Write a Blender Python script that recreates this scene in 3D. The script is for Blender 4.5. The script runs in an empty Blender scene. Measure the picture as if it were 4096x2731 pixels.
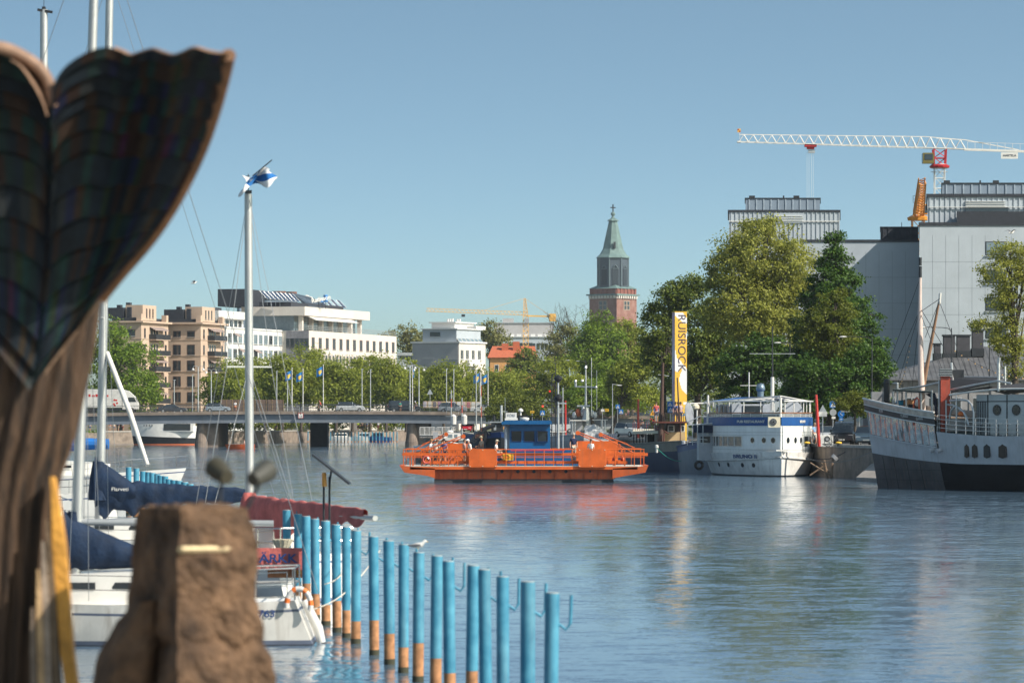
import bpy, bmesh, math, random
import numpy as np
from mathutils import Vector, Matrix, noise
R = math.radians
SC = bpy.context.scene
COL = SC.collection

# ------------------------------------------------------------- camera
F = 15360.0            # focal length in photo pixels (135 mm on 36 mm, 4096 px wide)
EYE = 4.4
HZ = 1675.0
cam_d = bpy.data.cameras.new('camera')
cam = bpy.data.objects.new('camera', cam_d); COL.objects.link(cam)
cam.location = (0, 0, EYE); cam.rotation_euler = (R(90), 0, 0)
cam_d.lens = 135; cam_d.sensor_width = 36; cam_d.sensor_fit = 'HORIZONTAL'
cam_d.shift_y = (HZ - 1365.5) / 4096
cam_d.clip_start = 0.5; cam_d.clip_end = 20000
cam_d.dof.use_dof = True; cam_d.dof.focus_distance = 330; cam_d.dof.aperture_fstop = 3.2
SC.camera = cam

# ------------------------------------------------------------- light
SUN = Vector((0.66, -0.38, 0.66)).normalized()
EL = math.asin(SUN.z); AZ = math.atan2(SUN.x, SUN.y)
w = bpy.data.worlds.new('World'); SC.world = w; w.use_nodes = True
nt = w.node_tree; nt.nodes.clear()
out = nt.nodes.new('ShaderNodeOutputWorld'); bg = nt.nodes.new('ShaderNodeBackground')
sky = nt.nodes.new('ShaderNodeTexSky'); sky.sky_type = 'NISHITA'; sky.sun_disc = False
sky.sun_elevation = EL; sky.sun_rotation = AZ; sky.air_density = 1.0; sky.dust_density = 3.0; sky.ozone_density = 2.0
tc = nt.nodes.new('ShaderNodeTexCoord'); mp = nt.nodes.new('ShaderNodeMapping')
mp.inputs['Scale'].default_value = (1, 1, 4.2)
nrm = nt.nodes.new('ShaderNodeVectorMath'); nrm.operation = 'NORMALIZE'
nt.links.new(tc.outputs['Generated'], mp.inputs['Vector']); nt.links.new(mp.outputs[0], nrm.inputs[0])
nt.links.new(nrm.outputs[0], sky.inputs['Vector'])
bg.inputs['Strength'].default_value = 0.145
tint = nt.nodes.new('ShaderNodeMix'); tint.data_type = 'RGBA'; tint.blend_type = 'MULTIPLY'; tint.inputs[0].default_value = 1; tint.inputs[7].default_value = (.92, 1.04, .90, 1)
nt.links.new(sky.outputs[0], tint.inputs[6]); nt.links.new(tint.outputs[2], bg.inputs['Color']); nt.links.new(bg.outputs[0], out.inputs['Surface'])
sl = bpy.data.lights.new('sun', 'SUN'); sl.energy = 5.0; sl.angle = R(0.5); sl.color = (1, .93, .82)
so = bpy.data.objects.new('sun', sl); COL.objects.link(so)
so.rotation_euler = SUN.to_track_quat('Z', 'Y').to_euler()
SC.view_settings.view_transform = 'Standard'; SC.view_settings.look = 'None'
SC.view_settings.exposure = 0.45; SC.view_settings.gamma = 1
SC.cycles.max_bounces = 6; SC.cycles.volume_bounces = 0; SC.cycles.transparent_max_bounces = 8

# ------------------------------------------------------------- helpers
def P(px, py, D):
    return Vector(((px - 2048) / F * D, D, EYE - (py - HZ) / F * D))
def PX(px, D): return (px - 2048) / F * D
def PZ(py, D): return EYE - (py - HZ) / F * D

_m = {}
def mat(name, c, rough=.6, metal=0.0, var=.18, scale=2.0, bump=0.0, bscale=None, c2=None, spec=.4, coat=0, stretch=(1, 1, 1), alpha=None, streak=0):
    if name in _m: return _m[name]
    m = bpy.data.materials.new(name); m.use_nodes = True; n = m.node_tree; b = n.nodes['Principled BSDF']
    b.inputs['Roughness'].default_value = rough; b.inputs['Metallic'].default_value = metal
    b.inputs['Specular IOR Level'].default_value = spec
    if coat: b.inputs['Coat Weight'].default_value = coat; b.inputs['Coat Roughness'].default_value = .06
    g = n.nodes.new('ShaderNodeNewGeometry'); mp = n.nodes.new('ShaderNodeMapping'); mp.inputs['Scale'].default_value = stretch
    n.links.new(g.outputs['Position'], mp.inputs[0])
    if var or c2:
        t = n.nodes.new('ShaderNodeTexNoise'); t.inputs['Scale'].default_value = scale; t.inputs['Detail'].default_value = 5
        t.inputs['Roughness'].default_value = .6
        n.links.new(mp.outputs[0], t.inputs['Vector'])
        mx = n.nodes.new('ShaderNodeMix'); mx.data_type = 'RGBA'
        rp = n.nodes.new('ShaderNodeMapRange'); rp.inputs[1].default_value = .34; rp.inputs[2].default_value = .66
        n.links.new(t.outputs[0], rp.inputs[0]); n.links.new(rp.outputs[0], mx.inputs[0])
        if c2 is None:
            a = [v * (1 - var) for v in c]; d = [min(1, v * (1 + var * .6)) for v in c]
        else: a = c; d = c2
        mx.inputs[6].default_value = (*a, 1); mx.inputs[7].default_value = (*d, 1)
        last = mx.outputs[2]
        if streak:
            t2 = n.nodes.new('ShaderNodeTexNoise'); t2.inputs['Scale'].default_value = 1; t2.inputs['Detail'].default_value = 4
            mp2 = n.nodes.new('ShaderNodeMapping'); mp2.inputs['Scale'].default_value = (5, 5, .35)
            n.links.new(g.outputs['Position'], mp2.inputs[0]); n.links.new(mp2.outputs[0], t2.inputs['Vector'])
            r2 = n.nodes.new('ShaderNodeMapRange'); r2.inputs[1].default_value = .52; r2.inputs[2].default_value = .75; r2.inputs[4].default_value = streak
            n.links.new(t2.outputs[0], r2.inputs[0])
            m2 = n.nodes.new('ShaderNodeMix'); m2.data_type = 'RGBA'; m2.inputs[7].default_value = (.16, .11, .07, 1)
            n.links.new(r2.outputs[0], m2.inputs[0]); n.links.new(last, m2.inputs[6]); last = m2.outputs[2]
        n.links.new(last, b.inputs['Base Color'])
    else: b.inputs['Base Color'].default_value = (*c, 1)
    if bump:
        t3 = n.nodes.new('ShaderNodeTexNoise'); t3.inputs['Scale'].default_value = bscale or scale * 4; t3.inputs['Detail'].default_value = 6
        n.links.new(mp.outputs[0], t3.inputs['Vector'])
        bp = n.nodes.new('ShaderNodeBump'); bp.inputs['Strength'].default_value = bump; bp.inputs['Distance'].default_value = .05
        n.links.new(t3.outputs[0], bp.inputs['Height']); n.links.new(bp.outputs[0], b.inputs['Normal'])
    if alpha is not None: b.inputs['Alpha'].default_value = alpha
    _m[name] = m; return m

def emat(name, c, s):
    m = mat(name, c, .5, var=0); b = m.node_tree.nodes['Principled BSDF']
    b.inputs['Emission Color'].default_value = (*c, 1); b.inputs['Emission Strength'].default_value = s; return m

def leafmat(name, c, c2, trans=.35):
    if name in _m: return _m[name]
    m = bpy.data.materials.new(name); m.use_nodes = True; n = m.node_tree; n.nodes.clear()
    o = n.nodes.new('ShaderNodeOutputMaterial'); g = n.nodes.new('ShaderNodeNewGeometry')
    mx = n.nodes.new('ShaderNodeMix'); mx.data_type = 'RGBA'; mx.inputs[6].default_value = (*c, 1); mx.inputs[7].default_value = (*c2, 1)
    t = n.nodes.new('ShaderNodeTexNoise'); t.inputs['Scale'].default_value = .5; t.inputs['Detail'].default_value = 2
    n.links.new(g.outputs['Position'], t.inputs['Vector'])
    ad = n.nodes.new('ShaderNodeMath'); ad.operation = 'ADD'; n.links.new(g.outputs['Random Per Island'], ad.inputs[0]); n.links.new(t.outputs[0], ad.inputs[1])
    sb = n.nodes.new('ShaderNodeMath'); sb.operation = 'SUBTRACT'; sb.use_clamp = True; n.links.new(ad.outputs[0], sb.inputs[0]); sb.inputs[1].default_value = .5
    n.links.new(sb.outputs[0], mx.inputs[0])
    d = n.nodes.new('ShaderNodeBsdfPrincipled'); d.inputs['Roughness'].default_value = .55; d.inputs['Specular IOR Level'].default_value = .25
    tr = n.nodes.new('ShaderNodeBsdfTranslucent')
    n.links.new(mx.outputs[2], d.inputs['Base Color']); n.links.new(mx.outputs[2], tr.inputs['Color'])
    ms = n.nodes.new('ShaderNodeMixShader'); ms.inputs[0].default_value = trans
    n.links.new(d.outputs[0], ms.inputs[1]); n.links.new(tr.outputs[0], ms.inputs[2]); n.links.new(ms.outputs[0], o.inputs[0])
    _m[name] = m; return m

# object registry
ROOT = {}
def setp(o, label=None, cat=None, group=None, kind=None):
    if label: o['label'] = label
    if cat: o['category'] = cat
    if group: o['group'] = group
    if kind: o['kind'] = kind
    return o
def thing(name, label, cat, loc=(0, 0, 0), rz=0.0, group=None, rx=0, ry=0):
    o = bpy.data.objects.new(name, None); COL.objects.link(o)
    o.location = loc; o.rotation_euler = (rx, ry, rz); o.empty_display_size = .3
    setp(o, label, cat, group)
    ROOT[o.name] = Matrix.Translation(Vector(loc)) @ Matrix.Rotation(rz, 4, 'Z') @ Matrix.Rotation(ry, 4, 'Y') @ Matrix.Rotation(rx, 4, 'X')
    return o
def rootmat(p):
    while p is not None and p.name not in ROOT: p = p.parent
    return ROOT[p.name] if p is not None else Matrix()
def dup(root, loc=None, rz=None, label=None):
    r = root.copy(); COL.objects.link(r)
    if loc is not None: r.location = loc
    if rz is not None: r.rotation_euler = (0, 0, rz)
    if label: r['label'] = label
    for ch in list(root.children):
        c = ch.copy(); COL.objects.link(c); c.parent = r
        for g in list(ch.children):
            d = g.copy(); COL.objects.link(d); d.parent = c
    ROOT[r.name] = Matrix.Translation(r.location) @ Matrix.Rotation(r.rotation_euler.z, 4, 'Z')
    return r

class M:
    def __init__(s): s.v = []; s.f = []; s.m = []; s.mi = 0
    def add(s, vs, fs, mi=None):
        o = len(s.v); s.v += [tuple(v) for v in vs]; s.f += [tuple(i + o for i in f) for f in fs]
        s.m += [s.mi if mi is None else mi] * len(fs); return s
    def box(s, c, d, rz=0, mi=None, taper=1.0, rx=0, ry=0):
        hx, hy, hz = d[0] / 2, d[1] / 2, d[2] / 2
        vs = [Vector((sx * hx * (taper if sz > 0 else 1), sy * hy * (taper if sz > 0 else 1), sz * hz)) for sz in (-1, 1) for sx, sy in ((-1, -1), (1, -1), (1, 1), (-1, 1))]
        m = Matrix.Rotation(rz, 3, 'Z') @ Matrix.Rotation(ry, 3, 'Y') @ Matrix.Rotation(rx, 3, 'X')
        vs = [m @ v + Vector(c) for v in vs]
        return s.add(vs, [(3, 2, 1, 0), (4, 5, 6, 7), (0, 1, 5, 4), (1, 2, 6, 5), (2, 3, 7, 6), (3, 0, 4, 7)], mi)
    def bx(s, x0, x1, y0, y1, z0, z1, mi=None):
        return s.box(((x0 + x1) / 2, (y0 + y1) / 2, (z0 + z1) / 2), (abs(x1 - x0), abs(y1 - y0), abs(z1 - z0)), mi=mi)
    def tube(s, pts, r, n=6, mi=None, cap=True):
        pts = [Vector(p) for p in pts]
        rs = r if isinstance(r, (list, tuple)) else [r] * len(pts)
        vs = []; fs = []
        up = None
        for i, p in enumerate(pts):
            t = (pts[min(i + 1, len(pts) - 1)] - pts[max(i - 1, 0)])
            if t.length < 1e-9: t = Vector((0, 0, 1))
            t.normalize()
            if up is None:
                a = t.orthogonal().normalized()
            else:
                a = (up - t * up.dot(t)); a = a.normalized() if a.length > 1e-6 else t.orthogonal().normalized()
            up = a; b = t.cross(a)
            for k in range(n):
                th = 2 * math.pi * k / n
                vs.append(p + (a * math.cos(th) + b * math.sin(th)) * rs[i])
        for i in range(len(pts) - 1):
            for k in range(n):
                k2 = (k + 1) % n
                fs.append((i * n + k, i * n + k2, (i + 1) * n + k2, (i + 1) * n + k))
        if cap:
            fs.append(tuple(range(n))[::-1]); fs.append(tuple((len(pts) - 1) * n + k for k in range(n)))
        return s.add(vs, fs, mi)
    def lathe(s, prof, c=(0, 0, 0), n=12, mi=None):
        return s.tube([(c[0], c[1], c[2] + z) for r_, z in prof], [max(r_, 1e-3) for r_, z in prof], n, mi)
    def ball(s, c, r, n=10, mi=None, sz=(1, 1, 1), z0=-1.0):
        vs = []; fs = []; m = max(4, n // 2)
        for i in range(m + 1):
            ph = math.asin(z0) + (math.pi / 2 - math.asin(z0)) * i / m
            for k in range(n):
                th = 2 * math.pi * k / n
                vs.append((c[0] + r * sz[0] * math.cos(ph) * math.cos(th), c[1] + r * sz[1] * math.cos(ph) * math.sin(th), c[2] + r * sz[2] * math.sin(ph)))
        for i in range(m):
            for k in range(n):
                k2 = (k + 1) % n; fs.append((i * n + k, i * n + k2, (i + 1) * n + k2, (i + 1) * n + k))
        fs.append(tuple(range(n))[::-1])
        return s.add(vs, fs, mi)
    def disc(s, c, r, axis, t=.05, n=16, mi=None):
        a = Vector(axis).normalized(); c = Vector(c)
        return s.tube([c - a * t / 2, c + a * t / 2], r, n, mi)
    def bxs(s, x0, x1, y0, y1, z0, z1, mi=None):
        k = y1 / y0
        vs = [(x, y, z) for z in (z0, z1) for x, y in ((x0, y0), (x1, y0), (x1 * k, y1), (x0 * k, y1))]
        return s.add(vs, [(3, 2, 1, 0), (4, 5, 6, 7), (0, 1, 5, 4), (1, 2, 6, 5), (2, 3, 7, 6), (3, 0, 4, 7)], mi)
    def prism(s, poly, d, o=(0, 0, 0), plane='xz', mi=None):
        n = len(poly); o = Vector(o)
        def mk(a, b, k):
            if plane == 'xz': return Vector((a, k, b)) + o
            if plane == 'yz': return Vector((k, a, b)) + o
            return Vector((a, b, k)) + o
        vs = [mk(a, b, 0) for a, b in poly] + [mk(a, b, d) for a, b in poly]
        fs = [tuple(range(n))[::-1], tuple(range(n, 2 * n))] + [(i, (i + 1) % n, n + (i + 1) % n, n + i) for i in range(n)]
        return s.add(vs, fs, mi)
    def grid(s, fn, nu, nv, mi=None, mif=None):
        vs = [fn(i / nu, j / nv) for j in range(nv + 1) for i in range(nu + 1)]
        o = len(s.v); s.v += [tuple(v) for v in vs]
        for j in range(nv):
            for i in range(nu):
                a = o + j * (nu + 1) + i
                s.f.append((a, a + 1, a + nu + 2, a + nu + 1)); s.m.append(mif(i, j) if mif else (s.mi if mi is None else mi))
        return s
    def build(s, name, mats, parent=None, world=False, smooth=None, origin=None, label=None):
        if not isinstance(mats, (list, tuple)): mats = [mats]
        vs = s.v
        if world and parent is not None:
            im = rootmat(parent).inverted(); vs = [tuple(im @ Vector(v)) for v in vs]
        if origin is not None:
            ox, oy, oz = origin; vs = [(x - ox, y - oy, z - oz) for x, y, z in vs]
        me = bpy.data.meshes.new(name); me.from_pydata(vs, [], s.f)
        for m_ in mats: me.materials.append(m_)
        if len(mats) > 1: me.polygons.foreach_set('material_index', s.m)
        bm = bmesh.new(); bm.from_mesh(me); bmesh.ops.recalc_face_normals(bm, faces=bm.faces); bm.to_mesh(me); bm.free()
        if smooth is not None:
            me.polygons.foreach_set('use_smooth', [True] * len(me.polygons)); me.set_sharp_from_angle(angle=R(smooth))
        me.update()
        o = bpy.data.objects.new(name, me); COL.objects.link(o)
        if parent is not None: o.parent = parent
        if origin is not None: o.location = origin
        if label: o['label'] = label
        return o

def text(name, body, size, mtx, material, parent, ext=.01, align='CENTER', sx=1.0, world=True, bold=0.0):
    c = bpy.data.curves.new(name, 'FONT'); c.body = body; c.size = size; c.extrude = ext; c.align_x = align; c.align_y = 'CENTER'; c.offset = bold
    t = bpy.data.objects.new('tmp', c); COL.objects.link(t)
    bpy.context.view_layer.update()
    me = bpy.data.meshes.new_from_object(t); bpy.data.objects.remove(t)
    me.name = name
    m4 = (rootmat(parent).inverted() if world else Matrix()) @ mtx @ Matrix.Diagonal((sx, 1, 1, 1))
    me.transform(m4); me.materials.clear(); me.materials.append(material)
    o = bpy.data.objects.new(name, me); COL.objects.link(o); o.parent = parent
    return o
def frame(o, xdir, zdir):
    """text plane: x = reading direction, z = outward normal"""
    x = Vector(xdir).normalized(); z = Vector(zdir).normalized(); y = z.cross(x).normalized(); x = y.cross(z)
    return Matrix(((x.x, y.x, z.x, o[0]), (x.y, y.y, z.y, o[1]), (x.z, y.z, z.z, o[2]), (0, 0, 0, 1)))

# ------------------------------------------------------------- materials
WHITE = mat('white_paint', (.66, .64, .60), .35, var=.10, scale=1.2, coat=.2)
DWHITE = mat('worn_white_paint', (.56, .55, .52), .5, var=.16, scale=1.5, streak=.35)
CREAM = mat('cream_paint', (.62, .56, .42), .5, var=.12)
GREY = mat('grey_paint', (.30, .31, .33), .5, var=.15)
LGREY = mat('light_grey_metal', (.52, .53, .53), .35, .6, var=.12)
ALU = mat('aluminium', (.50, .50, .49), .38, .6, var=.08)
STEEL = mat('stainless_steel', (.55, .54, .52), .22, .95, var=.12, scale=6)
DARK = mat('dark_metal', (.03, .033, .038), .5, .2, var=.2)
BLACK = mat('black_paint', (.012, .013, .016), .45, var=.2)
RUBBER = mat('rubber', (.02, .02, .02), .8, var=.15)
GLASS = mat('dark_glass', (.02, .028, .035), .06, 0, var=.1, spec=.8)
LGLASS = mat('pale_glass', (.16, .21, .24), .08, 0, var=.15, spec=.9)
ORANGE = mat('ferry_orange_paint', (.58, .105, .014), .5, var=.20, scale=1.1, streak=.22)
ORANGE2 = mat('weathered_orange_paint', (.46, .085, .018), .5, var=.22, scale=1.3, streak=.35)
BLUE = mat('cabin_blue_paint', (.004, .085, .23), .4, var=.10, coat=.3)
NAVY = mat('navy_canvas', (.004, .018, .050), .8, var=.3, scale=3, bump=.3)
NAVYP = mat('navy_paint', (.012, .045, .16), .4, var=.15)
RED = mat('red_paint', (.48, .022, .015), .4, var=.14, coat=.2)
BRICKRED = mat('red_oxide_paint', (.34, .055, .03), .55, var=.2, streak=.2)
CANVASR = mat('dusty_red_canvas', (.50, .13, .115), .85, var=.22, scale=3, bump=.35)
WOOD = mat('varnished_wood', (.28, .11, .04), .4, var=.3, scale=4)
OLDWOOD = mat('weathered_wood', (.21, .14, .09), .8, var=.4, scale=5, bump=.4, stretch=(1, 1, .2))
ROPE = mat('pale_rope', (.55, .5, .42), .9, var=.2)
WIRE = mat('rigging_wire', (.33, .34, .35), .4, .5, var=0)
SKIN = mat('skin', (.50, .27, .18), .55, var=.08)
SKIN2 = mat('tanned_skin', (.42, .20, .12), .55, var=.08)
PAVE = mat('paving', (.30, .28, .25), .85, var=.18, scale=.8)
ASPH = mat('asphalt', (.055, .057, .06), .9, var=.2, scale=.6)
STONE = mat('quay_stone', (.24, .19, .15), .85, var=.35, scale=1.1, bump=.5, streak=.5)
CONC = mat('concrete', (.30, .27, .24), .85, var=.25, scale=.9, bump=.3, streak=.4)
GRASS = mat('grass', (.06, .10, .02), .9, var=.4, scale=3)
YELL = mat('yellow_paint', (.72, .42, .03), .5, var=.1)
PBLUE = mat('blue_post_paint', (.03, .19, .30), .6, c2=(.085, .31, .43), scale=3.2, streak=.28)
PRUST = mat('orange_primer_rust', (.42, .20, .09), .75, var=.35, scale=7)
ROCK = mat('brown_rock', (.035, .020, .012), .9, scale=3.4, c2=(.17, .098, .055), bump=1.0, bscale=12)
# ------------------------------------------------------------- water
WAVE = (.45, 1.25)
def water_mat():
    m = bpy.data.materials.new('river_water'); m.use_nodes = True; n = m.node_tree; b = n.nodes['Principled BSDF']
    b.inputs['Base Color'].default_value = (.085, .14, .20, 1); b.inputs['Roughness'].default_value = .05
    b.inputs['IOR'].default_value = 1.33
    g = n.nodes.new('ShaderNodeNewGeometry')
    def nz(sc, det, stretch):
        mp = n.nodes.new('ShaderNodeMapping'); mp.inputs['Scale'].default_value = stretch
        n.links.new(g.outputs['Position'], mp.inputs[0])
        t = n.nodes.new('ShaderNodeTexNoise'); t.inputs['Scale'].default_value = sc; t.inputs['Detail'].default_value = det
        t.inputs['Roughness'].default_value = .55; n.links.new(mp.outputs[0], t.inputs['Vector']); return t
    a = nz(2.6, 3, (.5, 1.0, 1)); c = nz(11.0, 2, (.7, 1, 1)); band = nz(.05, 3, (.16, 1.0, 1)); sw = nz(.35, 2, (.5, 1, 1))
    s = n.nodes.new('ShaderNodeMapRange'); s.inputs[1].default_value = .36; s.inputs[2].default_value = .64; s.inputs[3].default_value = WAVE[0]; s.inputs[4].default_value = WAVE[1]
    n.links.new(band.outputs[0], s.inputs[0])
    def vm(op, x, y):
        v = n.nodes.new('ShaderNodeVectorMath'); v.operation = op
        for i, q in enumerate((x, y)):
            if isinstance(q, tuple): v.inputs[i].default_value = q
            elif q is not None: n.links.new(q, v.inputs[i])
        return v.outputs[0]
    d = vm('ADD', vm('SUBTRACT', a.outputs['Color'], (.5, .5, .5)), vm('MULTIPLY', vm('SUBTRACT', c.outputs['Color'], (.5, .5, .5)), (.8, .8, 0)))
    d = vm('ADD', d, vm('MULTIPLY', vm('SUBTRACT', sw.outputs['Color'], (.5, .5, .5)), (.35, .35, 0)))
    mk_ = nz(1.4, 2, (.14, 1.0, 1)); mr = n.nodes.new('ShaderNodeMapRange'); mr.interpolation_type = 'SMOOTHSTEP'; mr.inputs[1].default_value = .31; mr.inputs[2].default_value = .49; mr.inputs[3].default_value = .07; mr.inputs[4].default_value = .42
    n.links.new(mk_.outputs[0], mr.inputs[0]); mu = n.nodes.new('ShaderNodeMath'); mu.operation = 'MULTIPLY'; n.links.new(s.outputs[0], mu.inputs[0]); n.links.new(mr.outputs[0], mu.inputs[1]); s = mu
    ab = n.nodes.new('ShaderNodeVectorMath'); ab.operation = 'ABSOLUTE'; n.links.new(d, ab.inputs[0])
    d = vm('ADD', vm('MULTIPLY', d, (1, .45, 0)), vm('MULTIPLY', ab.outputs[0], (0, -.5, 0))); sc = n.nodes.new('ShaderNodeVectorMath'); sc.operation = 'SCALE'; n.links.new(d, sc.inputs[0]); n.links.new(s.outputs[0], sc.inputs['Scale'])
    nn = vm('NORMALIZE', vm('ADD', sc.outputs[0], (0, 0, 1)), None); n.links.new(nn, b.inputs['Normal'])
    return m
m = M(); m.add([(-400, 8, 0), (400, 8, 0), (400, 1500, 0), (-400, 1500, 0)], [(0, 1, 2, 3)])
setp(m.build('water', water_mat()), kind='structure')
# banks: outlines of the land, top at z = 2.1 .. 2.4
LB = [(-8.5, 31), (-29.5, 178), (-64, 420), (-92, 640), (-80, 676), (-47, 704), (-20, 795), (-18, 1100)]
RB = [(70, 8), (48, 150), (36, 224), (25.3, 287), (12, 385), (-4, 480), (-10, 640), (-12, 800), (-10, 1100)]
def bank(name, poly, z, wallname, label, wmat, edge):
    g = M(); n = len(poly); g.add([(x, y, z) for x, y in poly], [tuple(range(n))])
    setp(g.build(name, mat('bank_ground', (.16, .15, .12), .9, c2=(.07, .10, .03), scale=.12)), kind='structure')
    wm = M()
    for i in range(len(edge) - 1):
        a, b = Vector((*edge[i], 0)), Vector((*edge[i + 1], 0))
        d = (b - a); L = d.length; mid = (a + b) / 2; ang = math.atan2(d.y, d.x)
        wm.box((mid.x, mid.y, z / 2 - .45), (L, .5, z + .86), ang, mi=0)
        wm.box((mid.x, mid.y, z + .07), (L + .02, .72, .22), ang, mi=1)
    o = wm.build(wallname, [wmat, mat('quay_coping', (.36, .33, .29), .85, var=.2)]); setp(o, label, 'quay wall')
    return o
bank('left_bank', LB + [(-18, 3000), (-2500, 3000), (-2500, 31)], 2.1, 'quay_wall', 'long stone quay wall behind the moored motorboats beyond the bridge', STONE, LB)
bank('right_bank', RB + [(-10, 3000), (2500, 3000), (2500, 8)], 2.3, 'quay_wall', 'stained brown quay wall between the white pub ship and the large moored ship', STONE, RB)
g = M(); g.add([(-3000, -300, -2), (3000, -300, -2), (3000, 4000, -2), (-3000, 4000, -2)], [(0, 1, 2, 3)])
setp(g.build('ground', mat('riverbed', (.10, .09, .06), .9)), kind='structure')
g = M(); g.bx(-40, 40, -20, 31.2, -1.9, 2.0); setp(g.build('near_quay', PAVE), kind='structure')
# road on right bank
g = M()
rd = [(30, 262), (38, 262), (24, 385), (11, 480), (8, 640), (1, 640), (3, 480), (16, 385)]
g.add([(a, b, 2.304) for a, b in [(28.5, 262), (48, 262), (33, 385), (19, 500), (12, 760), (-4, 760), (3, 500), (16.5, 385)]], [(0, 1, 6, 7)[::1], (1, 2, 7)] and [(0, 1, 2, 7), (7, 2, 3, 6), (6, 3, 4, 5)])
setp(g.build('road', ASPH), kind='structure')
g = M()
for k in range(10):
    a = Vector((10 + .0 * k, 430 + k * 16, 2.312)); g.box((9.5 - k * .75, 440 + k * 14, 2.312), (.3, 5, .008), R(4))
setp(g.build('road_marking', mat('road_paint', (.7, .7, .68), .7)), kind='structure')
g = M()
for (x0, y0, x1, y1, w_) in [(17, 470, 21, 560, 3.5), (21, 560, 23, 700, 3.5)]:
    d = Vector((x1 - x0, y1 - y0, 0)); g.box(((x0 + x1) / 2, (y0 + y1) / 2, 2.36), (d.length, w_, .12), math.atan2(d.y, d.x))
setp(g.build('pavement', PAVE), kind='structure')

# ------------------------------------------------------------- bridge
BD = 600
def bz(px): return 5.55 - 0.35 * ((px - 1250) / 900) ** 2
br = thing('road_bridge', 'long grey girder bridge on stone piers crossing the river below the green trees', 'bridge', (PX(1250, BD), BD, 0))
GIRD = mat('bridge_girder_paint', (.135, .155, .185), .6, var=.15, scale=.5, streak=.2)
EDGE = mat('bridge_edge_concrete', (.20, .16, .13), .85, var=.3, scale=.7, streak=.4)
pxs = list(range(-200, 2700, 100))
for nm, dz0, dz1, y0, y1, mt in (('girder', -1.75, -.42, .5, 1.6, GIRD), ('edge_beam', -.42, .08, 0, 1.2, EDGE), ('deck', -.38, -.08, 1.2, 27, ASPH), ('girder', -1.75, -.42, 25, 26.4, GIRD), ('underside', -.6, -.40, 1.6, 25, EDGE)):
    m = M()
    for a, b in zip(pxs[:-1], pxs[1:]):
        xa, xb = PX(a, BD), PX(b, BD); za, zb = bz(a), bz(b)
        vs = [(x, BD + y, z + d) for x, z in ((xa, za), (xb, zb)) for y in (y0, y1) for d in (dz0, dz1)]
        m.add(vs, [(0, 1, 5, 4), (2, 6, 7, 3), (0, 4, 6, 2), (1, 3, 7, 5), (0, 2, 3, 1), (4, 5, 7, 6)])
    m.build(nm, mt, br, world=True)
for yy in (.25, 26.6):
    m = M()
    x = PX(-200, BD); xe = PX(2650, BD)
    for h in (.12, .5, 1.05):
        m.tube([(PX(p, BD), BD + yy, bz(p) + .08 + h) for p in pxs], .035 if h < 1 else .05, 4)
    while x < xe:
        p = x / BD * F + 2048; m.box((x, BD + yy, bz(p) + .6), (.03, .03, 1.0)); x += .22 if yy < 1 else .45
    m.build('railing', mat('railing_paint', (.05, .055, .06), .5), br, world=True)
PIER = mat('pier_stone', (.21, .165, .135), .85, var=.3, scale=.9, bump=.4, streak=.4)
for px in (800, 1645):
    m = M(); x = PX(px, BD)
    m.lathe([(1.05, -1), (1.02, .1), (1.0, .9), (.95, .92), (.62, 3.9)], (x, BD + 2.2, 0), 16)
    m.box((x + 1.6, BD + 13, 1.6), (2.1, 21, 4.8))
    m.build('pier', PIER, br, world=True)
m = M(); m.box((PX(1277, BD + 22), BD + 23, 1.6), (2.8, 5, 4.8)); m.build('pier', mat('deck_shade_pier', (.05, .065, .09), .6, var=.2), br, world=True)  # middle pier: shade under the deck put into its dark colour
for px, D0 in ((-20, 5), (2200, 5)):
    m = M(); m.box((PX(px, BD), BD + 13, 1.6), (3, 25, 4.8)); m.build('abutment', PIER, br, world=True)
# clearance sign on the girder
sg = thing('clearance_sign', 'small square white 4.0 clearance sign hung on the side of the bridge', 'sign', P(1203, 1662, BD - .2))
m = M(); m.box((0, 0, 0), (.78, .06, .78), mi=0); m.box((0, -.035, 0), (.66, .02, .66), mi=1)
m.build('panel', [RED, WHITE], sg)
m = M(); m.box((-.15, 0, .9), (.05, .05, 1.1)); m.box((.15, 0, .9), (.05, .05, 1.1)); m.build('bracket', LGREY, sg)
m = M(); m.prism([(-.16, .33), (.16, .33), (0, .17)], -.01, (0, -.047, 0)); m.build('arrow', BLACK, sg)
text('lettering', '4.0', .36, frame((sg.location.x, sg.location.y - .055, sg.location.z - .1), (1, 0, 0), (0, -1, 0)), BLACK, sg)
# ------------------------------------------------------------- trees
L_LIN = leafmat('linden_leaves', (.15, .19, .018), (.31, .34, .045), .45)
L_DARK = leafmat('maple_leaves', (.06, .10, .012), (.19, .22, .03), .35)
L_WIL = leafmat('willow_leaves', (.19, .21, .03), (.36, .36, .07), .4)
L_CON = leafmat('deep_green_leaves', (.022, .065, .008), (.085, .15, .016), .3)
L_OLIVE = leafmat('olive_leaves', (.075, .10, .010), (.17, .19, .022), .38)
L_SPR = leafmat('spring_leaves', (.14, .15, .04), (.26, .25, .09))
L_BR = leafmat('bright_green_leaves', (.09, .16, .012), (.21, .29, .028), .4)
BARK = mat('bark', (.075, .058, .045), .9, var=.35, scale=5, bump=.4)

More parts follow.
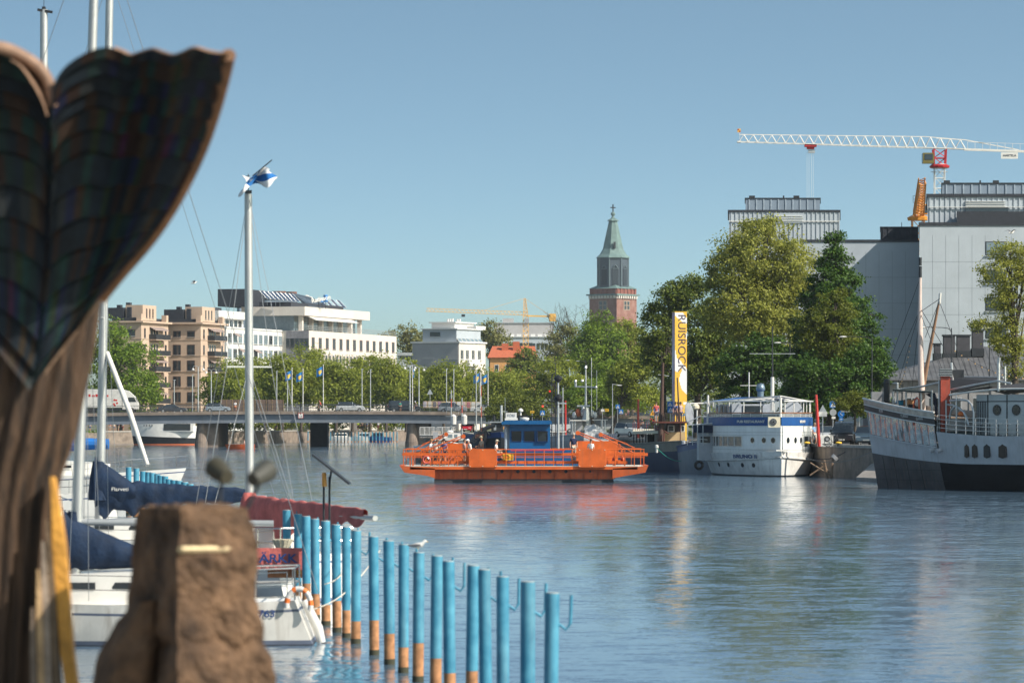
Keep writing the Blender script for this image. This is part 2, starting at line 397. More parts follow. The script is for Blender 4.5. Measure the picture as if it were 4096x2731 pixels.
def leaves(rng, blobs, n, size, clumps, spread, aspect=.55, droop=0):
    """blobs: (cx,cy,cz,rx,ry,rz). leaf quads gathered in clumps inside the blobs"""
    vol = np.array([b[3] * b[5] for b in blobs]); prob = vol / vol.sum()
    bi = rng.choice(len(blobs), clumps, p=prob); B = np.array(blobs)[bi]
    d = rng.normal(size=(clumps, 3)); d /= np.linalg.norm(d, axis=1)[:, None]
    r = rng.uniform(.25, 1.0, clumps) ** .45
    r *= 1 + rng.normal(size=clumps) * .07
    cc = B[:, :3] + d * r[:, None] * B[:, 3:6]
    cs = spread * rng.uniform(.55, 1.35, clumps)
    li = rng.integers(0, clumps, n)
    off = rng.normal(size=(n, 3)) * cs[li][:, None]; off[:, 2] *= .62
    if droop: off[:, 2] -= np.abs(rng.normal(size=n)) * droop
    c = cc[li] + off
    a = rng.normal(size=(n, 3)); a /= np.linalg.norm(a, axis=1)[:, None]
    outw = c - B[li][:, :3]; outw /= (np.linalg.norm(outw, axis=1)[:, None] + 1e-6)
    nn = rng.normal(size=(n, 3)) * .75 + outw * .6 + np.array([0, 0, .55])
    nn /= np.linalg.norm(nn, axis=1)[:, None]
    u = np.cross(nn, a); u /= (np.linalg.norm(u, axis=1)[:, None] + 1e-9); v = np.cross(nn, u)
    s = (size * rng.uniform(.6, 1.3, n))[:, None]
    u = u * s * .5; v = v * s * .5 * aspect
    V = np.stack([c - u, c + v * 1.0 - u * .1, c + u, c - v - u * .1], 1).reshape(-1, 3)
    return V, cc
def mesh_quads(name, V, material):
    n = len(V) // 4; me = bpy.data.meshes.new(name); me.vertices.add(len(V)); me.vertices.foreach_set('co', V.astype(np.float32).ravel())
    me.loops.add(4 * n); me.loops.foreach_set('vertex_index', np.arange(4 * n, dtype=np.int32))
    me.polygons.add(n); me.polygons.foreach_set('loop_start', np.arange(0, 4 * n, 4, dtype=np.int32))
    me.materials.append(material); me.update(calc_edges=True); return me
_ts = [100]
def tree(label, D, blobs, trunk_px, lm, n=6000, size=.32, clumps=110, spread=.55, zb=2.3, group=None, cat='tree', name='broadleaf_tree', droop=0, ry=None, tr=.25, bare=0, dy=0):
    """blobs in photo pixels (px, py, rx, ry) at distance D"""
    _ts[0] += 1; rng = np.random.default_rng(_ts[0]); random.seed(_ts[0]); n = int(n * 1.25); size *= 1.08
    k = D / F
    bx_ = PX(trunk_px, D); root = thing(name, label, cat, (bx_, D, zb), 0, group)
    bl = []
    for (a, b, c, d) in blobs:
        rx = c * k; bl.append((PX(a, D) - bx_, rng.uniform(-.2, .2) * rx, PZ(b, D) - zb, rx, (ry or rx * .9), d * k))
    V, cc = leaves(rng, bl, n, size, clumps, spread, droop=droop)
    o = bpy.data.objects.new('crown', mesh_quads('crown', V, lm)); COL.objects.link(o); o.parent = root
    top = max(b[2] + b[5] for b in bl); cz = min(b[2] - b[5] for b in bl); ctr = Vector((bl[0][0], 0, bl[0][2]))
    m = M(); cz = max(cz, 1.2)
    fork = Vector((ctr.x * .3, 0, max(cz, top * .18)))
    m.tube([(0, 0, -.1), (0, 0, .4), tuple(fork * .55), tuple(fork), tuple(fork * .5 + ctr * .5), tuple(ctr + Vector((0, 0, (top - ctr.z) * .5)))], [tr * 1.5, tr * 1.1, tr, tr * .85, tr * .5, tr * .15], 8)
    for i in rng.choice(len(cc), min(len(cc), 26), replace=False):
        e = Vector(cc[i]); s0 = fork.lerp(ctr, rng.uniform(0, .8)); mid = s0.lerp(e, .5) + Vector((0, 0, .08 * (e - s0).length))
        m.tube([s0, mid, e], [tr * .38, tr * .22, tr * .06], 5)
    m.build('trunk', BARK, root, smooth=60)
    if bare:
        m = M()
        for i in range(bare):
            a0 = ctr + Vector((rng.normal() * bl[0][3] * .4, rng.normal() * .5, bl[0][5] * .2)); e = a0 + Vector((rng.normal() * bl[0][3] * .6, rng.normal(), bl[0][5] * rng.uniform(.8, 1.5)))
            pts = [a0.lerp(e, t) + Vector((rng.normal() * .15, 0, 0)) for t in (0, .33, .66, 1)]
            m.tube(pts, [.09, .06, .035, .015], 4)
            for q in range(6):
                b0 = a0.lerp(e, rng.uniform(.4, .95)); m.tube([b0, b0 + Vector((rng.normal() * .8, rng.normal() * .5, rng.uniform(.5, 1.6)))], [.03, .01], 3)
        m.build('branch', BARK, root)
    return root

GL = 'trees beyond the bridge'
tree('tall dark green tree beside the beige apartment building, behind the white truck', 700, [(430, 1480, 120, 190), (520, 1500, 120, 170), (420, 1350, 70, 90), (560, 1560, 90, 90), (470, 1600, 130, 60)], 480, L_BR, 15000, .5, 170, .95, 2.1, tr=.45)
row = [(905, 1530, 90, 115, 'leftmost tree of the row beyond the bridge, in front of the beige building'), (985, 1500, 75, 110, 'round green tree below the white window grid building'),
       (1060, 1500, 75, 110, 'green tree just right of the tall mast, beyond the bridge'), (1130, 1495, 70, 112, 'green tree behind the grey lamp poles left of the blue flags'),
       (1205, 1490, 75, 120, 'tallest tree of the row, behind the two blue flags left of the mast gap'), (1275, 1490, 65, 118, 'tree behind the single blue flag near the red cyclist'),
       (1345, 1510, 70, 100, 'tree under the long white hotel facade, left of its middle'), (1410, 1520, 65, 100, 'tree under the middle of the white hotel facade'),
       (1480, 1500, 70, 110, 'tree behind the paired grey poles under the hotel facade'), (1545, 1510, 65, 105, 'tree below the right end of the white hotel facade'),
       (1625, 1525, 75, 105, 'tree behind the double headed street lamps'), (1700, 1530, 70, 100, 'tree right of the street lamps, below the stepped apartment block'),
       (1775, 1530, 70, 100, 'tree below the middle of the stepped apartment block'), (1850, 1535, 70, 100, 'tree right of the mid river masts, under the stepped apartment block'), (1925, 1540, 70, 95, 'tree behind the two blue flags on the right'),
       (2000, 1545, 70, 95, 'tree below the red roofed house'), (2070, 1545, 70, 95, 'tree between the red roofed house and the olive trees')]
for i, (px, py, rx, ry, lb) in enumerate(row):
    tree(lb, 690 + (i % 3) * 9, [(px, py, rx, ry * .8), (px - rx * .4, py + 35, rx * .75, ry * .8), (px + rx * .4, py + 40, rx * .75, ry * .75), (px, py + 75, rx, 50)], px, L_LIN, 7200, .46, 100, .75, 2.1, GL, tr=.25)
# far left bits and mid trees
tree('pale sparse tree between the white hotel and the stepped apartment block', 880, [(1640, 1360, 50, 60), (1600, 1340, 35, 40), (1680, 1380, 50, 60), (1560, 1350, 30, 30)], 1640, L_SPR, 3600, .5, 70, .8, 3, tr=.3)
tree('pale tree behind the right end of the stepped apartment block', 900, [(1960, 1330, 45, 55), (2000, 1370, 45, 50), (1930, 1380, 30, 60)], 1960, L_SPR, 3200, .55, 60, .8, 3, tr=.3)
tree('blue green bushy tree in front of the red roofed house', 780, [(2100, 1430, 45, 35), (2080, 1465, 50, 40), (2130, 1470, 40, 30)], 2095, L_DARK, 3500, .45, 50, .6, 3, tr=.25)
tree('dry olive shrub tree at the right end of the bridge', 560, [(2060, 1620, 90, 40), (2140, 1640, 60, 35), (1985, 1655, 50, 30)], 2060, L_OLIVE, 6000, .34, 70, .5, 2.3, tr=.15)
tree('half bare tree with upright twigs left of the brick church tower', 760, [(2270, 1380, 80, 95), (2200, 1440, 60, 70), (2330, 1420, 60, 60)], 2270, L_SPR, 7000, .42, 110, .7, 3, tr=.4, bare=26)
tree('yellow green tree below the half bare tree', 640, [(2220, 1520, 100, 90), (2160, 1560, 60, 60), (2290, 1570, 90, 70)], 2220, L_LIN, 9000, .40, 130, .6, 2.3, tr=.35)
tree('fresh green tree directly in front of the brick church tower', 680, [(2400, 1350, 80, 100), (2350, 1420, 90, 90), (2460, 1400, 60, 80), (2420, 1480, 110, 80)], 2400, L_BR, 15000, .42, 190, .65, 3, tr=.45)
tree('green tree whose low leaves reach the parked cars behind the blue cabin', 600, [(2350, 1590, 100, 60), (2420, 1560, 80, 60), (2470, 1600, 90, 55)], 2370, L_BR, 9000, .36, 120, .5, 2.3, tr=.35)
tree('leaning trunk tree right of the church tower', 560, [(2530, 1500, 80, 90), (2480, 1540, 60, 70), (2570, 1450, 55, 60), (2560, 1590, 90, 50)], 2450, L_LIN, 11000, .36, 140, .5, 2.3, tr=.35)
tree('small tree behind the right corner of the church tower', 720, [(2500, 1320, 50, 40), (2550, 1370, 50, 60), (2590, 1420, 45, 60)], 2530, L_LIN, 6000, .4, 80, .6, 3, tr=.3)
# right bank giants
tree('ragged dark maple left of the tall yellow banner', 430, [(2660, 1240, 60, 90), (2620, 1330, 60, 90), (2710, 1180, 65, 70), (2640, 1430, 75, 80), (2780, 1200, 80, 80), (2700, 1520, 70, 60), (2600, 1250, 25, 30), (2775, 1130, 45, 30)], 2650, L_DARK, 17000, .30, 210, .45, 2.3, tr=.4, cat='tree')
tree('dark green tree behind the tall yellow banner', 400, [(2790, 1360, 100, 130), (2830, 1480, 100, 90), (2760, 1490, 60, 80), (2880, 1330, 80, 120), (2850, 1560, 110, 40)], 2790, L_DARK, 17000, .30, 200, .45, 2.3, tr=.4)
tree('huge pale green willow with a domed crown, right of the banner', 380, [(3060, 1010, 190, 135), (2930, 1080, 110, 120), (3150, 1080, 120, 130), (3000, 1220, 190, 150), (3100, 1330, 130, 120), (3060, 900, 90, 40), (2870, 1250, 60, 70)], 3020, L_WIL, 46000, .27, 520, .42, 2.3, droop=.35, tr=.6, name='willow_tree')
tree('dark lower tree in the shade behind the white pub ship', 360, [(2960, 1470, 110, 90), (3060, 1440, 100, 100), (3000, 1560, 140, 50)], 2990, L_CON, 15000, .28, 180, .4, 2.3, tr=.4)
tree('pyramid shaped deep green tree right of the willow', 350, [(3342, 985, 36, 60), (3338, 1060, 72, 70), (3342, 1140, 110, 80), (3345, 1230, 150, 90), (3350, 1320, 190, 95), (3370, 1410, 195, 90), (3240, 1450, 120, 110), (3400, 1490, 170, 80), (3430, 1560, 130, 60)], 3330, L_CON, 62000, .27, 700, .34, 2.3, tr=.5)
tree('olive green yew like tree standing in front of the pyramid tree', 338, [(3340, 1260, 80, 110), (3290, 1330, 90, 110), (3360, 1400, 90, 90), (3240, 1330, 50, 60)], 3300, L_OLIVE, 15000, .22, 210, .32, 2.3, tr=.35)
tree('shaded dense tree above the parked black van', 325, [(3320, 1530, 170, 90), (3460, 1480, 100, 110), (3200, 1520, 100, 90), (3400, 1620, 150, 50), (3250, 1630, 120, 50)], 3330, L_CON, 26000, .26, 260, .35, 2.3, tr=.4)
tree('small yellowish conifer bush beside the blue road signs', 300, [(3420, 1600, 35, 40), (3370, 1615, 35, 30), (3455, 1625, 35, 35)], 3420, L_OLIVE, 6500, .15, 90, .2, 2.3, tr=.1, name='conifer_bush', cat='bush')
tree('sparse yellow green tree at the right edge, in front of the pale tower block', 290, [(4040, 1010, 70, 50), (4000, 1090, 95, 60), (4060, 1180, 90, 90), (4020, 1330, 70, 80), (4080, 1440, 70, 90), (3910, 1290, 55, 30), (4110, 1060, 60, 100), (4000, 1200, 60, 50)], 4070, L_WIL, 15000, .17, 300, .27, 2.3, tr=.28)
# hedge on the far quay: clipped green columns
rng = np.random.default_rng(5); bl = []
for x in np.arange(560, 1640, 20): bl.append((PX(x, 725), 0 if x > 1000 else -12, 1.7, .75, .8, 1.7 + .4 * math.sin(x)))
V, _ = leaves(rng, bl, 34000, .36, 700, .35)
hd = thing('clipped_hedge', 'clipped green hedge on the quay beyond the bridge, behind the people', 'hedge', (0, 725, 2.1))
o = bpy.data.objects.new('foliage', mesh_quads('foliage', V, L_LIN)); COL.objects.link(o); o.parent = hd
bl = [(PX(x, 705), 0, .25, 1.6, 1.0, .25) for x in range(330, 560, 30)] + [(PX(x, 600), 0, .3, 1.6, 1.0, .5) for x in range(2400, 2560, 30)]
V, _ = leaves(rng, [(PX(x, 470), 470, 3.4 + .5 * math.sin(x), 1.6, 1.5, 1.9) for x in range(2640, 3560, 45)], 14000, .34, 330, .45)
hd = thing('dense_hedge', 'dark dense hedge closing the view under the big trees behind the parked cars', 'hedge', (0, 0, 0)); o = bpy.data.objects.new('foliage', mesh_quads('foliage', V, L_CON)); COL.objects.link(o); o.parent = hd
V, _ = leaves(rng, bl, 2500, .25, 90, .25); V[:, 2] += 2.1; V[:, 1] += 640
setp(None or (lambda o: (COL.objects.link(o), o)[1])(bpy.data.objects.new('ground_cover', mesh_quads('ground_cover', V, L_BR))), kind='stuff')
V, _ = leaves(rng, [(PX(x, 1000) , 1000, 3 + 3 * math.sin(x), 14, 6, 12) for x in range(-300, 4600, 70)], 46000, 1.1, 800, 1.6)
setp((lambda o: (COL.objects.link(o), o)[1])(bpy.data.objects.new('distant_woods', mesh_quads('distant_woods', V, L_DARK))), kind='stuff')
# ------------------------------------------------------------- buildings
BEIGE = mat('beige_stucco', (.50, .37, .28), .85, var=.10, scale=.3, streak=.08)
BEIGE2 = mat('tan_stucco', (.42, .31, .23), .85, var=.10, scale=.3)
IVORY = mat('ivory_panels', (.60, .545, .49), .8, var=.06, scale=.3)
WSTUC = mat('white_stucco', (.63, .62, .60), .8, var=.06, scale=.3)
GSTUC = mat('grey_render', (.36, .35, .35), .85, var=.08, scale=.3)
BGREY = mat('bluish_grey_panels', (.38, .42, .46), .7, var=.09, scale=.25, streak=.05)
BGREY2 = mat('profiled_steel_cladding', (.20, .25, .31), .6, .1, var=.10, scale=.4)
ROOFD = mat('dark_roof_felt', (.028, .032, .042), .8, var=.2)
REDBR = mat('church_brick', (.19, .08, .06), .9, var=.25, scale=.35, c2=(.28, .155, .125))
TILE = mat('red_roof_tiles', (.42, .11, .05), .8, var=.15)
COPPER = mat('green_copper', (.13, .20, .19), .6, .1, var=.2, scale=.3)
class Wall:
    """a vertical wall plane: origin o (world), u along wall, n outward"""
    def __init__(s, o, u, n): s.o = Vector(o); s.u = Vector(u).normalized(); s.n = Vector(n).normalized()
    def p(s, a, z, d=0.0): return s.o + s.u * a + s.n * d + Vector((0, 0, z))
    def bx(s, m, a0, a1, z0, z1, d0, d1, mi=None):
        vs = [s.p(a, z, d) for z in (z0, z1) for a, d in ((a0, d0), (a1, d0), (a1, d1), (a0, d1))]
        m.add(vs, [(3, 2, 1, 0), (4, 5, 6, 7), (0, 1, 5, 4), (1, 2, 6, 5), (2, 3, 7, 6), (3, 0, 4, 7)], mi)
def window(wl, root, a, z, w_, h, fr=WHITE, gl=GLASS, split=1, deep=True):
    m = M(); t = min(.1, w_ * .1)
    wl.bx(m, a - w_ / 2, a + w_ / 2, z - h / 2, z + h / 2, -.05, .035, 0)
    k = (w_ - t) / split
    for i in range(split):
        x0 = a - w_ / 2 + t / 2 + i * k; wl.bx(m, x0 + t / 2, x0 + k - t / 2, z - h / 2 + t, z + h / 2 - t, .03, .05, 1)
    wl.bx(m, a - w_ / 2 - .08, a + w_ / 2 + .08, z - h / 2 - .1, z - h / 2, -.02, .16, 2)
    return m.build('window', [fr, gl, LGREY], root, world=True)
UL = Vector((.28, .96, 0)).normalized(); NL = Vector((.96, -.28, 0)).normalized()      # left bank facades
def slab(m, o, lu, ln, z0, z1, u=UL, n=NL, mi=None, grow=0):
    """block with front-near corner o, running lu along u, ln back along -n"""
    o = Vector((o[0], o[1], 0)) - u * grow + n * grow
    lu += 2 * grow; ln += 2 * grow
    c = [o, o + u * lu, o + u * lu - n * ln, o - n * ln]
    vs = [v + Vector((0, 0, z)) for z in (z0, z1) for v in c]
    m.add(vs, [(3, 2, 1, 0), (4, 5, 6, 7), (0, 1, 5, 4), (1, 2, 6, 5), (2, 3, 7, 6), (3, 0, 4, 7)], mi)
FRD = mat('brown_window_frame', (.10, .06, .045), .6)
AWN = mat('taupe_awning', (.26, .20, .18), .9)
# --- beige apartment blocks
def beige(label, px0, D, lu, wend, ztop, fw=True):
    o = Vector((PX(px0, D), D, 0)); b = thing('apartment_building', label, 'building', (o.x, o.y, 2.1), 0)
    m = M(); slab(m, o, lu, wend + 8, 2.1, ztop); slab(m, o, lu, wend + 8, 2.1, 3.4, grow=.08, mi=1)
    for k in range(1, 7): slab(m, o, lu, wend + 8, ztop - k * 3.05 - .1, ztop - k * 3.05 + .06, grow=.07, mi=1)
    m.build('wall', [BEIGE, BEIGE2], b, world=True)
    m = M(); slab(m, o, lu, wend + 8, ztop, ztop + .35, grow=.6, mi=1); slab(m, o + UL * .5 - NL * 1.2, lu - 1, wend + 5, ztop + .3, ztop + 1.0, mi=0)
    slab(m, o + UL * 1.0 - NL * 4, 6, 4, ztop + .9, ztop + 2.9, mi=0)
    for q in range(5): slab(m, o + UL * (1 + q * 2.2) - NL * (2.5 + (q * 7) % 4), 1.0, .8, ztop + .9, ztop + 3.0 + .5 * (q % 3), mi=0)
    m.build('roof', [ROOFD, BEIGE], b, world=True)
    pt = M(); slab(pt, o + UL * 1.5 - NL * .3, 7, 3.5, ztop + .5, ztop + 3.4); pt.build('penthouse', BEIGE, b, world=True)
    wl = Wall(o + UL * 1.5 - NL * .3, UL, NL)
    for q in range(3): window(wl, b, 2 + q * 1.6, ztop + 1.9, .6, 1.7, FRD)
    for q in range(2):
        pz = M(); slab(pz, o + UL * (q * (lu - 1.0)), 1.0, 1.0, ztop + .3, ztop + 1.7); pz.build('parapet_block', BEIGE, b, world=True)
    f = Wall(o, UL, NL); e = Wall(o, -NL, -UL)
    for k in range(6):
        z = ztop - 1.9 - k * 3.05
        window(f, b, lu * .13, z, .8, 1.8, FRD); window(f, b, lu * .9, z, .9, 1.9, FRD)
        for q in range(3): window(f, b, lu * .38 + q * 1.35, z, .9, 2.1, WHITE, GLASS)
        for q in (2.0, 4.9): window(e, b, q, z, 1.6, 2.0 if k else 1.2, FRD, GLASS, 2)
        m = M(); f.bx(m, lu * .28, lu * .82, z - 1.35, z - 1.2, 0, 1.5, 0); f.bx(m, lu * .28, lu * .82, z - 1.2, z - .25, 1.42, 1.5, 1); f.bx(m, lu * .28, lu * .3, z - 1.2, z - .25, 0, 1.42, 1)
        m.build('balcony', [BEIGE2, DARK], b, world=True)
        if k % 2 == 0:
            m = M(); a0, a1 = lu * .3, lu * .8
            m.add([f.p(a0, z + 1.2, .05), f.p(a1, z + 1.2, .05), f.p(a1, z + .55, 1.3), f.p(a0, z + .55, 1.3), f.p(a0, z + 1.13, .05), f.p(a1, z + 1.13, .05), f.p(a1, z + .48, 1.3), f.p(a0, z + .48, 1.3)], [(0, 1, 2, 3), (7, 6, 5, 4), (3, 2, 6, 7), (0, 3, 7, 4), (1, 5, 6, 2)])
            m.build('awning', AWN, b, world=True)
    return b
beige('beige apartment building with stacked balconies, left block beside the tall tree', 565, 728, 14, 0, PZ(1290, 728))
beige('beige apartment building with two columns of windows in its shaded end wall', 803, 742, 13, 6.6, PZ(1296, 742))
# --- white grid building
o = Vector((PX(905, 770), 770, 0)); zt = PZ(1312, 770)
b = thing('office_building', 'white building with a grid of square windows and a low penthouse', 'building', (o.x, o.y, 2.1))
lu = 40.5
m = M(); slab(m, o, lu, 14, 2.1, zt)
m.build('wall', WSTUC, b, world=True)
m = M(); slab(m, o, lu, 14, zt, zt + .3, grow=.15, mi=0); m.build('roof', [WSTUC], b, world=True)
m = M(); slab(m, o + UL * 2 - NL * 3, 16, 8, zt + .3, zt + 2.1, mi=0); slab(m, o + UL * 1 - NL * 2, 18.5, 10, zt + 2.1, zt + 3.6, mi=0); slab(m, o + UL * 5 - NL * 4, 3, 2, zt + 3.6, zt + 4.3, mi=1); m.build('penthouse', [WSTUC, ROOFD], b, world=True)
wl = Wall(o + UL * 2 - NL * 3, UL, NL)
for q in range(6): window(wl, b, 1.5 + q * 2.5, zt + 1.2, 1.9, 1.3, DARK)
f = Wall(o, UL, NL)
for k in range(5):
    for q in range(13): window(f, b, 2.0 + q * 3.02, zt - 1.9 - k * 3.1, 2.2, 2.0, mat('pale_window_frame', (.45, .46, .46), .5, var=.05), LGLASS if (q * 3 + k) % 4 else GLASS, 2)
for q, k in ((1, 0), (5, 1), (2, 1)):
    m = M(); a = 2.0 + q * 3.02; z = zt - 1.9 - k * 3.1 + 1.0
    m.add([f.p(a - 1.2, z, .06), f.p(a + 1.2, z, .06), f.p(a + 1.2, z - .7, 1.2), f.p(a - 1.2, z - .7, 1.2), f.p(a - 1.2, z - .06, .06), f.p(a + 1.2, z - .06, .06), f.p(a + 1.2, z - .76, 1.2), f.p(a - 1.2, z - .76, 1.2)], [(0, 1, 2, 3), (7, 6, 5, 4), (3, 2, 6, 7), (0, 3, 7, 4), (1, 5, 6, 2)]); m.build('awning', AWN, b, world=True)
# --- hotel
D0 = 800; o = Vector((PX(1236, D0), D0, 0)); zt = PZ(1322, D0); lu = 59
b = thing('hotel_building', 'long ivory hotel with rows of square windows, a roof terrace and solar panels', 'building', (o.x, o.y, 2.1))
m = M(); slab(m, o, lu, 16, 2.1, zt); m.build('wall', IVORY, b, world=True)
e = Wall(o, -NL, -UL); m = M(); e.bx(m, .02, 5, 2.2, zt - .05, .0, .12, 0); e.bx(m, 0, 5, zt - 3.6, zt - 1.6, .1, .2, 1); m.build('end_wall', [mat('end_wall_shade_grey', (.20, .20, .22), .8), GLASS], b, world=True)  # dark grey sheet over the ivory: the end wall's shade set as colour
f = Wall(o, UL, NL)
for q in range(13): window(f, b, 2.6 + q * 4.5, zt - 2.5, 1.9, 2.3, mat('rust_window_frame', (.20, .07, .05), .6), GLASS, 2)
for q in range(25): window(f, b, 1.6 + q * 2.32, zt - 6.2, 1.5, 2.5, mat('grey_window_frame', (.25, .25, .26), .5), GLASS)
for q in range(25): window(f, b, 1.6 + q * 2.32, zt - 10.4, 1.5, 2.5, mat('grey_window_frame', (.25, .25, .26), .5), GLASS)
m = M()
for q in range(26): f.bx(m, .4 + q * 2.32, .55 + q * 2.32, zt - 7.9, zt - 4.6, 0, .25)
m.build('pilaster', IVORY, b, world=True)
m = M(); slab(m, o + UL * .5 - NL * 3.5, 40, 10, zt, zt + 3.2); m.build('top_floor_glazing', LGLASS, b, world=True)
for q in range(7): m = M(); f.bx(m, .8 + q * 6.4, 1.7 + q * 6.4, zt, zt + 3.2, -2.6, -1.8); m.build('column', IVORY, b, world=True)
m = M(); slab(m, o - UL * 1 - NL * .6, 43, 14, zt + 3.15, zt + 5.0); m.build('roof_fascia', IVORY, b, world=True)
m = M(); m.add([f.p(2, zt + 3.1, -1.0), f.p(30, zt + 3.1, -1.0), f.p(30, zt + 2.3, .8), f.p(2, zt + 2.3, .8), f.p(2, zt + 3.0, -1.0), f.p(30, zt + 3.0, -1.0), f.p(30, zt + 2.2, .8), f.p(2, zt + 2.2, .8)], [(0, 1, 2, 3), (7, 6, 5, 4), (3, 2, 6, 7), (0, 3, 7, 4), (1, 5, 6, 2)]); m.build('awning', WHITE, b, world=True)
m = M()
for h in (.35, .7, 1.05): m.tube([f.p(-5, zt + h, -.1), f.p(lu, zt + h, -.1)], .05, 4)
for q in range(60): m.tube([f.p(q, zt, -.1), f.p(q, zt + 1.05, -.1)], .04, 4)
m.build('railing', LGREY, b, world=True)
m = M(); slab(m, o - UL * 0 - NL * 4, 34, 7, zt + 5.0, zt + 6.0); slab(m, o - UL * 6 - NL * 12, 12, 6, zt + 5, zt + 8.6); m.build('roof_plant_room', ROOFD, b, world=True)
m = M(); a0, a1 = 8.5, 24; zt -= 1.6
m.add([f.p(a0, zt + 9.8, -7), f.p(a1 - 2, zt + 9.2, -7), f.p(a1 + 2, zt + 6.0, -3), f.p(a0 + 3, zt + 6.4, -3), f.p(a0, zt + 9.6, -7.2), f.p(a1 - 2, zt + 9.0, -7.2), f.p(a1 + 2, zt + 5.8, -3.2), f.p(a0 + 3, zt + 6.2, -3.2)], [(0, 1, 2, 3), (7, 6, 5, 4), (3, 2, 6, 7), (0, 3, 7, 4), (1, 5, 6, 2), (0, 4, 5, 1)])
for q in range(18):
    t = q / 17; p0 = f.p(a0, zt + 9.84, -6.98).lerp(f.p(a1 - 2, zt + 9.24, -6.98), t); p1 = f.p(a0 + 3, zt + 6.45, -2.95).lerp(f.p(a1 + 2, zt + 6.05, -2.95), t); m.tube([p0, p1], .06, 3)
m.build('sloped_steel_roof', mat('blue_grey_steel_roof', (.15, .19, .24), .4, .3), b, world=True); zt += 1.6
PV = mat('solar_panel_blue', (.035, .05, .09), .15, .3)
for q in range(12):
    a = -12 + q * 2.6 if q < 8 else 24 + (q - 8) * 4.2
    m = M(); z0 = zt + 6.3 if q < 8 else zt + 5.8
    m.add([f.p(a, z0 + 1.7, -6.6), f.p(a + 2.3, z0 + 1.7, -6.6), f.p(a + 2.6, z0, -5), f.p(a + .3, z0, -5)], [(0, 1, 2, 3)], 0)
    m.tube([f.p(a, z0 + 1.7, -6.6), f.p(a + 2.3, z0 + 1.7, -6.6), f.p(a + 2.6, z0, -5), f.p(a + .3, z0, -5), f.p(a, z0 + 1.7, -6.6)], .025, 4, 1)
    m.tube([f.p(a + 1, z0 + 1.2, -6.2), f.p(a + 1, z0 - 1.2, -6.2)], .05, 4, 1)
    m.build('solar_panel', [PV, LGREY], b, world=True)
# sign on the hotel roof
sg = thing('rooftop_sign', 'white and blue rooftop sign standing on the hotel roof', 'sign', f.p(9, zt + 7.5, -8))
m = M()
for a in (1275, 1288, 1302): m.tube([P(a, 1235, 808), P(a, 1195, 808)], .08, 4)
m.build('frame', DARK, sg, world=True)
text('lettering', 'Radisson', 1.3, frame(P(1284, 1196, 806), (1, .6, .25), (.6, -1, 0)), WHITE, sg, .05, bold=.02)
m = M(); m.box(P(1302, 1194, 808), (.5, 1.0, 1.5), .5); m.box(P(1292, 1206, 808), (1.2, .6, .22), .5); m.build('panel', mat('sign_blue', (.02, .22, .6), .4), sg, world=True)
# roof chimneys / dishes
for k in range(3):
    d = thing('satellite_dish', ('left', 'upper', 'right')[k] + ' one of three white dish antennas on the hotel roof', 'antenna', P(1214 + k * 13, 1199 - (6 if k == 1 else 0), 822), 0, 'dish antennas on the hotel roof')
    m = M(); m.ball((0, 0, 0), .75, 10, sz=(1, .3, 1)); m.build('dish', WHITE, d); m = M(); m.tube([(0, .2, 0), (0, .2, -3)], .06, 4); m.build('mast', LGREY, d)
# grey block behind
o2 = Vector((PX(958, 850), 850, 0)); zb = PZ(1197, 850)
b = thing('office_building', 'windowless blue grey block rising behind the white grid building', 'building', (o2.x, o2.y, 2.1))
m = M(); u2 = Vector((1, .12, 0)).normalized(); n2 = Vector((.12, -1, 0)).normalized()
slab(m, o2, PX(1190, 850) - o2.x, 12, 2.1, zb, u2, n2); m.build('wall', BGREY2, b, world=True)
m = M(); slab(m, o2, PX(1190, 850) - o2.x, 12, zb, zb + .3, u2, n2, grow=.2); slab(m, o2 + u2 * 3, 8, 8, zb + .3, zb + 1.0, u2, n2); m.build('roof', ROOFD, b, world=True)
m = M()
m.lathe([(1.6, 0), (1.6, 1.6)], (o2.x + 8.5, o2.y + 4, zb + .3), 14); m.lathe([(1.2, 0), (1.2, 1.5)], (o2.x + 11.3, o2.y + 4, zb + .3), 14); m.build('roof_tank', mat('rust_brown', (.16, .07, .05), .7), b, world=True)
for q in (4, 6): m = M(); m.box((o2.x + q, o2.y + 1, zb + .8), (1.2, 1.5, 1.0)); m.build('roof_vent', LGREY, b, world=True)
# --- stepped apartment block
D0 = 730; o = Vector((PX(1836, D0), D0, 0)); ua = Vector((.93, .36, 0)).normalized()
uS = Vector((.45, .89, 0)).normalized(); nS = Vector((.89, -.45, 0)).normalized(); zt = PZ(1371, D0)
b = thing('apartment_building', 'stepped pale apartment block with a glazed roof storey', 'building', (o.x, o.y, 2.1))
WE = 11.3
m = M(); slab(m, o, 11, WE - 1.2, 2.1, zt, uS, nS, 0); m.build('wall', IVORY, b, world=True)
e = Wall(o, -nS, -uS); f = Wall(o, uS, nS)
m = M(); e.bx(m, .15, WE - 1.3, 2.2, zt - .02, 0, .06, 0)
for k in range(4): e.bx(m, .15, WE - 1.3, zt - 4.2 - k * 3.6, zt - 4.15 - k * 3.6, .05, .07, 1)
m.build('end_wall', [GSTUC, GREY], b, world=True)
m = M(); slab(m, o, 11, WE - 1.2, zt, zt + .3, uS, nS, grow=.25); m.build('roof', WSTUC, b, world=True)
m = M(); slab(m, o + uS * .5 - nS * .8, 10, WE - 4, zt + .3, zt + 2.6, uS, nS, 0); slab(m, o + uS * .5 - nS * .8, 10, WE - 4, zt + 2.6, zt + 2.8, uS, nS, 1, .3); m.build('upper_storey', [BGREY, WSTUC], b, world=True)
m = M(); g0 = o + uS * .6 - nS * .6
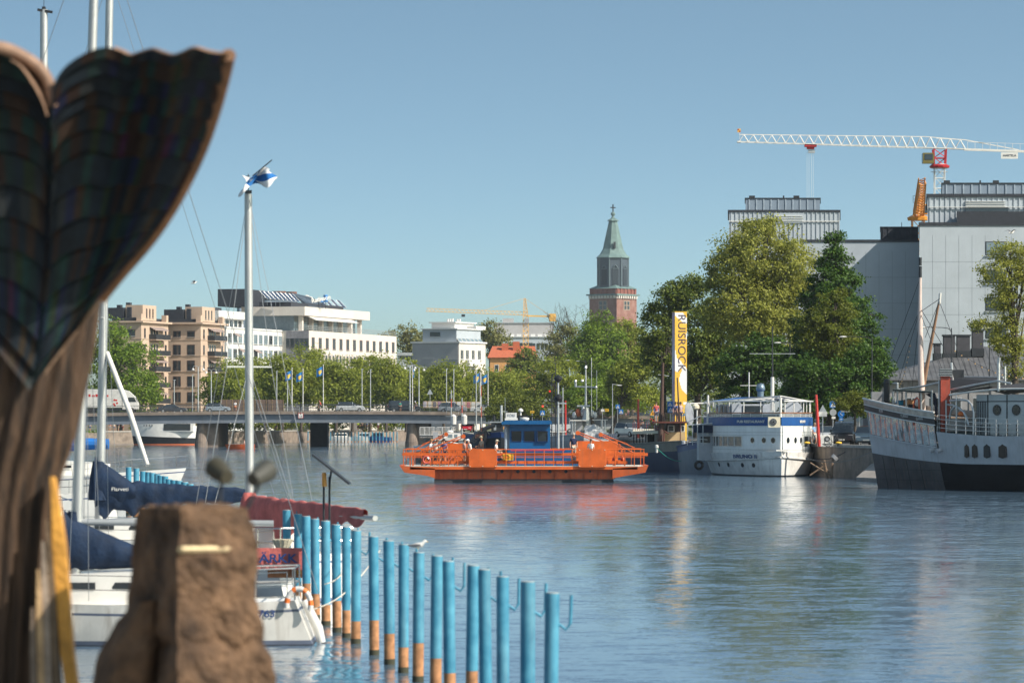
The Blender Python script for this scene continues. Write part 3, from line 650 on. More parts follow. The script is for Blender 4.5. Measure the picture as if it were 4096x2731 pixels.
for q in range(6):
    p = [g0 + uS * (q * 1.7) + Vector((0, 0, zt + .3)), g0 + uS * (q * 1.7 + 1.6) + Vector((0, 0, zt + .3))]
    m.add([p[0] + nS * .3, p[1] + nS * .3, p[1] + Vector((0, 0, 2.4)) - nS * 1.8, p[0] + Vector((0, 0, 2.4)) - nS * 1.8], [(0, 1, 2, 3)]); m.tube([p[0] + nS * .32, p[0] + Vector((0, 0, 2.45)) - nS * 1.78], .08, 4, 1)
m.build('glass_roof', [LGLASS, WHITE], b, world=True)
m = M(); slab(m, o + uS * 3 - nS * 2.5, 8, 5, zt + 2.7, zt + 3.9, uS, nS, 0); slab(m, o + uS * 3 - nS * 2.5, 8, 5, zt + 3.9, zt + 4.1, uS, nS, 0, .4)
slab(m, o + uS * 8 - nS * .5, 4, 7, zt + 2.7, zt + 3.4, uS, nS, 0); m.build('roof_storey', WSTUC, b, world=True)
for q in range(5): m = M(); m.tube([o + uS * (3 + q) - nS * (3 + q % 3) + Vector((0, 0, zt + 4.0)), o + uS * (3 + q) - nS * (3 + q % 3) + Vector((0, 0, zt + 4.7))], .25, 6); m.build('chimney', WSTUC, b, world=True)
for k in range(4):
    for q in (1.2, 3.4, 5.8, 8.4): window(f, b, q, zt - 2.2 - k * 3.5, 1.3, 1.9, WHITE, GLASS, 2)
    window(e, b, 1.3, zt - 2.2 - k * 3.5, 2.2, 1.7, DARK, GLASS, 2) if k == 0 else None
    window(e, b, 6.6, zt - 2.2 - k * 3.5, 2.3, 1.4, DARK, GLASS, 2)
    m = M(); f.bx(m, 2.4, 6.8, zt - 4.4 - k * 3.5, zt - 3.2 - k * 3.5, 0, 1.0); m.build('balcony', WSTUC, b, world=True)
window(Wall(o + uS * .5 - nS * .8, -nS, -uS), b, 4.6, zt + 1.7, 2.2, .8, DARK, GLASS, 2)
# low grey link
b = thing('link_building', 'low grey building between the hotel and the stepped apartment block', 'building', (PX(1620, 860), 860, 2.1)); m = M(); m.bx(PX(1590, 860), PX(1700, 860), 860, 875, 2.1, PZ(1422, 860)); m.build('wall', BGREY, b, world=True)
m = M(); m.bx(PX(1588, 860), PX(1702, 860), 859.5, 875, PZ(1422, 860), PZ(1410, 860)); m.build('roof', LGREY, b, world=True)
m = M(); m.bx(PX(1600, 860), PX(1655, 860), 859.9, 860.1, PZ(1436, 860), PZ(1424, 860)); m.build('window', GLASS, b, world=True)
# red roofed house
D0 = 800; b = thing('townhouse', 'ochre house with an orange red tiled roof behind the trees', 'building', (PX(2050, D0), D0, 2.1))
m = M(); m.bx(PX(1960, D0), PX(2145, D0), D0, D0 + 12, 2.1, PZ(1430, D0)); m.build('wall', mat('ochre_stucco', (.52, .27, .10), .85), b, world=True)
m = M(); x0, x1, z0, z1 = PX(1950, D0), PX(2150, D0), PZ(1430, D0), PZ(1382, D0)
m.add([(x0, D0 - .6, z0), (x1, D0 - .6, z0), (x1 - .5, D0 + 6, z1), (x0 + 1, D0 + 6, z1), (x0, D0 + 12.6, z0), (x1, D0 + 12.6, z0)], [(0, 1, 2, 3), (3, 2, 5, 4), (0, 3, 4), (1, 5, 2), (0, 4, 5, 1)]); ro = m.build('roof', TILE, b, world=True)
for a, c_ in ((2065, 0), (2020, .4)): m = M(); m.box((PX(a, D0), D0 + 4, z1 - c_), (1.4, 1, 1.8)); m.build('chimney', TILE, ro, world=True)
f = Wall((PX(1960, D0), D0, 0), (1, 0, 0), (0, -1, 0))
for q in range(4): window(f, b, 1.4 + q * 2.2, z0 - 2.2, .9, 1.5, WHITE)
# grey distant building behind the small crane
D0 = 1000; b = thing('office_building', 'wide pale grey building behind the distant yellow crane', 'building', (PX(2100, D0), D0, 2.1))
m = M(); m.bx(PX(1975, D0), PX(2215, D0), D0 + 6, D0 + 20, 2, PZ(1290, D0), 0); m.bx(PX(1990, D0), PX(2250, D0), D0, D0 + 6, 2, PZ(1350, D0), 1); m.bx(PX(2010, D0), PX(2055, D0), D0 + 8, D0 + 12, PZ(1290, D0), PZ(1270, D0), 0)
m.build('wall', [GSTUC, BGREY], b, world=True)
m = M(); m.bx(PX(1970, D0), PX(2218, D0), D0 + 5.7, D0 + 20, PZ(1290, D0), PZ(1287, D0)); m.bx(PX(1985, D0), PX(2255, D0), D0 - .3, D0 + 6, PZ(1350, D0), PZ(1346, D0)); m.build('roof', LGREY, b, world=True)
m = M(); m.bx(PX(2055, D0), PX(2130, D0), D0 - .1, D0, PZ(1330, D0) - 6, PZ(1325, D0) - 3)
m.build('glass_front', GLASS, b, world=True)
for q in range(8): m = M(); m.box((PX(2020 + q * 28, D0), D0 + 2, PZ(1344, D0)), (1.2, 1.2, 1.1)); m.build('roof_vent', WSTUC, b, world=True)
for q in range(14): m = M(); m.box((PX(2000 + q * 17, D0), D0 - .05, PZ(1385, D0)), (.7, .12, 1.6)); m.build('window', GLASS, b, world=True)
# --- cathedral
D0 = 1850; k = D0 / F; cx = PX(2452, D0); th = math.atan2(83, 107)
b = thing('church_tower', 'red brick church tower with a green copper spire and a cross', 'church tower', (cx, D0, 2), rz=-th)
def Z(v): return PZ(800 + v / 2.851, D0) - 2
S = 16.3
m = M(); m.box((0, 0, Z(1130) / 2), (S, S, Z(1130)), mi=0)
m.build('wall', REDBR, b)
m = M(); m.box((0, 0, (Z(1090) + Z(1130)) / 2), (S + .5, S + .5, Z(1090) - Z(1130)), mi=0); m.box((0, 0, Z(1085)), (S + 2.2, S + 2.2, .7), mi=1)
m.build('cornice', [mat('pale_brick_band', (.42, .36, .33), .9), COPPER], b)
m = M()
for q in range(9):
    t = -S / 2 + 1 + q * (S - 2) / 8
    for sx in (-1, 1): m.box((sx * (S / 2 + .5), t, (Z(1096) + Z(1126)) / 2), (.8, .8, 1.3)); m.box((t, sx * (S / 2 + .5), (Z(1096) + Z(1126)) / 2), (.8, .8, 1.3))
m.build('corbel', mat('white_corbel_plaster', (.62, .58, .53), .9), b)
m = M(); m.box((0, 0, (Z(1010) + Z(1080)) / 2), (S - .4, S - .4, Z(1010) - Z(1080)))
for q in range(6):
    t = -S / 2 + 1 + q * (S - 2) / 5
    for sx in (-1, 1): m.box((sx * (S / 2 - .1), t, (Z(1012) + Z(1078)) / 2), (.5, 1.2, 2.6)); m.box((t, sx * (S / 2 - .1), (Z(1012) + Z(1078)) / 2), (1.2, .5, 2.6))
m.build('parapet', mat('parapet_brick', (.21, .075, .055), .9, var=.2, scale=.5), b)
def pyr(m, s0, z0, s1, z1, n=4, rot=math.pi / 4, mi=0):
    m.tube([(0, 0, z0), (0, 0, z1)], [s0, s1], n, mi)
def ngon(m, rings, n, rot, mi=0):
    vs = []; fs = []
    for r_, z in rings:
        for q in range(n): a = rot + 2 * math.pi * q / n; vs.append((r_ * math.cos(a), r_ * math.sin(a), z))
    for i in range(len(rings) - 1):
        for q in range(n): q2 = (q + 1) % n; fs.append((i * n + q, i * n + q2, (i + 1) * n + q2, (i + 1) * n + q))
    fs.append(tuple(range(n))[::-1]); fs.append(tuple((len(rings) - 1) * n + q for q in range(n))); m.add(vs, fs, mi)
r2 = math.sqrt(2)
m = M(); ngon(m, [((S / 2 + .3) * r2, Z(1015)), (7.6, Z(975))], 4, math.pi / 4); m.build('skirt_roof', COPPER, b)
m = M(); ngon(m, [(7.55, Z(995)), (7.55, Z(662))], 8, math.pi / 8); m.build('belfry', mat('black_belfry_cladding', (.055, .075, .095), .6), b)
m = M()
for q in range(8): a = math.pi / 8 + q * math.pi / 4; m.tube([(7.6 * math.cos(a), 7.6 * math.sin(a), Z(990)), (7.6 * math.cos(a), 7.6 * math.sin(a), Z(665))], .35, 6)
m.build('corner_pilaster', mat('dark_copper', (.09, .125, .14), .6), b)
for q in range(8):
    a = q * math.pi / 4; c_ = Vector((math.cos(a) * 7.0, math.sin(a) * 7.0, 0)); t = Vector((-math.sin(a), math.cos(a), 0)); nn = Vector((math.cos(a), math.sin(a), 0)); m = M()
    pts = [(-1.5, Z(975)), (1.5, Z(975)), (1.5, Z(790)), (.8, Z(765)), (0, Z(748)), (-.8, Z(765)), (-1.5, Z(790))]
    v0 = [c_ + t * x + nn * .02 + Vector((0, 0, z)) for x, z in pts]; v1 = [v + nn * .25 for v in v0]; n_ = len(pts)
    m.add(v0 + v1, [tuple(range(n_))[::-1], tuple(range(n_, 2 * n_))] + [(i, (i + 1) % n_, n_ + (i + 1) % n_, n_ + i) for i in range(n_)]); m.tube(v1[2:] + [v1[2]], .22, 4, 1)
    m.build('louvre', [mat('louvre_dark', (.02, .03, .04), .6), mat('dark_copper', (.09, .125, .14), .6)], b)
m = M(); ngon(m, [(8.4, Z(664)), (8.3, Z(655)), (6.6, Z(620)), (5.1, Z(560)), (2.1, Z(245)), (2.1, Z(236))], 8, math.pi / 8, 0); m.build('spire', COPPER, b)
m = M(); ngon(m, [(2.9, Z(240)), (2.8, Z(232)), (.9, Z(205)), (.5, Z(180))], 8, math.pi / 8); m.ball((0, 0, Z(160)), 1.1, 10); m.build('finial', COPPER, b)
m = M(); m.box((0, 0, (Z(145) + Z(50)) / 2), (.45, .45, Z(50) - Z(145))); m.box((0, 0, Z(88)), (2.6, .4, .5), th); m.build('cross', DARK, b)
m = M(); m.box((3.7, -3.7, Z(520)), (.9, .9, 3), math.pi / 4); m.build('dormer', DARK, b)
for rz_, px_ in ((0, 0.4), (math.pi / 2, -1)):
    for fx in ('a',):
        nn = Vector((0, -1, 0)) if rz_ == 0 else Vector((1, 0, 0)); t = Vector((1, 0, 0)) if rz_ == 0 else Vector((0, 1, 0))
        nn = (Vector((0, -1, 0)), Vector((1, 0, 0)))[0 if rz_ == 0 else 1]
        wl = Wall(nn * (S / 2) + t * 0, t, nn); m = M(); wl.bx(m, -2.6, 2.6, Z(1262), Z(1148), 0, .1, 0)
        for q in (-1.2, 1.2):
            for z in (1180, 1230): wl.bx(m, q - .8, q + .8, Z(z + 20), Z(z - 20), .1, .16, 1)
        m.build('window', [mat('tracery_stone', (.30, .22, .17), .9), GLASS], b)
# --- right bank grey blocks
def joints(m, x0, x1, z0, z1, y, dx, dz, mi):
    x = x0 + dx
    while x < x1 - .3: m.box((x, y - .003, (z0 + z1) / 2), (.05, .012, z1 - z0 - .02), mi=mi); x += dx
    z = z1 - dz
    while z > z0 + .3: m.box(((x0 + x1) / 2, y - .003, z), (x1 - x0 - .02, .012, .05), mi=mi); z -= dz
JT = mat('panel_joint', (.28, .31, .34), .8, var=0)
def corr(m, x0, x1, z0, z1, y, dx, mi=0):
    x = x0 + dx / 2
    while x < x1: m.box((x, y - .04, (z0 + z1) / 2), (.14, .08, z1 - z0 - .04), mi=mi); x += dx
D0 = 400
b = thing('tower_block', 'large pale grey panel building at the right edge, stepped at the top with dark bands', 'building', (PX(3900, D0), D0, 2.3))
x0, x1 = PX(3678, D0), PX(4500, D0)
zt = PZ(903, D0)
m = M(); m.bxs(x0, x1, D0, D0 + 30, 2.3, zt); joints(m, x0, x1, 2.3, zt - 1, D0, 1.37, 2.75, 1); m.build('wall', [BGREY, JT], b, world=True)
m = M(); m.bxs(x0 - .1, x1, D0 - .1, D0 + 30, zt, zt + .35); m.build('roof', ROOFD, b, world=True)
xa = PX(3718, D0); za = PZ(783, D0); m = M(); m.bxs(xa, x1, D0 + 2, D0 + 28, zt + .35, za, 0); corr(m, xa, x1, zt + .4, za, D0 + 2, .55, 1); m.build('upper_storey', [BGREY, BGREY], b, world=True)
m = M(); m.bxs(PX(3870, D0), PX(4040, D0), D0 + 1.85, D0 + 1.97, PZ(826, D0), PZ(800, D0), 0)
for q in range(3): m.bxs(PX(3870, D0), PX(4030, D0), D0 + 1.75, D0 + 1.85, PZ(803 + q * 9, D0), PZ(801 + q * 9, D0), 1)
m.bxs(xa, x1, D0 + 1.7, D0 + 1.86, PZ(826, D0), PZ(824, D0), 1); m.bxs(PX(3870, D0), PX(4040, D0), D0 + 1.8, D0 + 1.97, PZ(842, D0), PZ(828, D0), 2)
m.build('louvre_band', [BGREY, WHITE, GLASS], b, world=True)
m = M(); m.bxs(xa - .15, x1, D0 + 1.8, D0 + 28, za, za + .3); m.build('roof_edge', ROOFD, b, world=True)
m = M(); m.bxs(PX(3829, D0), x1, D0 + .5, D0 + 1.6, PZ(898, D0), PZ(845, D0)); m.build('dark_band', ROOFD, b, world=True)
xa = PX(3794, D0); m = M(); m.bxs(xa, x1, D0 + 6, D0 + 25, za + .3, PZ(722, D0), 0); corr(m, xa, x1, za + .35, PZ(724, D0), D0 + 6, .9, 1); m.bxs(xa - .1, x1, D0 + 5.9, D0 + 25, PZ(722, D0), PZ(717, D0), 2)
m.build('plant_room', [BGREY2, mat('cladding_rib', (.30, .36, .42), .6), DARK], b, world=True)
for p, s in ((3822, .6), (4022, .6), (3958, .12)): m = M(); m.box((PX(p, D0), D0 + 8, PZ(712, D0)), (s, .6, .45)); m.build('roof_vent', DARK, b, world=True)
f = Wall((0, D0, 0), (1, 0, 0), (0, -1, 0))
for z0, z1 in ((967, 1021), (1078, 1135), (1188, 1245), (1299, 1356), (1410, 1467)):
    window(f, b, PX(3984, D0), (PZ(z0, D0) + PZ(z1, D0)) / 2, 2.2, 1.45, DARK, LGLASS if z0 < 1000 else GLASS, 2)
    window(f, b, PX(4260, D0), (PZ(z0, D0) + PZ(z1, D0)) / 2, 2.2, 1.45, DARK, GLASS, 2)
D1 = 408; b = thing('tower_block', 'recessed pale grey panel wall with a diagonal shadow, left of the large panel building', 'building', (PX(3500, D1), D1, 2.3))
x0, x1 = PX(3200, D1), PX(3677, D1); zt = PZ(968, D1)
m = M(); m.bxs(x0, x1, D1, D1 + 22, 2.3, zt); joints(m, x0, x1, 2.3, zt - 1, D1, 1.4, 2.75, 1); m.build('wall', [BGREY, JT], b, world=True)
m = M(); m.bxs(x0, x1, D1 - .1, D1 + 22, zt, zt + .25); m.build('roof', ROOFD, b, world=True)
m = M(); m.bxs(PX(3525, D1), x1, D1 + 1, D1 + 12, zt + .25, PZ(907, D1)); m.bxs(PX(3523, D1), x1 , D1 + .9, D1 + 12, PZ(907, D1), PZ(905, D1)); corr(m, PX(3525, D1), x1, zt + .3, PZ(908, D1), D1 + 1, .6); m.build('plant_room', ROOFD, b, world=True)
m = M(); m.tube([(PX(3618, D1), D1 + 3, PZ(907, D1)), (PX(3618, D1), D1 + 3, PZ(884, D1))], .04, 4); m.build('aerial', DARK, b, world=True)
D1 = 470; b = thing('tower_block', 'grey tower with ribbed steel rooftop storey rising behind the willow', 'building', (PX(3140, D1), D1, 2.3))
x0, x1 = PX(2916, D1), PX(3357, D1); zt = PZ(848, D1)
tb = Matrix()
m = M(); m.bxs(x0, x1, D1, D1 + 20, 2.3, zt, 0); corr(m, x0, x1, 10, zt, D1, .55, 0)
m.add([(x1, D1 + .01, 2.3), (x1 + .6, D1 + 8, 2.3), (x1 + .6, D1 + 8, zt - .05), (x1, D1 + .01, zt - .05), (x1, D1 + 19, 2.3), (x1, D1 + 19, zt - .05)], [(0, 1, 2, 3), (1, 4, 5, 2)]); m.build('wall', BGREY, b, world=True)
m = M(); m.bxs(x0 - .15, x1 + .15, D1 - .15, D1 + 20, zt, zt + .25); m.build('roof', ROOFD, b, world=True)
m = M(); m.bxs(PX(3095, D1), PX(3215, D1), D1 - .16, D1 - .1, PZ(892, D1), PZ(853, D1), 0)
for q in range(3): m.bxs(PX(3100, D1), PX(3210, D1), D1 - .25, D1 - .16, PZ(866 + q * 9, D1), PZ(864 + q * 9, D1), 1)
m.bxs(x0, x1, D1 - .2, D1 - .1, PZ(887, D1), PZ(884, D1), 1); m.build('louvre_band', [BGREY, WHITE], b, world=True)
xa, xb = PX(2990, D1), PX(3290, D1); m = M(); m.bxs(xa, xb, D1 + 4, D1 + 15, zt + .25, PZ(788, D1), 0); corr(m, xa, xb, zt + .3, PZ(790, D1), D1 + 4, .9, 1); m.bxs(xa - .1, xb + .1, D1 + 3.9, D1 + 15, PZ(788, D1), PZ(784, D1), 2)
m.add([(xb, D1 + 4, zt + .3), (xb + .35, D1 + 9, zt + .3), (xb + .35, D1 + 9, PZ(790, D1)), (xb, D1 + 4, PZ(790, D1))], [(0, 1, 2, 3)], 1)
m.build('plant_room', [BGREY2, mat('cladding_rib', (.30, .36, .42), .6), DARK], b, world=True)
for p, s in ((3020, .7), (3148, .15), (3200, .7)): m = M(); m.box((PX(p, D1), D1 + 6, PZ(780, D1)), (s, .6, .5)); m.build('roof_vent', DARK, b, world=True)
# --- old quay house with the metal roof
D1 = 330; b = thing('warehouse', 'old grey rendered quay house with a dark metal hip roof and four chimneys', 'building', (PX(3900, D1), D1, 2.3))
x0, x1 = PX(3512, D1), PX(4600, D1); ze = PZ(1518, D1); zr = PZ(1380, D1)
m = M(); m.bx(x0, x1, D1, D1 + 14, 2.3, ze)
for q in range(12): m.box((x0 + .4 + q * 1.9, D1 - .03, (2.3 + ze) / 2), (.35, .1, ze - 2.5))
m.box(((x0 + x1) / 2, D1 - .08, ze - .25), (x1 - x0 + .3, .2, .3)); m.build('wall', mat('old_grey_render', (.24, .235, .24), .9, var=.2, scale=.8, streak=.4), b, world=True)
OR = mat('old_metal_roof', (.115, .115, .12), .55, .2, var=.3, scale=1.2)
m = M(); e0, e1 = x0 - .5, x1 + .5; rx0 = PX(3965, D1)
m.add([(e0, D1 - .6, ze), (e1, D1 - .6, ze), (e1, D1 + 7, zr), (rx0, D1 + 7, zr), (e0, D1 + 14.6, ze), (e1, D1 + 14.6, ze), (e0, D1 - .6, ze - .1), (e1, D1 - .6, ze - .1), (e0, D1 + 14.6, ze - .1), (e1, D1 + 14.6, ze - .1)], [(0, 1, 2, 3), (3, 2, 5, 4), (0, 3, 4), (0, 6, 7, 1), (0, 4, 8, 6)])
for q in range(60):
    x = e0 + .2 + q * .45
    if x > e1: break
    t = min(1, (x - e0) / (rx0 - e0)); m.tube([(x, D1 - .58, ze + .02), (x, D1 - .6 + 7.6 * t, ze + (zr - ze) * t + .02)], .025, 3)
ro = m.build('roof', OR, b, world=True)
for (a, c_, y0, y1) in ((3738, 3763, 1372, 1425), (3775, 3820, 1338, 1425), (3829, 3880, 1338, 1415), (3890, 3934, 1318, 1405)):
    yy = D1 + 4.5; m = M(); m.bx(PX(a, yy), PX(c_, yy), yy, yy + .8, PZ(y1 + 20, yy), PZ(y0 + 6, yy), 0); m.bx(PX(a - 4, yy), PX(c_ + 4, yy), yy - .08, yy + .9, PZ(y0 + 6, yy), PZ(y0, yy), 1)
    m.bx(PX(a - 3, yy), PX(c_ + 3, yy), yy - .1, yy + .9, PZ(y1 + 20, yy), PZ(y1 - 12, yy), 1); m.build('chimney', [mat('chimney_plate', (.05, .048, .055), .6), DARK], ro, world=True)
f = Wall((0, D1, 0), (1, 0, 0), (0, -1, 0))
for q in range(8): window(f, b, PX(3560 + q * 88, D1), ze - 2.2, 1.0, 1.4, GREY, GLASS, 2)

# ------------------------------------------------------------- cranes
def lattice(m, a, b_, w0, w1, n, r=.06, tri=False, upv=(0, 0, 1), mi=0):
    a, b_ = Vector(a), Vector(b_); d = (b_ - a).normalized(); s = d.cross(Vector(upv)).normalized(); u = s.cross(d)
    def cr(t):
        w_ = w0 + (w1 - w0) * t; c = a.lerp(b_, t)
        return [c - s * w_ / 2, c + s * w_ / 2, c + u * w_ * .95] if tri else [c + s * w_ / 2 * i + u * w_ / 2 * j for i, j in ((-1, -1), (1, -1), (1, 1), (-1, 1))]
    k = 3 if tri else 4
    for i in range(k): m.tube([cr(0)[i], cr(1)[i]], r, 4, mi)
    for q in range(n):
        c0, c1, cm = cr(q / n), cr((q + 1) / n), cr((q + .5) / n)
        if tri:
            for i in (0, 1): m.tube([c0[i], cm[2]], r * .7, 3, mi); m.tube([cm[2], c1[i]], r * .7, 3, mi)
            m.tube([c0[0], c0[1]], r * .6, 3, mi)
        else:
            for i in range(4):
                j = (i + 1) % 4; m.tube([c0[i], c1[j]], r * .6, 3, mi); m.tube([c0[i], c0[j]], r * .6, 3, mi)
CRW = mat('crane_white', (.66, .64, .60), .5, var=.1); CRR = mat('crane_red', (.42, .02, .025), .5); CRO = mat('crane_orange', (.62, .24, .03), .55, var=.2); CRY = mat('crane_yellow', (.70, .40, .10), .55)
D1 = 520; mx = 3758; c = thing('tower_crane', 'large white tower crane with a red slewing section above the tower blocks', 'crane', (PX(mx, D1), D1, 2.3))
m = M(); lattice(m, (PX(mx, D1), D1, 2.3), (PX(mx, D1), D1, PZ(672, D1)), 1.35, 1.35, 26, .07, upv=(0, 1, 0)); m.build('mast', CRW, c, world=True)
m = M(); m.lathe([(1.3, 0), (1.4, .25), (.9, .5)], (PX(mx, D1), D1, PZ(672, D1)), 12); lattice(m, (PX(mx, D1), D1, PZ(668, D1)), (PX(mx, D1), D1, PZ(598, D1)), 1.5, 1.7, 2, .12, upv=(0, 1, 0)); m.build('slewing_ring', CRR, c, world=True)
m = M()
for s in range(4):
    a = math.pi / 4 + s * math.pi / 2; 
for h in (0, .5, 1): m.tube([(PX(mx, D1) + 1.15 * math.cos(t), D1 + 1.15 * math.sin(t), PZ(688, D1) + h) for t in np.linspace(0, 2 * math.pi, 9)], .03, 4)
m.build('platform_railing', LGREY, c, world=True)
m = M(); m.box((PX(3712, D1), D1 - .2, PZ(634, D1)), (1.5, 1.4, 1.4), mi=0); m.box((PX(3695, D1), D1 - .2, PZ(634, D1)), (.5, 1.2, 1.2), mi=1); m.box((PX(3712, D1), D1 - .92, PZ(630, D1)), (1.1, .04, .8), mi=1); m.build('cab', [mat('cab_olive', (.16, .13, .03), .5), GLASS], c, world=True)
jy = D1
a = (PX(2956, jy), jy, PZ(568, jy)); b_ = (PX(3700, jy), jy, PZ(592, jy)); e_ = (PX(3860, jy), jy, PZ(597, jy))
m = M(); lattice(m, a, b_, 1.05, 1.6, 20, .075, True); lattice(m, b_, e_, 1.6, 1.3, 4, .075, True); m.box(a, (.5, 1.2, .2), mi=0); m.build('jib', CRW, c, world=True)
m = M(); m.tube([(PX(3745, jy), jy, PZ(553, jy)), (PX(3860, jy), jy, PZ(560, jy)), (PX(4075, jy), jy, PZ(600, jy))], .09, 4); m.tube([e_, (PX(4300, jy), jy, PZ(612, jy))], .16, 4); m.tube([e_ + Vector((0, 1, 0)) if False else (PX(3860, jy), jy + 1.2, PZ(597, jy)), (PX(4300, jy), jy + 1.2, PZ(612, jy))], .16, 4)
for q in range(14): p = 3870 + q * 30; m.tube([(PX(p, jy), jy - .1, PZ(598 + q * 1.05, jy)), (PX(p, jy), jy - .1, PZ(598 + q * 1.05, jy) + 1.0)], .03, 4)
m.tube([(PX(3870, jy), jy - .1, PZ(598, jy) + 1), (PX(4280, jy), jy - .1, PZ(612, jy) + 1)], .03, 4)
m.build('counter_jib', CRW, c, world=True)
m = M(); m.box((PX(4330, jy), jy, PZ(640, jy)), (2.6, 1.6, 2.6)); m.build('counterweight', CONC, c, world=True)
m = M(); m.box((PX(3242, jy), jy, PZ(583, jy)), (1.6, 1.2, .35)); m.box((PX(3242, jy), jy, PZ(590, jy)), (1.0, .8, .5)); m.build('trolley', CRR, c, world=True)
m = M(); m.box((PX(3246, jy), jy, PZ(606, jy)), (.9, .5, .45))
for p in (3228, 3236, 3246, 3253): m.tube([(PX(p, jy), jy, PZ(592, jy)), (PX(p, jy), jy, PZ(880, jy))], .018, 3)
m.build('hoist_cable', LGREY, c, world=True)
fl = thing('jib_banner', 'small white banner with dark lettering hanging under the white crane', 'banner', P(4038, 623, jy - .4)); m = M(); m.box((0, 0, 0), (2.3, .06, .85)); m.build('cloth', WHITE, fl); text('lettering', 'HARTELA', .42, frame((fl.location.x, fl.location.y - .04, fl.location.z), (1, 0, 0), (0, -1, 0)), NAVY, fl, .005, bold=.01)
fl = thing('marker_flag', 'tiny orange checked marker plate at the tip of the white crane', 'marker', P(2956, 523, jy)); m = M(); m.box((0, 0, 0), (.45, .04, .5), mi=0); m.box((-.11, 0, .12), (.2, .05, .22), mi=1); m.box((.11, 0, -.12), (.2, .05, .22), mi=1); m.build('plate', [CRY, BRICKRED], fl); m = M(); m.tube([(0.1, 0, -.2), (.1, 0, -1.6)], .03, 4); m.build('pole', WHITE, fl)
D1 = 560; c = thing('tower_crane', 'orange crane seen end on behind the dark rooftop, left of the white crane mast', 'crane', (PX(3672, D1), D1, 2.3))
m = M(); lattice(m, (PX(3672, D1), D1, 2.3), (PX(3672, D1), D1, PZ(880, D1)), 1.7, 1.7, 16, .1, upv=(0, 1, 0)); m.build('mast', CRO, c, world=True)
m = M(); m.lathe([(1.6, 0), (1.7, .4), (1.1, .7)], (PX(3674, D1), D1, PZ(882, D1)), 10); lattice(m, (PX(3672, D1), D1, PZ(868, D1)), (PX(3680, D1), D1, PZ(790, D1)), 1.3, 1.1, 6, .14, upv=(0, 1, 0)); m.build('slewing_ring', CRO, c, world=True)
m = M(); lattice(m, (PX(3674, D1), D1, PZ(860, D1)), (PX(3689, D1 - 9), D1 - 9, PZ(724, D1 - 9)), 1.3, .9, 14, .12, upv=(0, 1, 0)); m.build('jib', CRO, c, world=True)
m = M(); m.box((PX(3705, D1), D1, PZ(838, D1)), (1.4, 1.4, 1.5), mi=0); m.box((PX(3703, D1), D1 - .72, PZ(838, D1)), (.9, .04, 1.1), mi=1); m.build('cab', [CRO, GLASS], c, world=True)
m = M()
for h in (0, .5, 1): m.tube([(PX(3650, D1), D1 - .8, PZ(812, D1) + h), (PX(3700, D1), D1 - .8, PZ(812, D1) + h)], .04, 4)
for p in (3650, 3675, 3700): m.tube([(PX(p, D1), D1 - .8, PZ(812, D1)), (PX(p, D1), D1 - .8, PZ(812, D1) + 1)], .04, 4)
m.build('platform_railing', DARK, c, world=True)
D1 = 950; mx = 2103; c = thing('tower_crane', 'distant yellow tower crane with a long thin jib above the red roofed house', 'crane', (PX(mx, D1), D1, 2.3))
m = M(); lattice(m, (PX(mx, D1), D1, 2.3), (PX(mx, D1), D1, PZ(1262, D1)), 1.3, 1.3, 22, .1, upv=(0, 1, 0)); lattice(m, (PX(mx, D1), D1, PZ(1262, D1)), (PX(2099, D1), D1, PZ(1193, D1)), 1.1, .4, 5, .1, upv=(0, 1, 0)); m.build('mast', CRY, c, world=True)
m = M(); lattice(m, (PX(1705, D1), D1, PZ(1245, D1)), (PX(mx, D1), D1, PZ(1261, D1)), .8, .9, 26, .07, True); m.build('jib', CRY, c, world=True)
m = M(); m.tube([(PX(mx, D1), D1, PZ(1263, D1)), (PX(2225, D1), D1, PZ(1266, D1))], .25, 4); m.build('counter_jib', CRY, c, world=True)
m = M(); m.box((PX(2210, D1), D1, PZ(1270, D1)), (1.6, 1.4, 1.9)); m.build('counterweight', CRY, c, world=True)
m = M(); m.box((PX(2108, D1), D1 - .8, PZ(1283, D1)), (1.0, 1, 1.1)); m.build('cab', GREY, c, world=True)
m = M(); m.tube([(PX(2099, D1), D1, PZ(1193, D1)), (PX(1900, D1), D1, PZ(1252, D1))], .04, 3); m.tube([(PX(2099, D1), D1, PZ(1193, D1)), (PX(2200, D1), D1, PZ(1262, D1))], .04, 3); m.build('tie_bar', CRY, c, world=True)
m = M(); m.box((PX(1853, D1), D1, PZ(1262, D1)), (.9, .6, .6)); m.build('trolley', DARK, c, world=True)
# ------------------------------------------------------------- people (continuous skinned bodies)
def skin_mesh(name, joints, edges, sub=1):
    me = bpy.data.meshes.new(name); me.from_pydata([j[0] for j in joints], edges, [])
    o = bpy.data.objects.new('tmp', me); COL.objects.link(o)
    bm = bmesh.new(); bm.from_mesh(me); bm.verts.ensure_lookup_table(); ly = bm.verts.layers.skin.verify()
    for i, v in enumerate(bm.verts):
        r = joints[i][1]; v[ly].radius = (r, r) if not isinstance(r, tuple) else r
        v[ly].use_root = (i == 0)
    bm.to_mesh(me); bm.free()
    md = o.modifiers.new('s', 'SKIN'); md.use_smooth_shade = True
    if sub: s = o.modifiers.new('u', 'SUBSURF'); s.levels = sub; s.render_levels = sub
    dg = bpy.context.evaluated_depsgraph_get(); dg.update()
    r = bpy.data.meshes.new_from_object(o.evaluated_get(dg)); bpy.data.objects.remove(o)
    r.name = name; return r
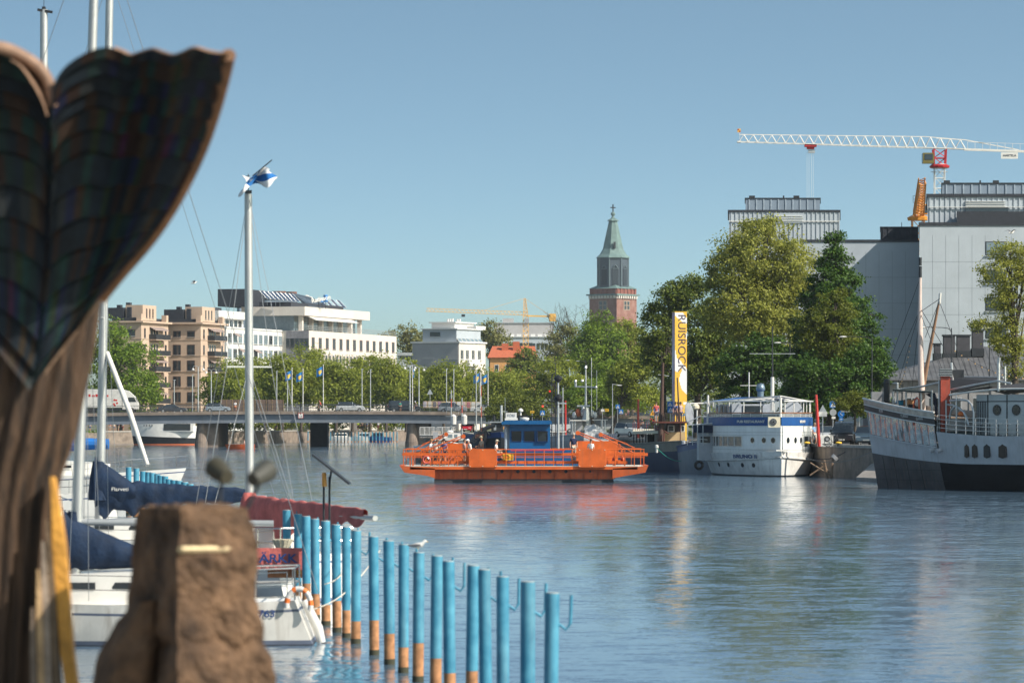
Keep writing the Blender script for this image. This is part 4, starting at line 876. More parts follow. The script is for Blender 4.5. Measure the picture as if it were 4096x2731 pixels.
def pose(kind):
    lean = {'stand': 0, 'lean': .28, 'walk': .05, 'sit': .08, 'cycle': .35}[kind]
    sit = kind in ('sit', 'cycle'); pz = .95 if not sit else (.55 if kind == 'sit' else .92)
    def t(h): return -math.sin(lean) * h, math.cos(lean) * h
    def tp(x, h, dy=0): a, b = t(h); return (x, a + dy, pz + b)
    J = {}
    J['pel'] = ((0, 0, pz), (.125, .095)); J['wai'] = (tp(0, .2), (.115, .085)); J['che'] = (tp(0, .4), (.15, .10)); J['nb'] = (tp(0, .52), (.075, .065))
    J['nk'] = (tp(0, .57, -.01), .052); J['hd'] = (tp(0, .66, -.03), (.072, .085)); J['ht'] = (tp(0, .75, -.03), (.078, .09)); J['hx'] = (tp(0, .80, -.02), (.05, .06))
    for s, n in ((-1, 'l'), (1, 'r')):
        J['sh' + n] = (tp(.17 * s, .46), .055)
        if kind == 'stand': e, w_, h = tp(.23 * s, .2, .03), tp(.24 * s, -.03, -.05), tp(.24 * s, -.13, -.08)
        elif kind == 'walk': e, w_, h = tp(.22 * s, .2, .06 * s), tp(.23 * s, -.02, -.12 * s), tp(.23 * s, -.11, -.17 * s)
        else: e, w_, h = tp(.24 * s, .2, -.08), tp(.2 * s, .12, -.34), tp(.19 * s, .12, -.43)
        J['el' + n] = (e, .042); J['wr' + n] = (w_, .028); J['ha' + n] = (h, (.036, .022))
        if sit: kn, an, to = (.12 * s, -.42, pz + .02), (.12 * s, -.42, pz - .40), (.12 * s, -.55, pz - .44)
        elif kind == 'walk': kn, an, to = (.09 * s, -.12 * s - .02, .5), (.09 * s, -.16 * s + .12, .09), (.09 * s, -.16 * s - .04, .04)
        else: kn, an, to = (.10 * s, -.02, .5), (.10 * s, .03, .08), (.11 * s, -.12, .035)
        J['hi' + n] = ((.09 * s, 0, pz - .06), .088); J['kn' + n] = (kn, .056); J['an' + n] = (an, .038); J['to' + n] = (to, .035)
    return J
E_BODY = [('pel', 'wai'), ('wai', 'che'), ('che', 'nb'), ('nb', 'nk'), ('nk', 'hd'), ('hd', 'ht'), ('ht', 'hx')] + [e for n in 'lr' for e in (('che', 'sh' + n), ('sh' + n, 'el' + n), ('el' + n, 'wr' + n), ('wr' + n, 'ha' + n), ('pel', 'hi' + n), ('hi' + n, 'kn' + n), ('kn' + n, 'an' + n), ('an' + n, 'to' + n))]
PROTO = {}
def mk(kind):
    J = pose(kind)
    def sub(names, edges, grow, cut={}):
        js = []; idx = {}
        for n in names:
            p, r = J[n]
            if n in cut: q, t = cut[n]; p = tuple(Vector(J[q][0]).lerp(Vector(p), t))
            r = tuple(x + grow for x in r) if isinstance(r, tuple) else r + grow
            idx[n] = len(js); js.append((p, r))
        return js, [(idx[a], idx[b]) for a, b in edges]
    b = skin_mesh('body', *sub(list(J), E_BODY, 0))
    sh = skin_mesh('shirt', *sub(['che', 'wai', 'pel', 'nb', 'shl', 'ell', 'shr', 'elr'], [('pel', 'wai'), ('wai', 'che'), ('che', 'nb'), ('che', 'shl'), ('shl', 'ell'), ('che', 'shr'), ('shr', 'elr')], .016, {'ell': ('shl', .75), 'elr': ('shr', .75), 'nb': ('che', .8)}))
    st = skin_mesh('shorts', *sub(['pel', 'hil', 'knl', 'hir', 'knr'], [('pel', 'hil'), ('hil', 'knl'), ('pel', 'hir'), ('hir', 'knr')], .02, {'knl': ('hil', .85), 'knr': ('hir', .85)}))
    hp = Vector(J['ht'][0]); m = M(); m.ball((hp.x, hp.y + .015, hp.z - .02), .108, 10, sz=(.88, 1, 1.08), z0=-.1); m.ball((hp.x, hp.y + .055, hp.z - .07), .07, 8)
    o = m.build('hair', BLACK); hr = o.data; bpy.data.objects.remove(o)
    m = M(); m.ball((hp.x, hp.y, hp.z + .01), .115, 10, sz=(.9, 1.0, .9), z0=0); m.box((hp.x, hp.y - .13, hp.z + .02), (.15, .1, .015)); o = m.build('cap', BLACK); cp = o.data; bpy.data.objects.remove(o)
    m = M()
    for s in (-1, 1): m.ball((hp.x + s * .032, hp.y - .088, hp.z - .03), .012, 6)
    m.ball((hp.x, hp.y - .10, hp.z - .06), .016, 6); m.box((hp.x, hp.y - .088, hp.z - .095), (.04, .01, .008))
    o = m.build('face', BLACK); fc = o.data; bpy.data.objects.remove(o)
    PROTO[kind] = (b, sh, st, hr, cp, fc)
for k in ('stand', 'lean', 'walk', 'sit', 'cycle'): mk(k)
FACE = mat('face_features', (.16, .07, .05), .6, var=0)
def cmat(c): return mat('cloth_%d_%d_%d' % tuple(int(x * 100) for x in c), c, .85, var=.12, scale=8)
def person(label, loc, rz, kind='stand', shirt=(.7, .7, .7), short=(.05, .07, .15), hair=(.05, .03, .02), skin=SKIN, cap=None, s=1.0, group=None, cat='person'):
    r = thing('person', label, cat, loc, rz, group); r.scale = (s, s, s)
    P_ = PROTO[kind]
    def put(nm, me, m):
        me = me.copy(); me.name = nm; me.materials.clear(); me.materials.append(m); o = bpy.data.objects.new(nm, me); COL.objects.link(o); o.parent = r
    put('body', P_[0], skin); 
    if shirt: put('shirt', P_[1], cmat(shirt))
    put('shorts', P_[2], cmat(short)); put('hair', P_[3], cmat(hair)); put('face', P_[5], FACE)
    if cap: put('cap', P_[4], cmat(cap))
    return r

# ------------------------------------------------------------- boats
class Hull:
    def __init__(s, L, B, sheer, bow=2.2, sternw=.8, rake=.8, srake=.3, wl=.86, n=28, zb=-.35, fm=.42, wlbow=None):
        s.L, s.B, s.sheer, s.bow, s.sw, s.rake, s.sr, s.wl, s.n, s.zb, s.fm = L, B, sheer, bow, sternw, rake, srake, wl, n, zb, fm; s.wlbow = wlbow or bow * .75
    def plan(s, f, p):
        if f < s.fm: return s.sw + (1 - s.sw) * math.sin(math.pi / 2 * f / s.fm)
        t = (f - s.fm) / (1 - s.fm); return max(0.0, 1 - t ** p)
    def hw(s, f, z):
        t = max(0, min(1, (z - s.zb) / (s.sheer(f) - s.zb))); a = s.plan(f, s.wlbow) * s.wl; b = s.plan(f, s.bow)
        return s.B / 2 * (a + (b - a) * t ** .7)
    def pt(s, f, side, z, off=0.0):
        t = (z - s.zb) / (s.sheer(.95) - s.zb)
        x = f * s.L + s.rake * t * f ** 3 - s.sr * t * (1 - f) ** 3
        return Vector((x, side * (s.hw(f, z) + off), z))
    def strip(s, m, zf0, zf1, f0=0, f1=1, sides=(-1, 1), off=0, mi=0, nz=3, n=None, cap=False):
        n = n or s.n
        for sd in sides:
            m.grid(lambda u, v: s.pt(f0 + (f1 - f0) * u, sd, zf0(f0 + (f1 - f0) * u) + (zf1(f0 + (f1 - f0) * u) - zf0(f0 + (f1 - f0) * u)) * v, off), n, nz, mi)
        if f0 == 0 and len(sides) == 2:
            a = [s.pt(0, -1, zf0(0), off), s.pt(0, 1, zf0(0), off), s.pt(0, 1, zf1(0), off), s.pt(0, -1, zf1(0), off)]; m.add(a, [(0, 1, 2, 3)], mi)
    def deck(s, m, zf, f0=0, f1=1, mi=0, inset=0):
        m.grid(lambda u, v: Vector((s.pt(f0 + (f1 - f0) * u, 1, zf(f0 + (f1 - f0) * u)).x, (v * 2 - 1) * max(0, s.hw(f0 + (f1 - f0) * u, zf(f0 + (f1 - f0) * u)) - inset), zf(f0 + (f1 - f0) * u))), s.n, 2, mi)
    def line(s, zf, side, f0, f1, n=20, off=0): return [s.pt(f0 + (f1 - f0) * i / n, side, zf(f0 + (f1 - f0) * i / n), off) for i in range(n + 1)]
    def nrm(s, f, side, z):
        a = s.pt(f + .01, side, z) - s.pt(f - .01, side, z); b = s.pt(f, side, z + .05) - s.pt(f, side, z - .05); n = a.cross(b).normalized()
        return n if n.y * side > 0 else -n
def rail(m, pts, h, r=.022, posts=None, levels=(1.0,), step=1):
    for lv in levels: m.tube([Vector(p) + Vector((0, 0, h * lv)) for p in pts], r, 4)
    for p in pts[::step]: m.tube([Vector(p), Vector(p) + Vector((0, 0, h))], r * 1.15, 4)

def drape(m, p0, p1, r0, r1, sag=.25, mi=0, n=24, k=10, seed=1):
    """canvas cover bundled along a boom, hanging with folds"""
    p0, p1 = Vector(p0), Vector(p1); d = (p1 - p0).normalized(); s = d.cross(Vector((0, 0, 1))).normalized()
    def fn(u, v):
        th = 2 * math.pi * v; r = r0 + (r1 - r0) * u; c = p0.lerp(p1, u)
        fold = noise.noise(Vector((u * 9 + seed * 7, math.cos(th) * 1.2, math.sin(th) * 1.2))) * .55 + .22 * math.sin(u * 52 + 3 * math.sin(th) + seed + 4 * noise.noise(Vector((u * 7, 0, seed))))
        rr = r * (1 + fold * .36); zz = math.cos(th); hang = (sag * (1 - u) ** .8 + .1 * sag) * max(0, -zz) * (1 + .5 * math.sin(u * 31 + seed + 3 * noise.noise(Vector((u * 5, 2, seed)))))
        return c + s * math.sin(th) * rr * .62 + Vector((0, 0, zz * rr - hang + .04 * noise.noise(Vector((u * 20, seed, 0)))))
    m.grid(fn, n * 3, k * 2, mi)

def sailboat(label, loc, rz, L=8.5, B=2.8, fb=1.0, mast=(.0, 11), mr=.09, boom=None, cover=None, hullm=WHITE, stripe=NAVYP, cabin=1.35, lean=0, group='sailing boats moored at the left bank', spread=.6, stays=True, cr=(.26, .12), sag=.3, cg=None):
    r = thing('sailing_boat', label, 'sailing boat', loc, rz, group)
    sh = lambda f: fb * (1 - .12 * math.sin(math.pi * f) + .18 * f * f)
    H = Hull(L, B, sh, 2.0, .72, .9, -.5, .82, zb=-.25)
    m = M(); H.strip(m, lambda f: -.25, lambda f: .02, mi=2); H.strip(m, lambda f: .02, lambda f: .10, mi=1); H.strip(m, lambda f: .10, lambda f: sh(f) - .22, mi=0); H.strip(m, lambda f: sh(f) - .22, lambda f: sh(f) - .17, mi=1); H.strip(m, lambda f: sh(f) - .17, sh, mi=0)
    m.build('hull', [hullm, stripe, mat('antifoul_dark', (.03, .03, .04), .8)], r, smooth=50)
    m = M(); H.deck(m, lambda f: sh(f) - .03); m.build('deck', mat('deck_gelcoat', (.72, .71, .68), .5, var=.08), r)
    m = M(); H2 = Hull(L * .42, B * .55, lambda f: fb + (cabin - fb), 2.2, .85, .1, .0, .95, zb=fb - .1)
    H2.strip(m, lambda f: fb - .1, lambda f: cabin - .25 * f * f); H2.deck(m, lambda f: cabin - .25 * f * f); m.v = [(x + L * .36, y, z) for x, y, z in m.v]; cb = m.build('cabin', WHITE, r, smooth=40)
    m = M()
    for sd in (-1, 1):
        for f in (.18, .42, .64):
            p = H2.pt(f, sd, fb + (cabin - fb) * .5); m.box((p.x + L * .36, p.y, p.z), (.55, .04, .13))
    m.build('window', GLASS, cb)
    mx = L * .56; mz = mast[1]; ml = Vector((mx, 0, fb + .2)); mt = Vector((mx + lean, 0, mz))
    m = M(); m.tube([ml, mt], [mr, mr * .85], 12); ma = m.build('mast', ALU, r, smooth=60)
    m = M()
    for t in ((.5,) if mz < 12 else (.38, .68)):
        c = ml.lerp(mt, t); m.tube([c + Vector((0, -spread, 0)), c, c + Vector((0, spread, 0))], .025, 4)
    m.build('spreader', ALU, ma)
    m = M(); m.box((mt.x, 0, mz + .05), (.25, .1, .08)); m.tube([(mt.x, 0, mz), (mt.x, 0, mz + .5)], .012, 4); m.tube([(mt.x - .1, 0, mz + .45), (mt.x + .25, .05, mz + .45)], .012, 4); m.build('masthead', DARK, ma)
    if boom:
        bl, bz_ = boom; m = M(); m.tube([(mx, 0, bz_), (mx - bl, 0, bz_ - .03)], .065, 8); bo = m.build('boom', ALU, r, smooth=60)
        if cover:
            m = M(); drape(m, (mx + .02, 0, bz_ + .12), (mx - bl * .93, 0, bz_ + .08), cr[0], cr[1], sag, seed=int(L * 10))
            m.tube([(mx + .02, 0, bz_ - .1), (mx + .02, 0, bz_ + .5 * (cg or 1)), (mx + .02, 0, bz_ + (cg or 1.0))], [mr * 2.4, mr * 2.0, mr * 1.3], 10)
            m.build('sail_cover', cover, r, smooth=70)
    if stays:
        m = M(); w_ = .008
        for e in ((L + .5, 0, fb * 1.15), ): m.tube([mt, e], w_, 3)
        m.build('forestay', WIRE, r)
        m = M(); m.tube([mt, (0, 0, fb)], w_, 3); m.build('backstay', WIRE, r)
        for sd in (-1, 1):
            m = M(); c = ml.lerp(mt, .5) + Vector((0, sd * spread, 0)); m.tube([mt, c, (mx, sd * B * .46, fb)], w_, 3); m.tube([ml.lerp(mt, .5), (mx - .4, sd * B * .46, fb)], w_, 3); m.build('shroud', WIRE, r)
    m = M()
    for sd in (-1, 1):
        pts = [H.pt(f, sd, sh(f), -.06) for f in (.02, .2, .4, .6, .8)]; rail(m, pts, .55, .012, levels=(1, .5))
    m.build('lifeline', STEEL, r)
    m = M(); rail(m, [H.pt(.82, 1, sh(.82), -.05), H.pt(.97, 1, sh(.95), -.02), H.pt(1, 0, sh(1)) + Vector((.1, 0, 0)), H.pt(.97, -1, sh(.95), -.02), H.pt(.82, -1, sh(.82), -.05)], .62, .018, levels=(1,)); m.build('pulpit', STEEL, r)
    m = M(); rail(m, [H.pt(.12, 1, sh(.1), -.1), H.pt(.0, 1, sh(0), -.15), H.pt(.0, -1, sh(0), -.15), H.pt(.12, -1, sh(.1), -.1)], .62, .018, levels=(1, .5)); m.build('pushpit', STEEL, r)
    m = M()
    for k, f in enumerate((.3, .55)):
        for sd in (-1, 1): p = H.pt(f, sd, .45, .12); m.tube([p + Vector((0, 0, .32)), p + Vector((0, 0, .25)), p - Vector((0, 0, .25)), p - Vector((0, 0, .32))], [.03, .11, .11, .03], 8)
    m.build('fender', WHITE, r, smooth=60)
    return r, H
# W: white boat, transom to the right, hull number
def uv2(px, py, D): return P(px, py, D)
wb, HW = sailboat('white sailing boat with a blue sail cover whose stern shows the number A 57763', (-3.78, 75.6, 0), math.pi, L=8.6, B=2.7, fb=.88, mast=(0, 14.5), mr=.105, boom=(3.9, PZ(2090, 75)), cabin=1.42, lean=-.42, cover=None, hullm=mat('grubby_white_hull', (.58, .56, .52), .45, var=.15, scale=1.4, streak=.5), stripe=mat('faded_blue_stripe', (.10, .12, .17), .6))
# its blue bag hanging below the boom
m = M(); z0 = PZ(2090, 75.5)
def fn(u, v):
    x = PX(255 + 330 * u, 75.5); top = PZ(2040 + 160 * u ** .8, 75.5) ; bot = PZ(2280 - 10 * u, 75.5)
    th = v * 2 * math.pi; zc = (top + bot) / 2; hz = (top - bot) / 2
    return Vector((x, 75.6 + math.sin(th) * .26 * (1 + .3 * noise.noise(Vector((u * 5, v * 4, 0)))), zc + math.cos(th) * hz * (1 + .06 * noise.noise(Vector((u * 6, v * 5, 3))))))
m.grid(fn, 30, 20)
m.tube([P(292, 2110, 75.6), P(296, 2045, 75.6)], [.16, .12], 10)
m.build('sail_cover', NAVY, wb, world=True, smooth=70)
pw = rootmat(wb) @ HW.pt(.11, 1, .62, .03); nw = rootmat(wb).to_3x3() @ HW.nrm(.11, 1, .62); text('lettering', 'A 57763', .20, frame(pw, Vector((0, 0, -1)).cross(nw) * 1.0 if Vector((0, 0, -1)).cross(nw).x > 0 else Vector((0, 0, 1)).cross(nw), nw), NAVYP, wb, .002, sx=1.1, bold=.003)
m = M(); x0 = PX(1300, 75)
m.tube([(x0 - .42, 75.3, .85), (x0 - .15, 75.3, .3), (x0 - .08, 75.3, .02)], [.08, .10, .08], 10); m.build('rudder', WHITE, wb, world=True, smooth=60)
lb = thing('life_ring', 'orange and white horseshoe life ring hung at the stern rail of the white boat', 'life ring', (PX(1195, 74.5), 74.5, PZ(2440, 74.5)))
m = M()
for i in range(12):
    a0, a1 = -.3 + i * .3, -.3 + (i + 1) * .3
    m.tube([(.26 * math.cos(a) * .9, 0, .32 * math.sin(a) + .1) for a in (a0, (a0 + a1) / 2, a1)], .055, 8, 1 if i % 3 == 1 else 0)
m.build('float', [mat('greyed_white_vinyl', (.6, .58, .55), .6), mat('rescue_orange', (.75, .17, .03), .5)], lb, smooth=60)
# R: boat with the dusty red cover
MX, MD = -6.62, 97.0
dirv = Vector((-3.3 - MX, 89.5 - MD, 0)); rzR = math.atan2(-dirv.y, -dirv.x)
rb, HR = sailboat('sailing boat with a dusty red sail cover and red spray cloth, second from the posts', (0, 0, 0), 0, L=9.2, B=3.0, fb=1.15, mast=(0, PZ(775, 97)), mr=.115, boom=(8.5, PZ(2055, 92)), cover=CANVASR, cabin=1.7, lean=.12, cr=(.25, .09), sag=.8, cg=.42)
fw = Vector((math.cos(rzR), math.sin(rzR), 0)); rb.location = Vector((MX, MD, 0)) - fw * (9.2 * .56) - Vector((0, 0, 0)); rb.rotation_euler.z = rzR
ROOT[rb.name] = Matrix.Translation(rb.location) @ Matrix.Rotation(rzR, 4, 'Z')
m = M(); c0 = P(1020, 2240, 88); c1 = P(1250, 2228, 88); m.box((c0 + c1) / 2, ((c1 - c0).length, .04, .50)); m.build('spray_cloth', CANVASR, rb, world=True)
text('lettering', 'ÄRKK', .28, frame((PX(1112, 87.9), 87.9, PZ(2233, 88)), (1, 0, 0), (0, -1, 0)), NAVYP, rb, .004, sx=1.2, bold=.006)
m = M(); m.box(P(1175, 2290, 88.2), (1.2, .05, .22)); m.build('name_board', WOOD, rb, world=True)
text('lettering', 'TUHTO', .14, frame((PX(1215, 88), 88.1, PZ(2289, 88)), (1, 0, 0), (0, -1, 0)), YELL, rb, .004)
m = M()
for p in (1295, 1318): m.tube([P(p, 2160, 90), P(p, 1905, 90)], .028, 6)
m.build('pole', DARK, rb, world=True)
sp = thing('solar_panel', 'thin black solar panel tilted on a pole above the red sail cover', 'solar panel', P(1326, 1876, 90)); m = M(); m.box((0, 0, 0), (1.1, .9, .045), ry=.67); m.build('panel', DARK, sp); m = M(); m.tube([(0, 0, 0), (-.04, 0, -.28)], .025, 6); m.build('bracket', DARK, sp)
m = M(); m.tube([P(1296, 1890, 89.9), P(1298, 1945, 89.9)], [.05, .06], 8); m.build('man_overboard_light', mat('lamp_orange', (.7, .3, .05), .4), rb, world=True)
st = thing('wicker_chair', 'pale wicker chair on the deck of the boat with the red cover', 'chair', P(1130, 2195, 89))
m = M(); m.lathe([(.14, -.15), (.13, 0), (.24, .22), (.22, .23), (.12, .02)], n=14); m.build('seat', mat('pale_wicker', (.55, .5, .38), .9, var=.25, scale=25), st)
m = M()
for q in range(14): a = q / 14 * 2 * math.pi; m.tube([(.132 * math.cos(a), .132 * math.sin(a), 0), (.245 * math.cos(a), .245 * math.sin(a), .22)], .01, 4)
m.build('backrest', mat('pale_wicker', (.55, .5, .38)), st)
# B: boat with the long navy cover
D1 = 109; mx = PX(398, D1)
bb, HB = sailboat('sailing boat with a long navy sail cover over its boom, behind the stone pillar', (mx + 9.5 * .56, D1, 0), math.pi, L=9.5, B=3.0, fb=1.1, mast=(0, 17), mr=.13, boom=(4.75, PZ(1985, D1)), cover=NAVY, cabin=1.6, lean=-.3, cr=(.36, .12), sag=.28)
m = M()
def fn(u, v):
    th = v * 2 * math.pi; top = PZ(1825 + 115 * u, D1); bot = PZ(2030 - 60 * max(0, u - .6) - 10 * u, D1)
    return Vector((PX(380 + 165 * u, D1), D1 + .28 * math.sin(th) * (1 + .25 * noise.noise(Vector((u * 4, v * 4, 1)))), (top + bot) / 2 + (top - bot) / 2 * math.cos(th)))
m.grid(fn, 24, 18); m.build('sail_cover', NAVY, bb, world=True, smooth=70)
text('lettering', 'Flarveti', .15, frame((PX(480, D1 - .4), D1 - .42, PZ(1955, D1)), (1, 0, 0), (0, -1, .1)), WHITE, bb, .004, sx=1.1)
m = M(); m.tube([P(520, 1475, D1) if False else P(427, 1410, D1), P(520, 1650, D1 - 1), P(590, 1860, D1 - 2)], [.07, .075, .06], 8); m.build('furled_sail', mat('sailcloth', (.62, .6, .55), .8, var=.1), bb, world=True, smooth=60)
# far white hull behind B
db, _ = sailboat('white sailing boat lying behind the navy covered boat near the left edge', (PX(470, 150), 150, 0), math.pi * .97, L=10, B=3.2, fb=1.55, mast=(0, 9), mr=.07, stays=False, cabin=2.0)
# far big white boat, bow pointing right
cbm, _ = sailboat('large white sailing yacht with its bow pointing right beyond the blue posts', (PX(745, 190) - 14.6, 193, 0), -.05, L=13.5, B=3.9, fb=1.65, mast=(0, 11), mr=.08, stays=False, cabin=2.4)
bt = thing('boat_tarpaulin', 'bright blue tarpaulin over a boom on the far white yacht, left edge', 'tarpaulin', P(350, 1780, 186))
m = M(); m.tube([P(240, 1780, 186), P(330, 1775, 186), P(435, 1775, 186)], [.35, .3, .25], 10); m.build('cloth', mat('bright_blue_tarp', (.01, .13, .42), .6, var=.2), bt, world=True)
# left edge extra mast behind the sculpture
eb, _ = sailboat('sailing boat whose masthead with a wind vane shows above the carved tail', (PX(176, 125), 120.5, 0), math.pi * .5, L=8, B=2.6, fb=1.0, mast=(0, PZ(40, 125)), mr=.15, cabin=1.4)
m = M(); m.tube([P(165, 45, 125), P(185, 45, 125)], .05, 4); m.tube([P(150, 40, 124.9), P(210, 50, 124.9)], .06, 4); m.build('masthead_bracket', DARK, eb, world=True)
kb = None and sailboat('sailing boat at the far left whose tall mast rises above the tail beside another', (PX(377, 92) + 3, 93, 0), math.pi, L=8, B=2.6, fb=1.0, mast=(0, 15.5), mr=.08, cabin=1.4, stays=False)
# Finnish flag blown round the masthead of the red boat
fg = thing('national_flag', 'crumpled white flag with a blue cross at the masthead over the red sail cover', 'flag', P(1000, 700, 97))
m = M()
def fn(u, v): return P(968 + 125 * u, 700 + 14 * math.sin(u * 7) - 30 * u + (62 + 26 * math.cos(u * 9)) * v, 96.8) + Vector((.10 * math.sin(v * 5 + u * 4), .2 * math.sin(u * 11 + v * 3), 0))
def fm(i, j): return 1 if (5 <= i <= 8) or (4 <= j <= 6) else 0
m.grid(fn, 18, 10, mif=fm); m.build('cloth', [mat('flag_white', (.75, .75, .75), .8), mat('flag_blue', (.01, .12, .36), .8)], fg, world=True, smooth=80)
m = M(); m.tube([P(1010, 705, 96.8), P(1088, 640, 96.8)], .02, 4); m.build('pole', DARK, fg, world=True)
# long thin rigging visible against the sky
m = M()
# mooring posts
PTS = []
row = [(2200, 49.6), (2110, 53), (2010, 56.5), (1950, 58.5), (1888, 60.5), (1800, 64.5), (1732, 68), (1668, 71.0), (1605, 74.5), (1552, 77), (1500, 79.5), (1420, 84.0), (1385, 87), (1345, 90), (1302, 93.5), (1262, 97)]
tops = {2200: 2362, 2110: 2335, 2010: 2303, 1950: 2280, 1888: 2262, 1800: 2233, 1732: 2212, 1668: 2190, 1605: 2175, 1552: 2162, 1500: 2145, 1420: 2130, 1385: 2115, 1345: 2103, 1302: 2090, 1262: 2075}
def post(px, D, zt, i, r=.095):
    x = PX(px, D); ang = ['nearest', 'second', 'third', 'fourth', 'fifth', 'sixth', 'seventh', 'eighth', 'ninth', 'tenth']
    o = thing('mooring_post', '', 'mooring post', (x, D, 0), random.uniform(-.3, .3), 'blue mooring posts standing in the water', random.uniform(-.012, .012), random.uniform(-.014, .014)); zt += random.uniform(-.05, .03); r *= random.uniform(.93, 1.06)
    m = M(); m.tube([(0, 0, .55 + .12 * math.sin(i * 2.1)), (0, 0, zt)], r, 14, 0); m.tube([(0, 0, zt - .004), (0, 0, zt + .012)], r * .92, 14, 2); m.build('tube', [PBLUE, PBLUE, mat('grey_cap', (.34, .38, .38), .7)], o, smooth=50)
    m = M(); m.tube([(0, 0, -.6), (0, 0, .05), (0, 0, .55 + .12 * math.sin(i * 2.1))], r * .985, 14, 0); m.tube([(0, 0, -.02), (0, 0, .10)], r * 1.03, 14, 1); m.build('waterline_section', [PRUST, mat('algae_band', (.05, .05, .03), .8)], o, smooth=50)
    m = M(); m.tube([(0, r * .5, zt - .34), (r * 1.9, r * .5, zt - .46), (r * 2.5, r * .5, zt - .38), (r * 2.6, r * .5, zt - .02)], .022, 6) if i < 40 else None
    if m.v: m.build('mooring_hook', PBLUE, o)
    return o
names = ['closest mooring post, at the bottom of the photo', 'second closest blue post', 'third closest blue post', 'blue post close behind the third closest', 'fifth blue post from the near end', 'sixth blue post from the near end',
         'seventh blue post from the near end', 'blue post with the gull sitting on top', 'blue post just left of the gull post', 'second blue post left of the gull post', 'third blue post left of the gull post, right of the wide gap', 'blue post just left of the wide gap',
         'second blue post left of the wide gap', 'third blue post left of the wide gap', 'blue post right of the leftmost tall one', 'leftmost tall blue post, in front of the red sail cover']
# refit posts: photo pixel x of post, top y -> distance from the common height 2.2 m
pxs_ = [2200, 2110, 2012, 1945, 1885, 1800, 1742, 1672, 1613, 1558, 1497, 1423, 1385, 1348, 1304, 1263]
for i, px in enumerate(pxs_):
    y = 2362 - (2200 - px) * .3065; D = 2.2 * F / (y - HZ); o = post(px, D, 2.2, i); o['label'] = names[i]; PTS.append((px, D))
for i, (px, y) in enumerate([(1226, 2060), (1190, 2048), (1150, 2036), (1120, 2026), (1090, 2020), (1065, 2012), (1040, 2004)]):
    D = 2.2 * F / (y - HZ); o = post(px, D, 2.2, i + 16); o['label'] = 'blue post half hidden by the red sail cover, no. %s from the right' % ['one', 'two', 'three', 'four', 'five', 'six', 'seven'][i]
fx = [515, 543, 570, 590, 610, 628, 645, 660, 678, 697, 716, 740, 762, 786, 806]
for i, px in enumerate(fx):
    y = 1865 + (px - 510) * .285; D = 2.2 * F / (y - HZ); o = post(px, D, 2.2, i + 41, .13); o['label'] = ['far blue post at the left end of the distant row', 'far blue post, second from the left end of the distant row', 'far blue post, third from the left end of the distant row'][i] if i < 3 else 'one of the far blue posts above the navy sail cover'
def gull(label, loc, rz, s=1, fly=False):
    g = thing('seagull', label, 'seagull', loc, rz); m = M()
    m.tube([(-.24 * s, 0, .10 * s), (-.16 * s, 0, .10 * s), (-.02, 0, .11 * s), (.1 * s, 0, .13 * s), (.15 * s, 0, .19 * s), (.19 * s, 0, .23 * s), (.23 * s, 0, .22 * s)], [.01, .045 * s, .075 * s, .07 * s, .04 * s, .045 * s, .02 * s], 10)
    m.build('body', WHITE, g, smooth=70)
    m = M(); m.tube([(.22 * s, 0, .22 * s), (.28 * s, 0, .205 * s)], [.014 * s, .004], 5); m.build('beak', YELL, g)
    m = M()
    if fly:
        for sd in (-1, 1): m.add([(-.08, 0, .14), (.08, 0, .15), (.06, sd * .35, .32), (-.07, sd * .35, .30), (-.12, sd * .72, .2), (-.05, 0, .125), (.06, 0, .13), (.05, sd * .35, .305)], [(0, 1, 2, 3), (3, 2, 4), (5, 6, 7)])
    else:
        for sd in (-1, 1): m.tube([(.07 * s, sd * .05 * s, .12 * s), (-.06 * s, sd * .062 * s, .12 * s), (-.28 * s, sd * .02, .11 * s)], [.03 * s, .04 * s, .008], 8)
    m.build('wing', mat('gull_grey', (.12, .12, .13), .8), g, smooth=70)
    if not fly:
        m = M(); [m.tube([(0, sd * .025, .05), (0, sd * .025, 0)], .006, 4) for sd in (-1, 1)]; m.build('leg', YELL, g)
    return g
Dg = 2.2 * F / (2362 - (2200 - 1672) * .3065 - HZ)
gull('white and grey seagull resting on a blue post', (PX(1672, Dg), Dg, 2.215), 0, .62)
gull('seagull flying before the pale tower block at the right', P(4045, 938, 250), .5, 1, True)
gull('small white seagull flying above the beige apartment building', P(776, 1138, 300), .2, 1, True)
# mooring lines
for a, b_, lb_ in (((1300, 2335, 75.5), (1440, 2150, 82), 'thin mooring rope rising from the white boat to a blue post'), ((1240, 2440, 75.2), (1520, 2200, 79.3), 'slack mooring rope from the white boat stern across the blue posts')):
    A, B_ = P(*a), P(*b_); o = M(); pts = [A.lerp(B_, t) - Vector((0, 0, .25 * math.sin(math.pi * t))) for t in np.linspace(0, 1, 10)]; o.tube(pts, .012, 5)
    setp(o.build('mooring_rope', ROPE, None), lb_, 'rope')
# ------------------------------------------------------------- ferry
FD = 265.0; FS = F / FD
def fx_(px): return PX(px, FD) - PX(2095, FD)
def fz(py): return PZ(py, FD)
fe = thing('river_ferry', 'orange double ended river ferry with a blue wheelhouse crossing the river', 'ferry', (PX(2095, FD), FD, 0))
W = 6.6
zd = fz(1866)
m = M()
prof = [(fx_(1737), -.4), (fx_(2454), -.4), (fx_(2454), fz(1905)), (fx_(2470), fz(1896)), (fx_(2545), fz(1884)), (fx_(2570), fz(1886)), (fx_(2594), fz(1860)), (fx_(2590), zd), (fx_(1640), zd + .02), (fx_(1597), fz(1862)), (fx_(1625), fz(1892)), (fx_(1700), fz(1902)), (fx_(1737), fz(1911))]
prof2 = [(fx_(1737), -.4), (fx_(2454), -.4), (fx_(2454), zd - .1), (fx_(1737), zd - .1)]
m.prism(prof2, W - .9, (0, .45, 0), mi=0)
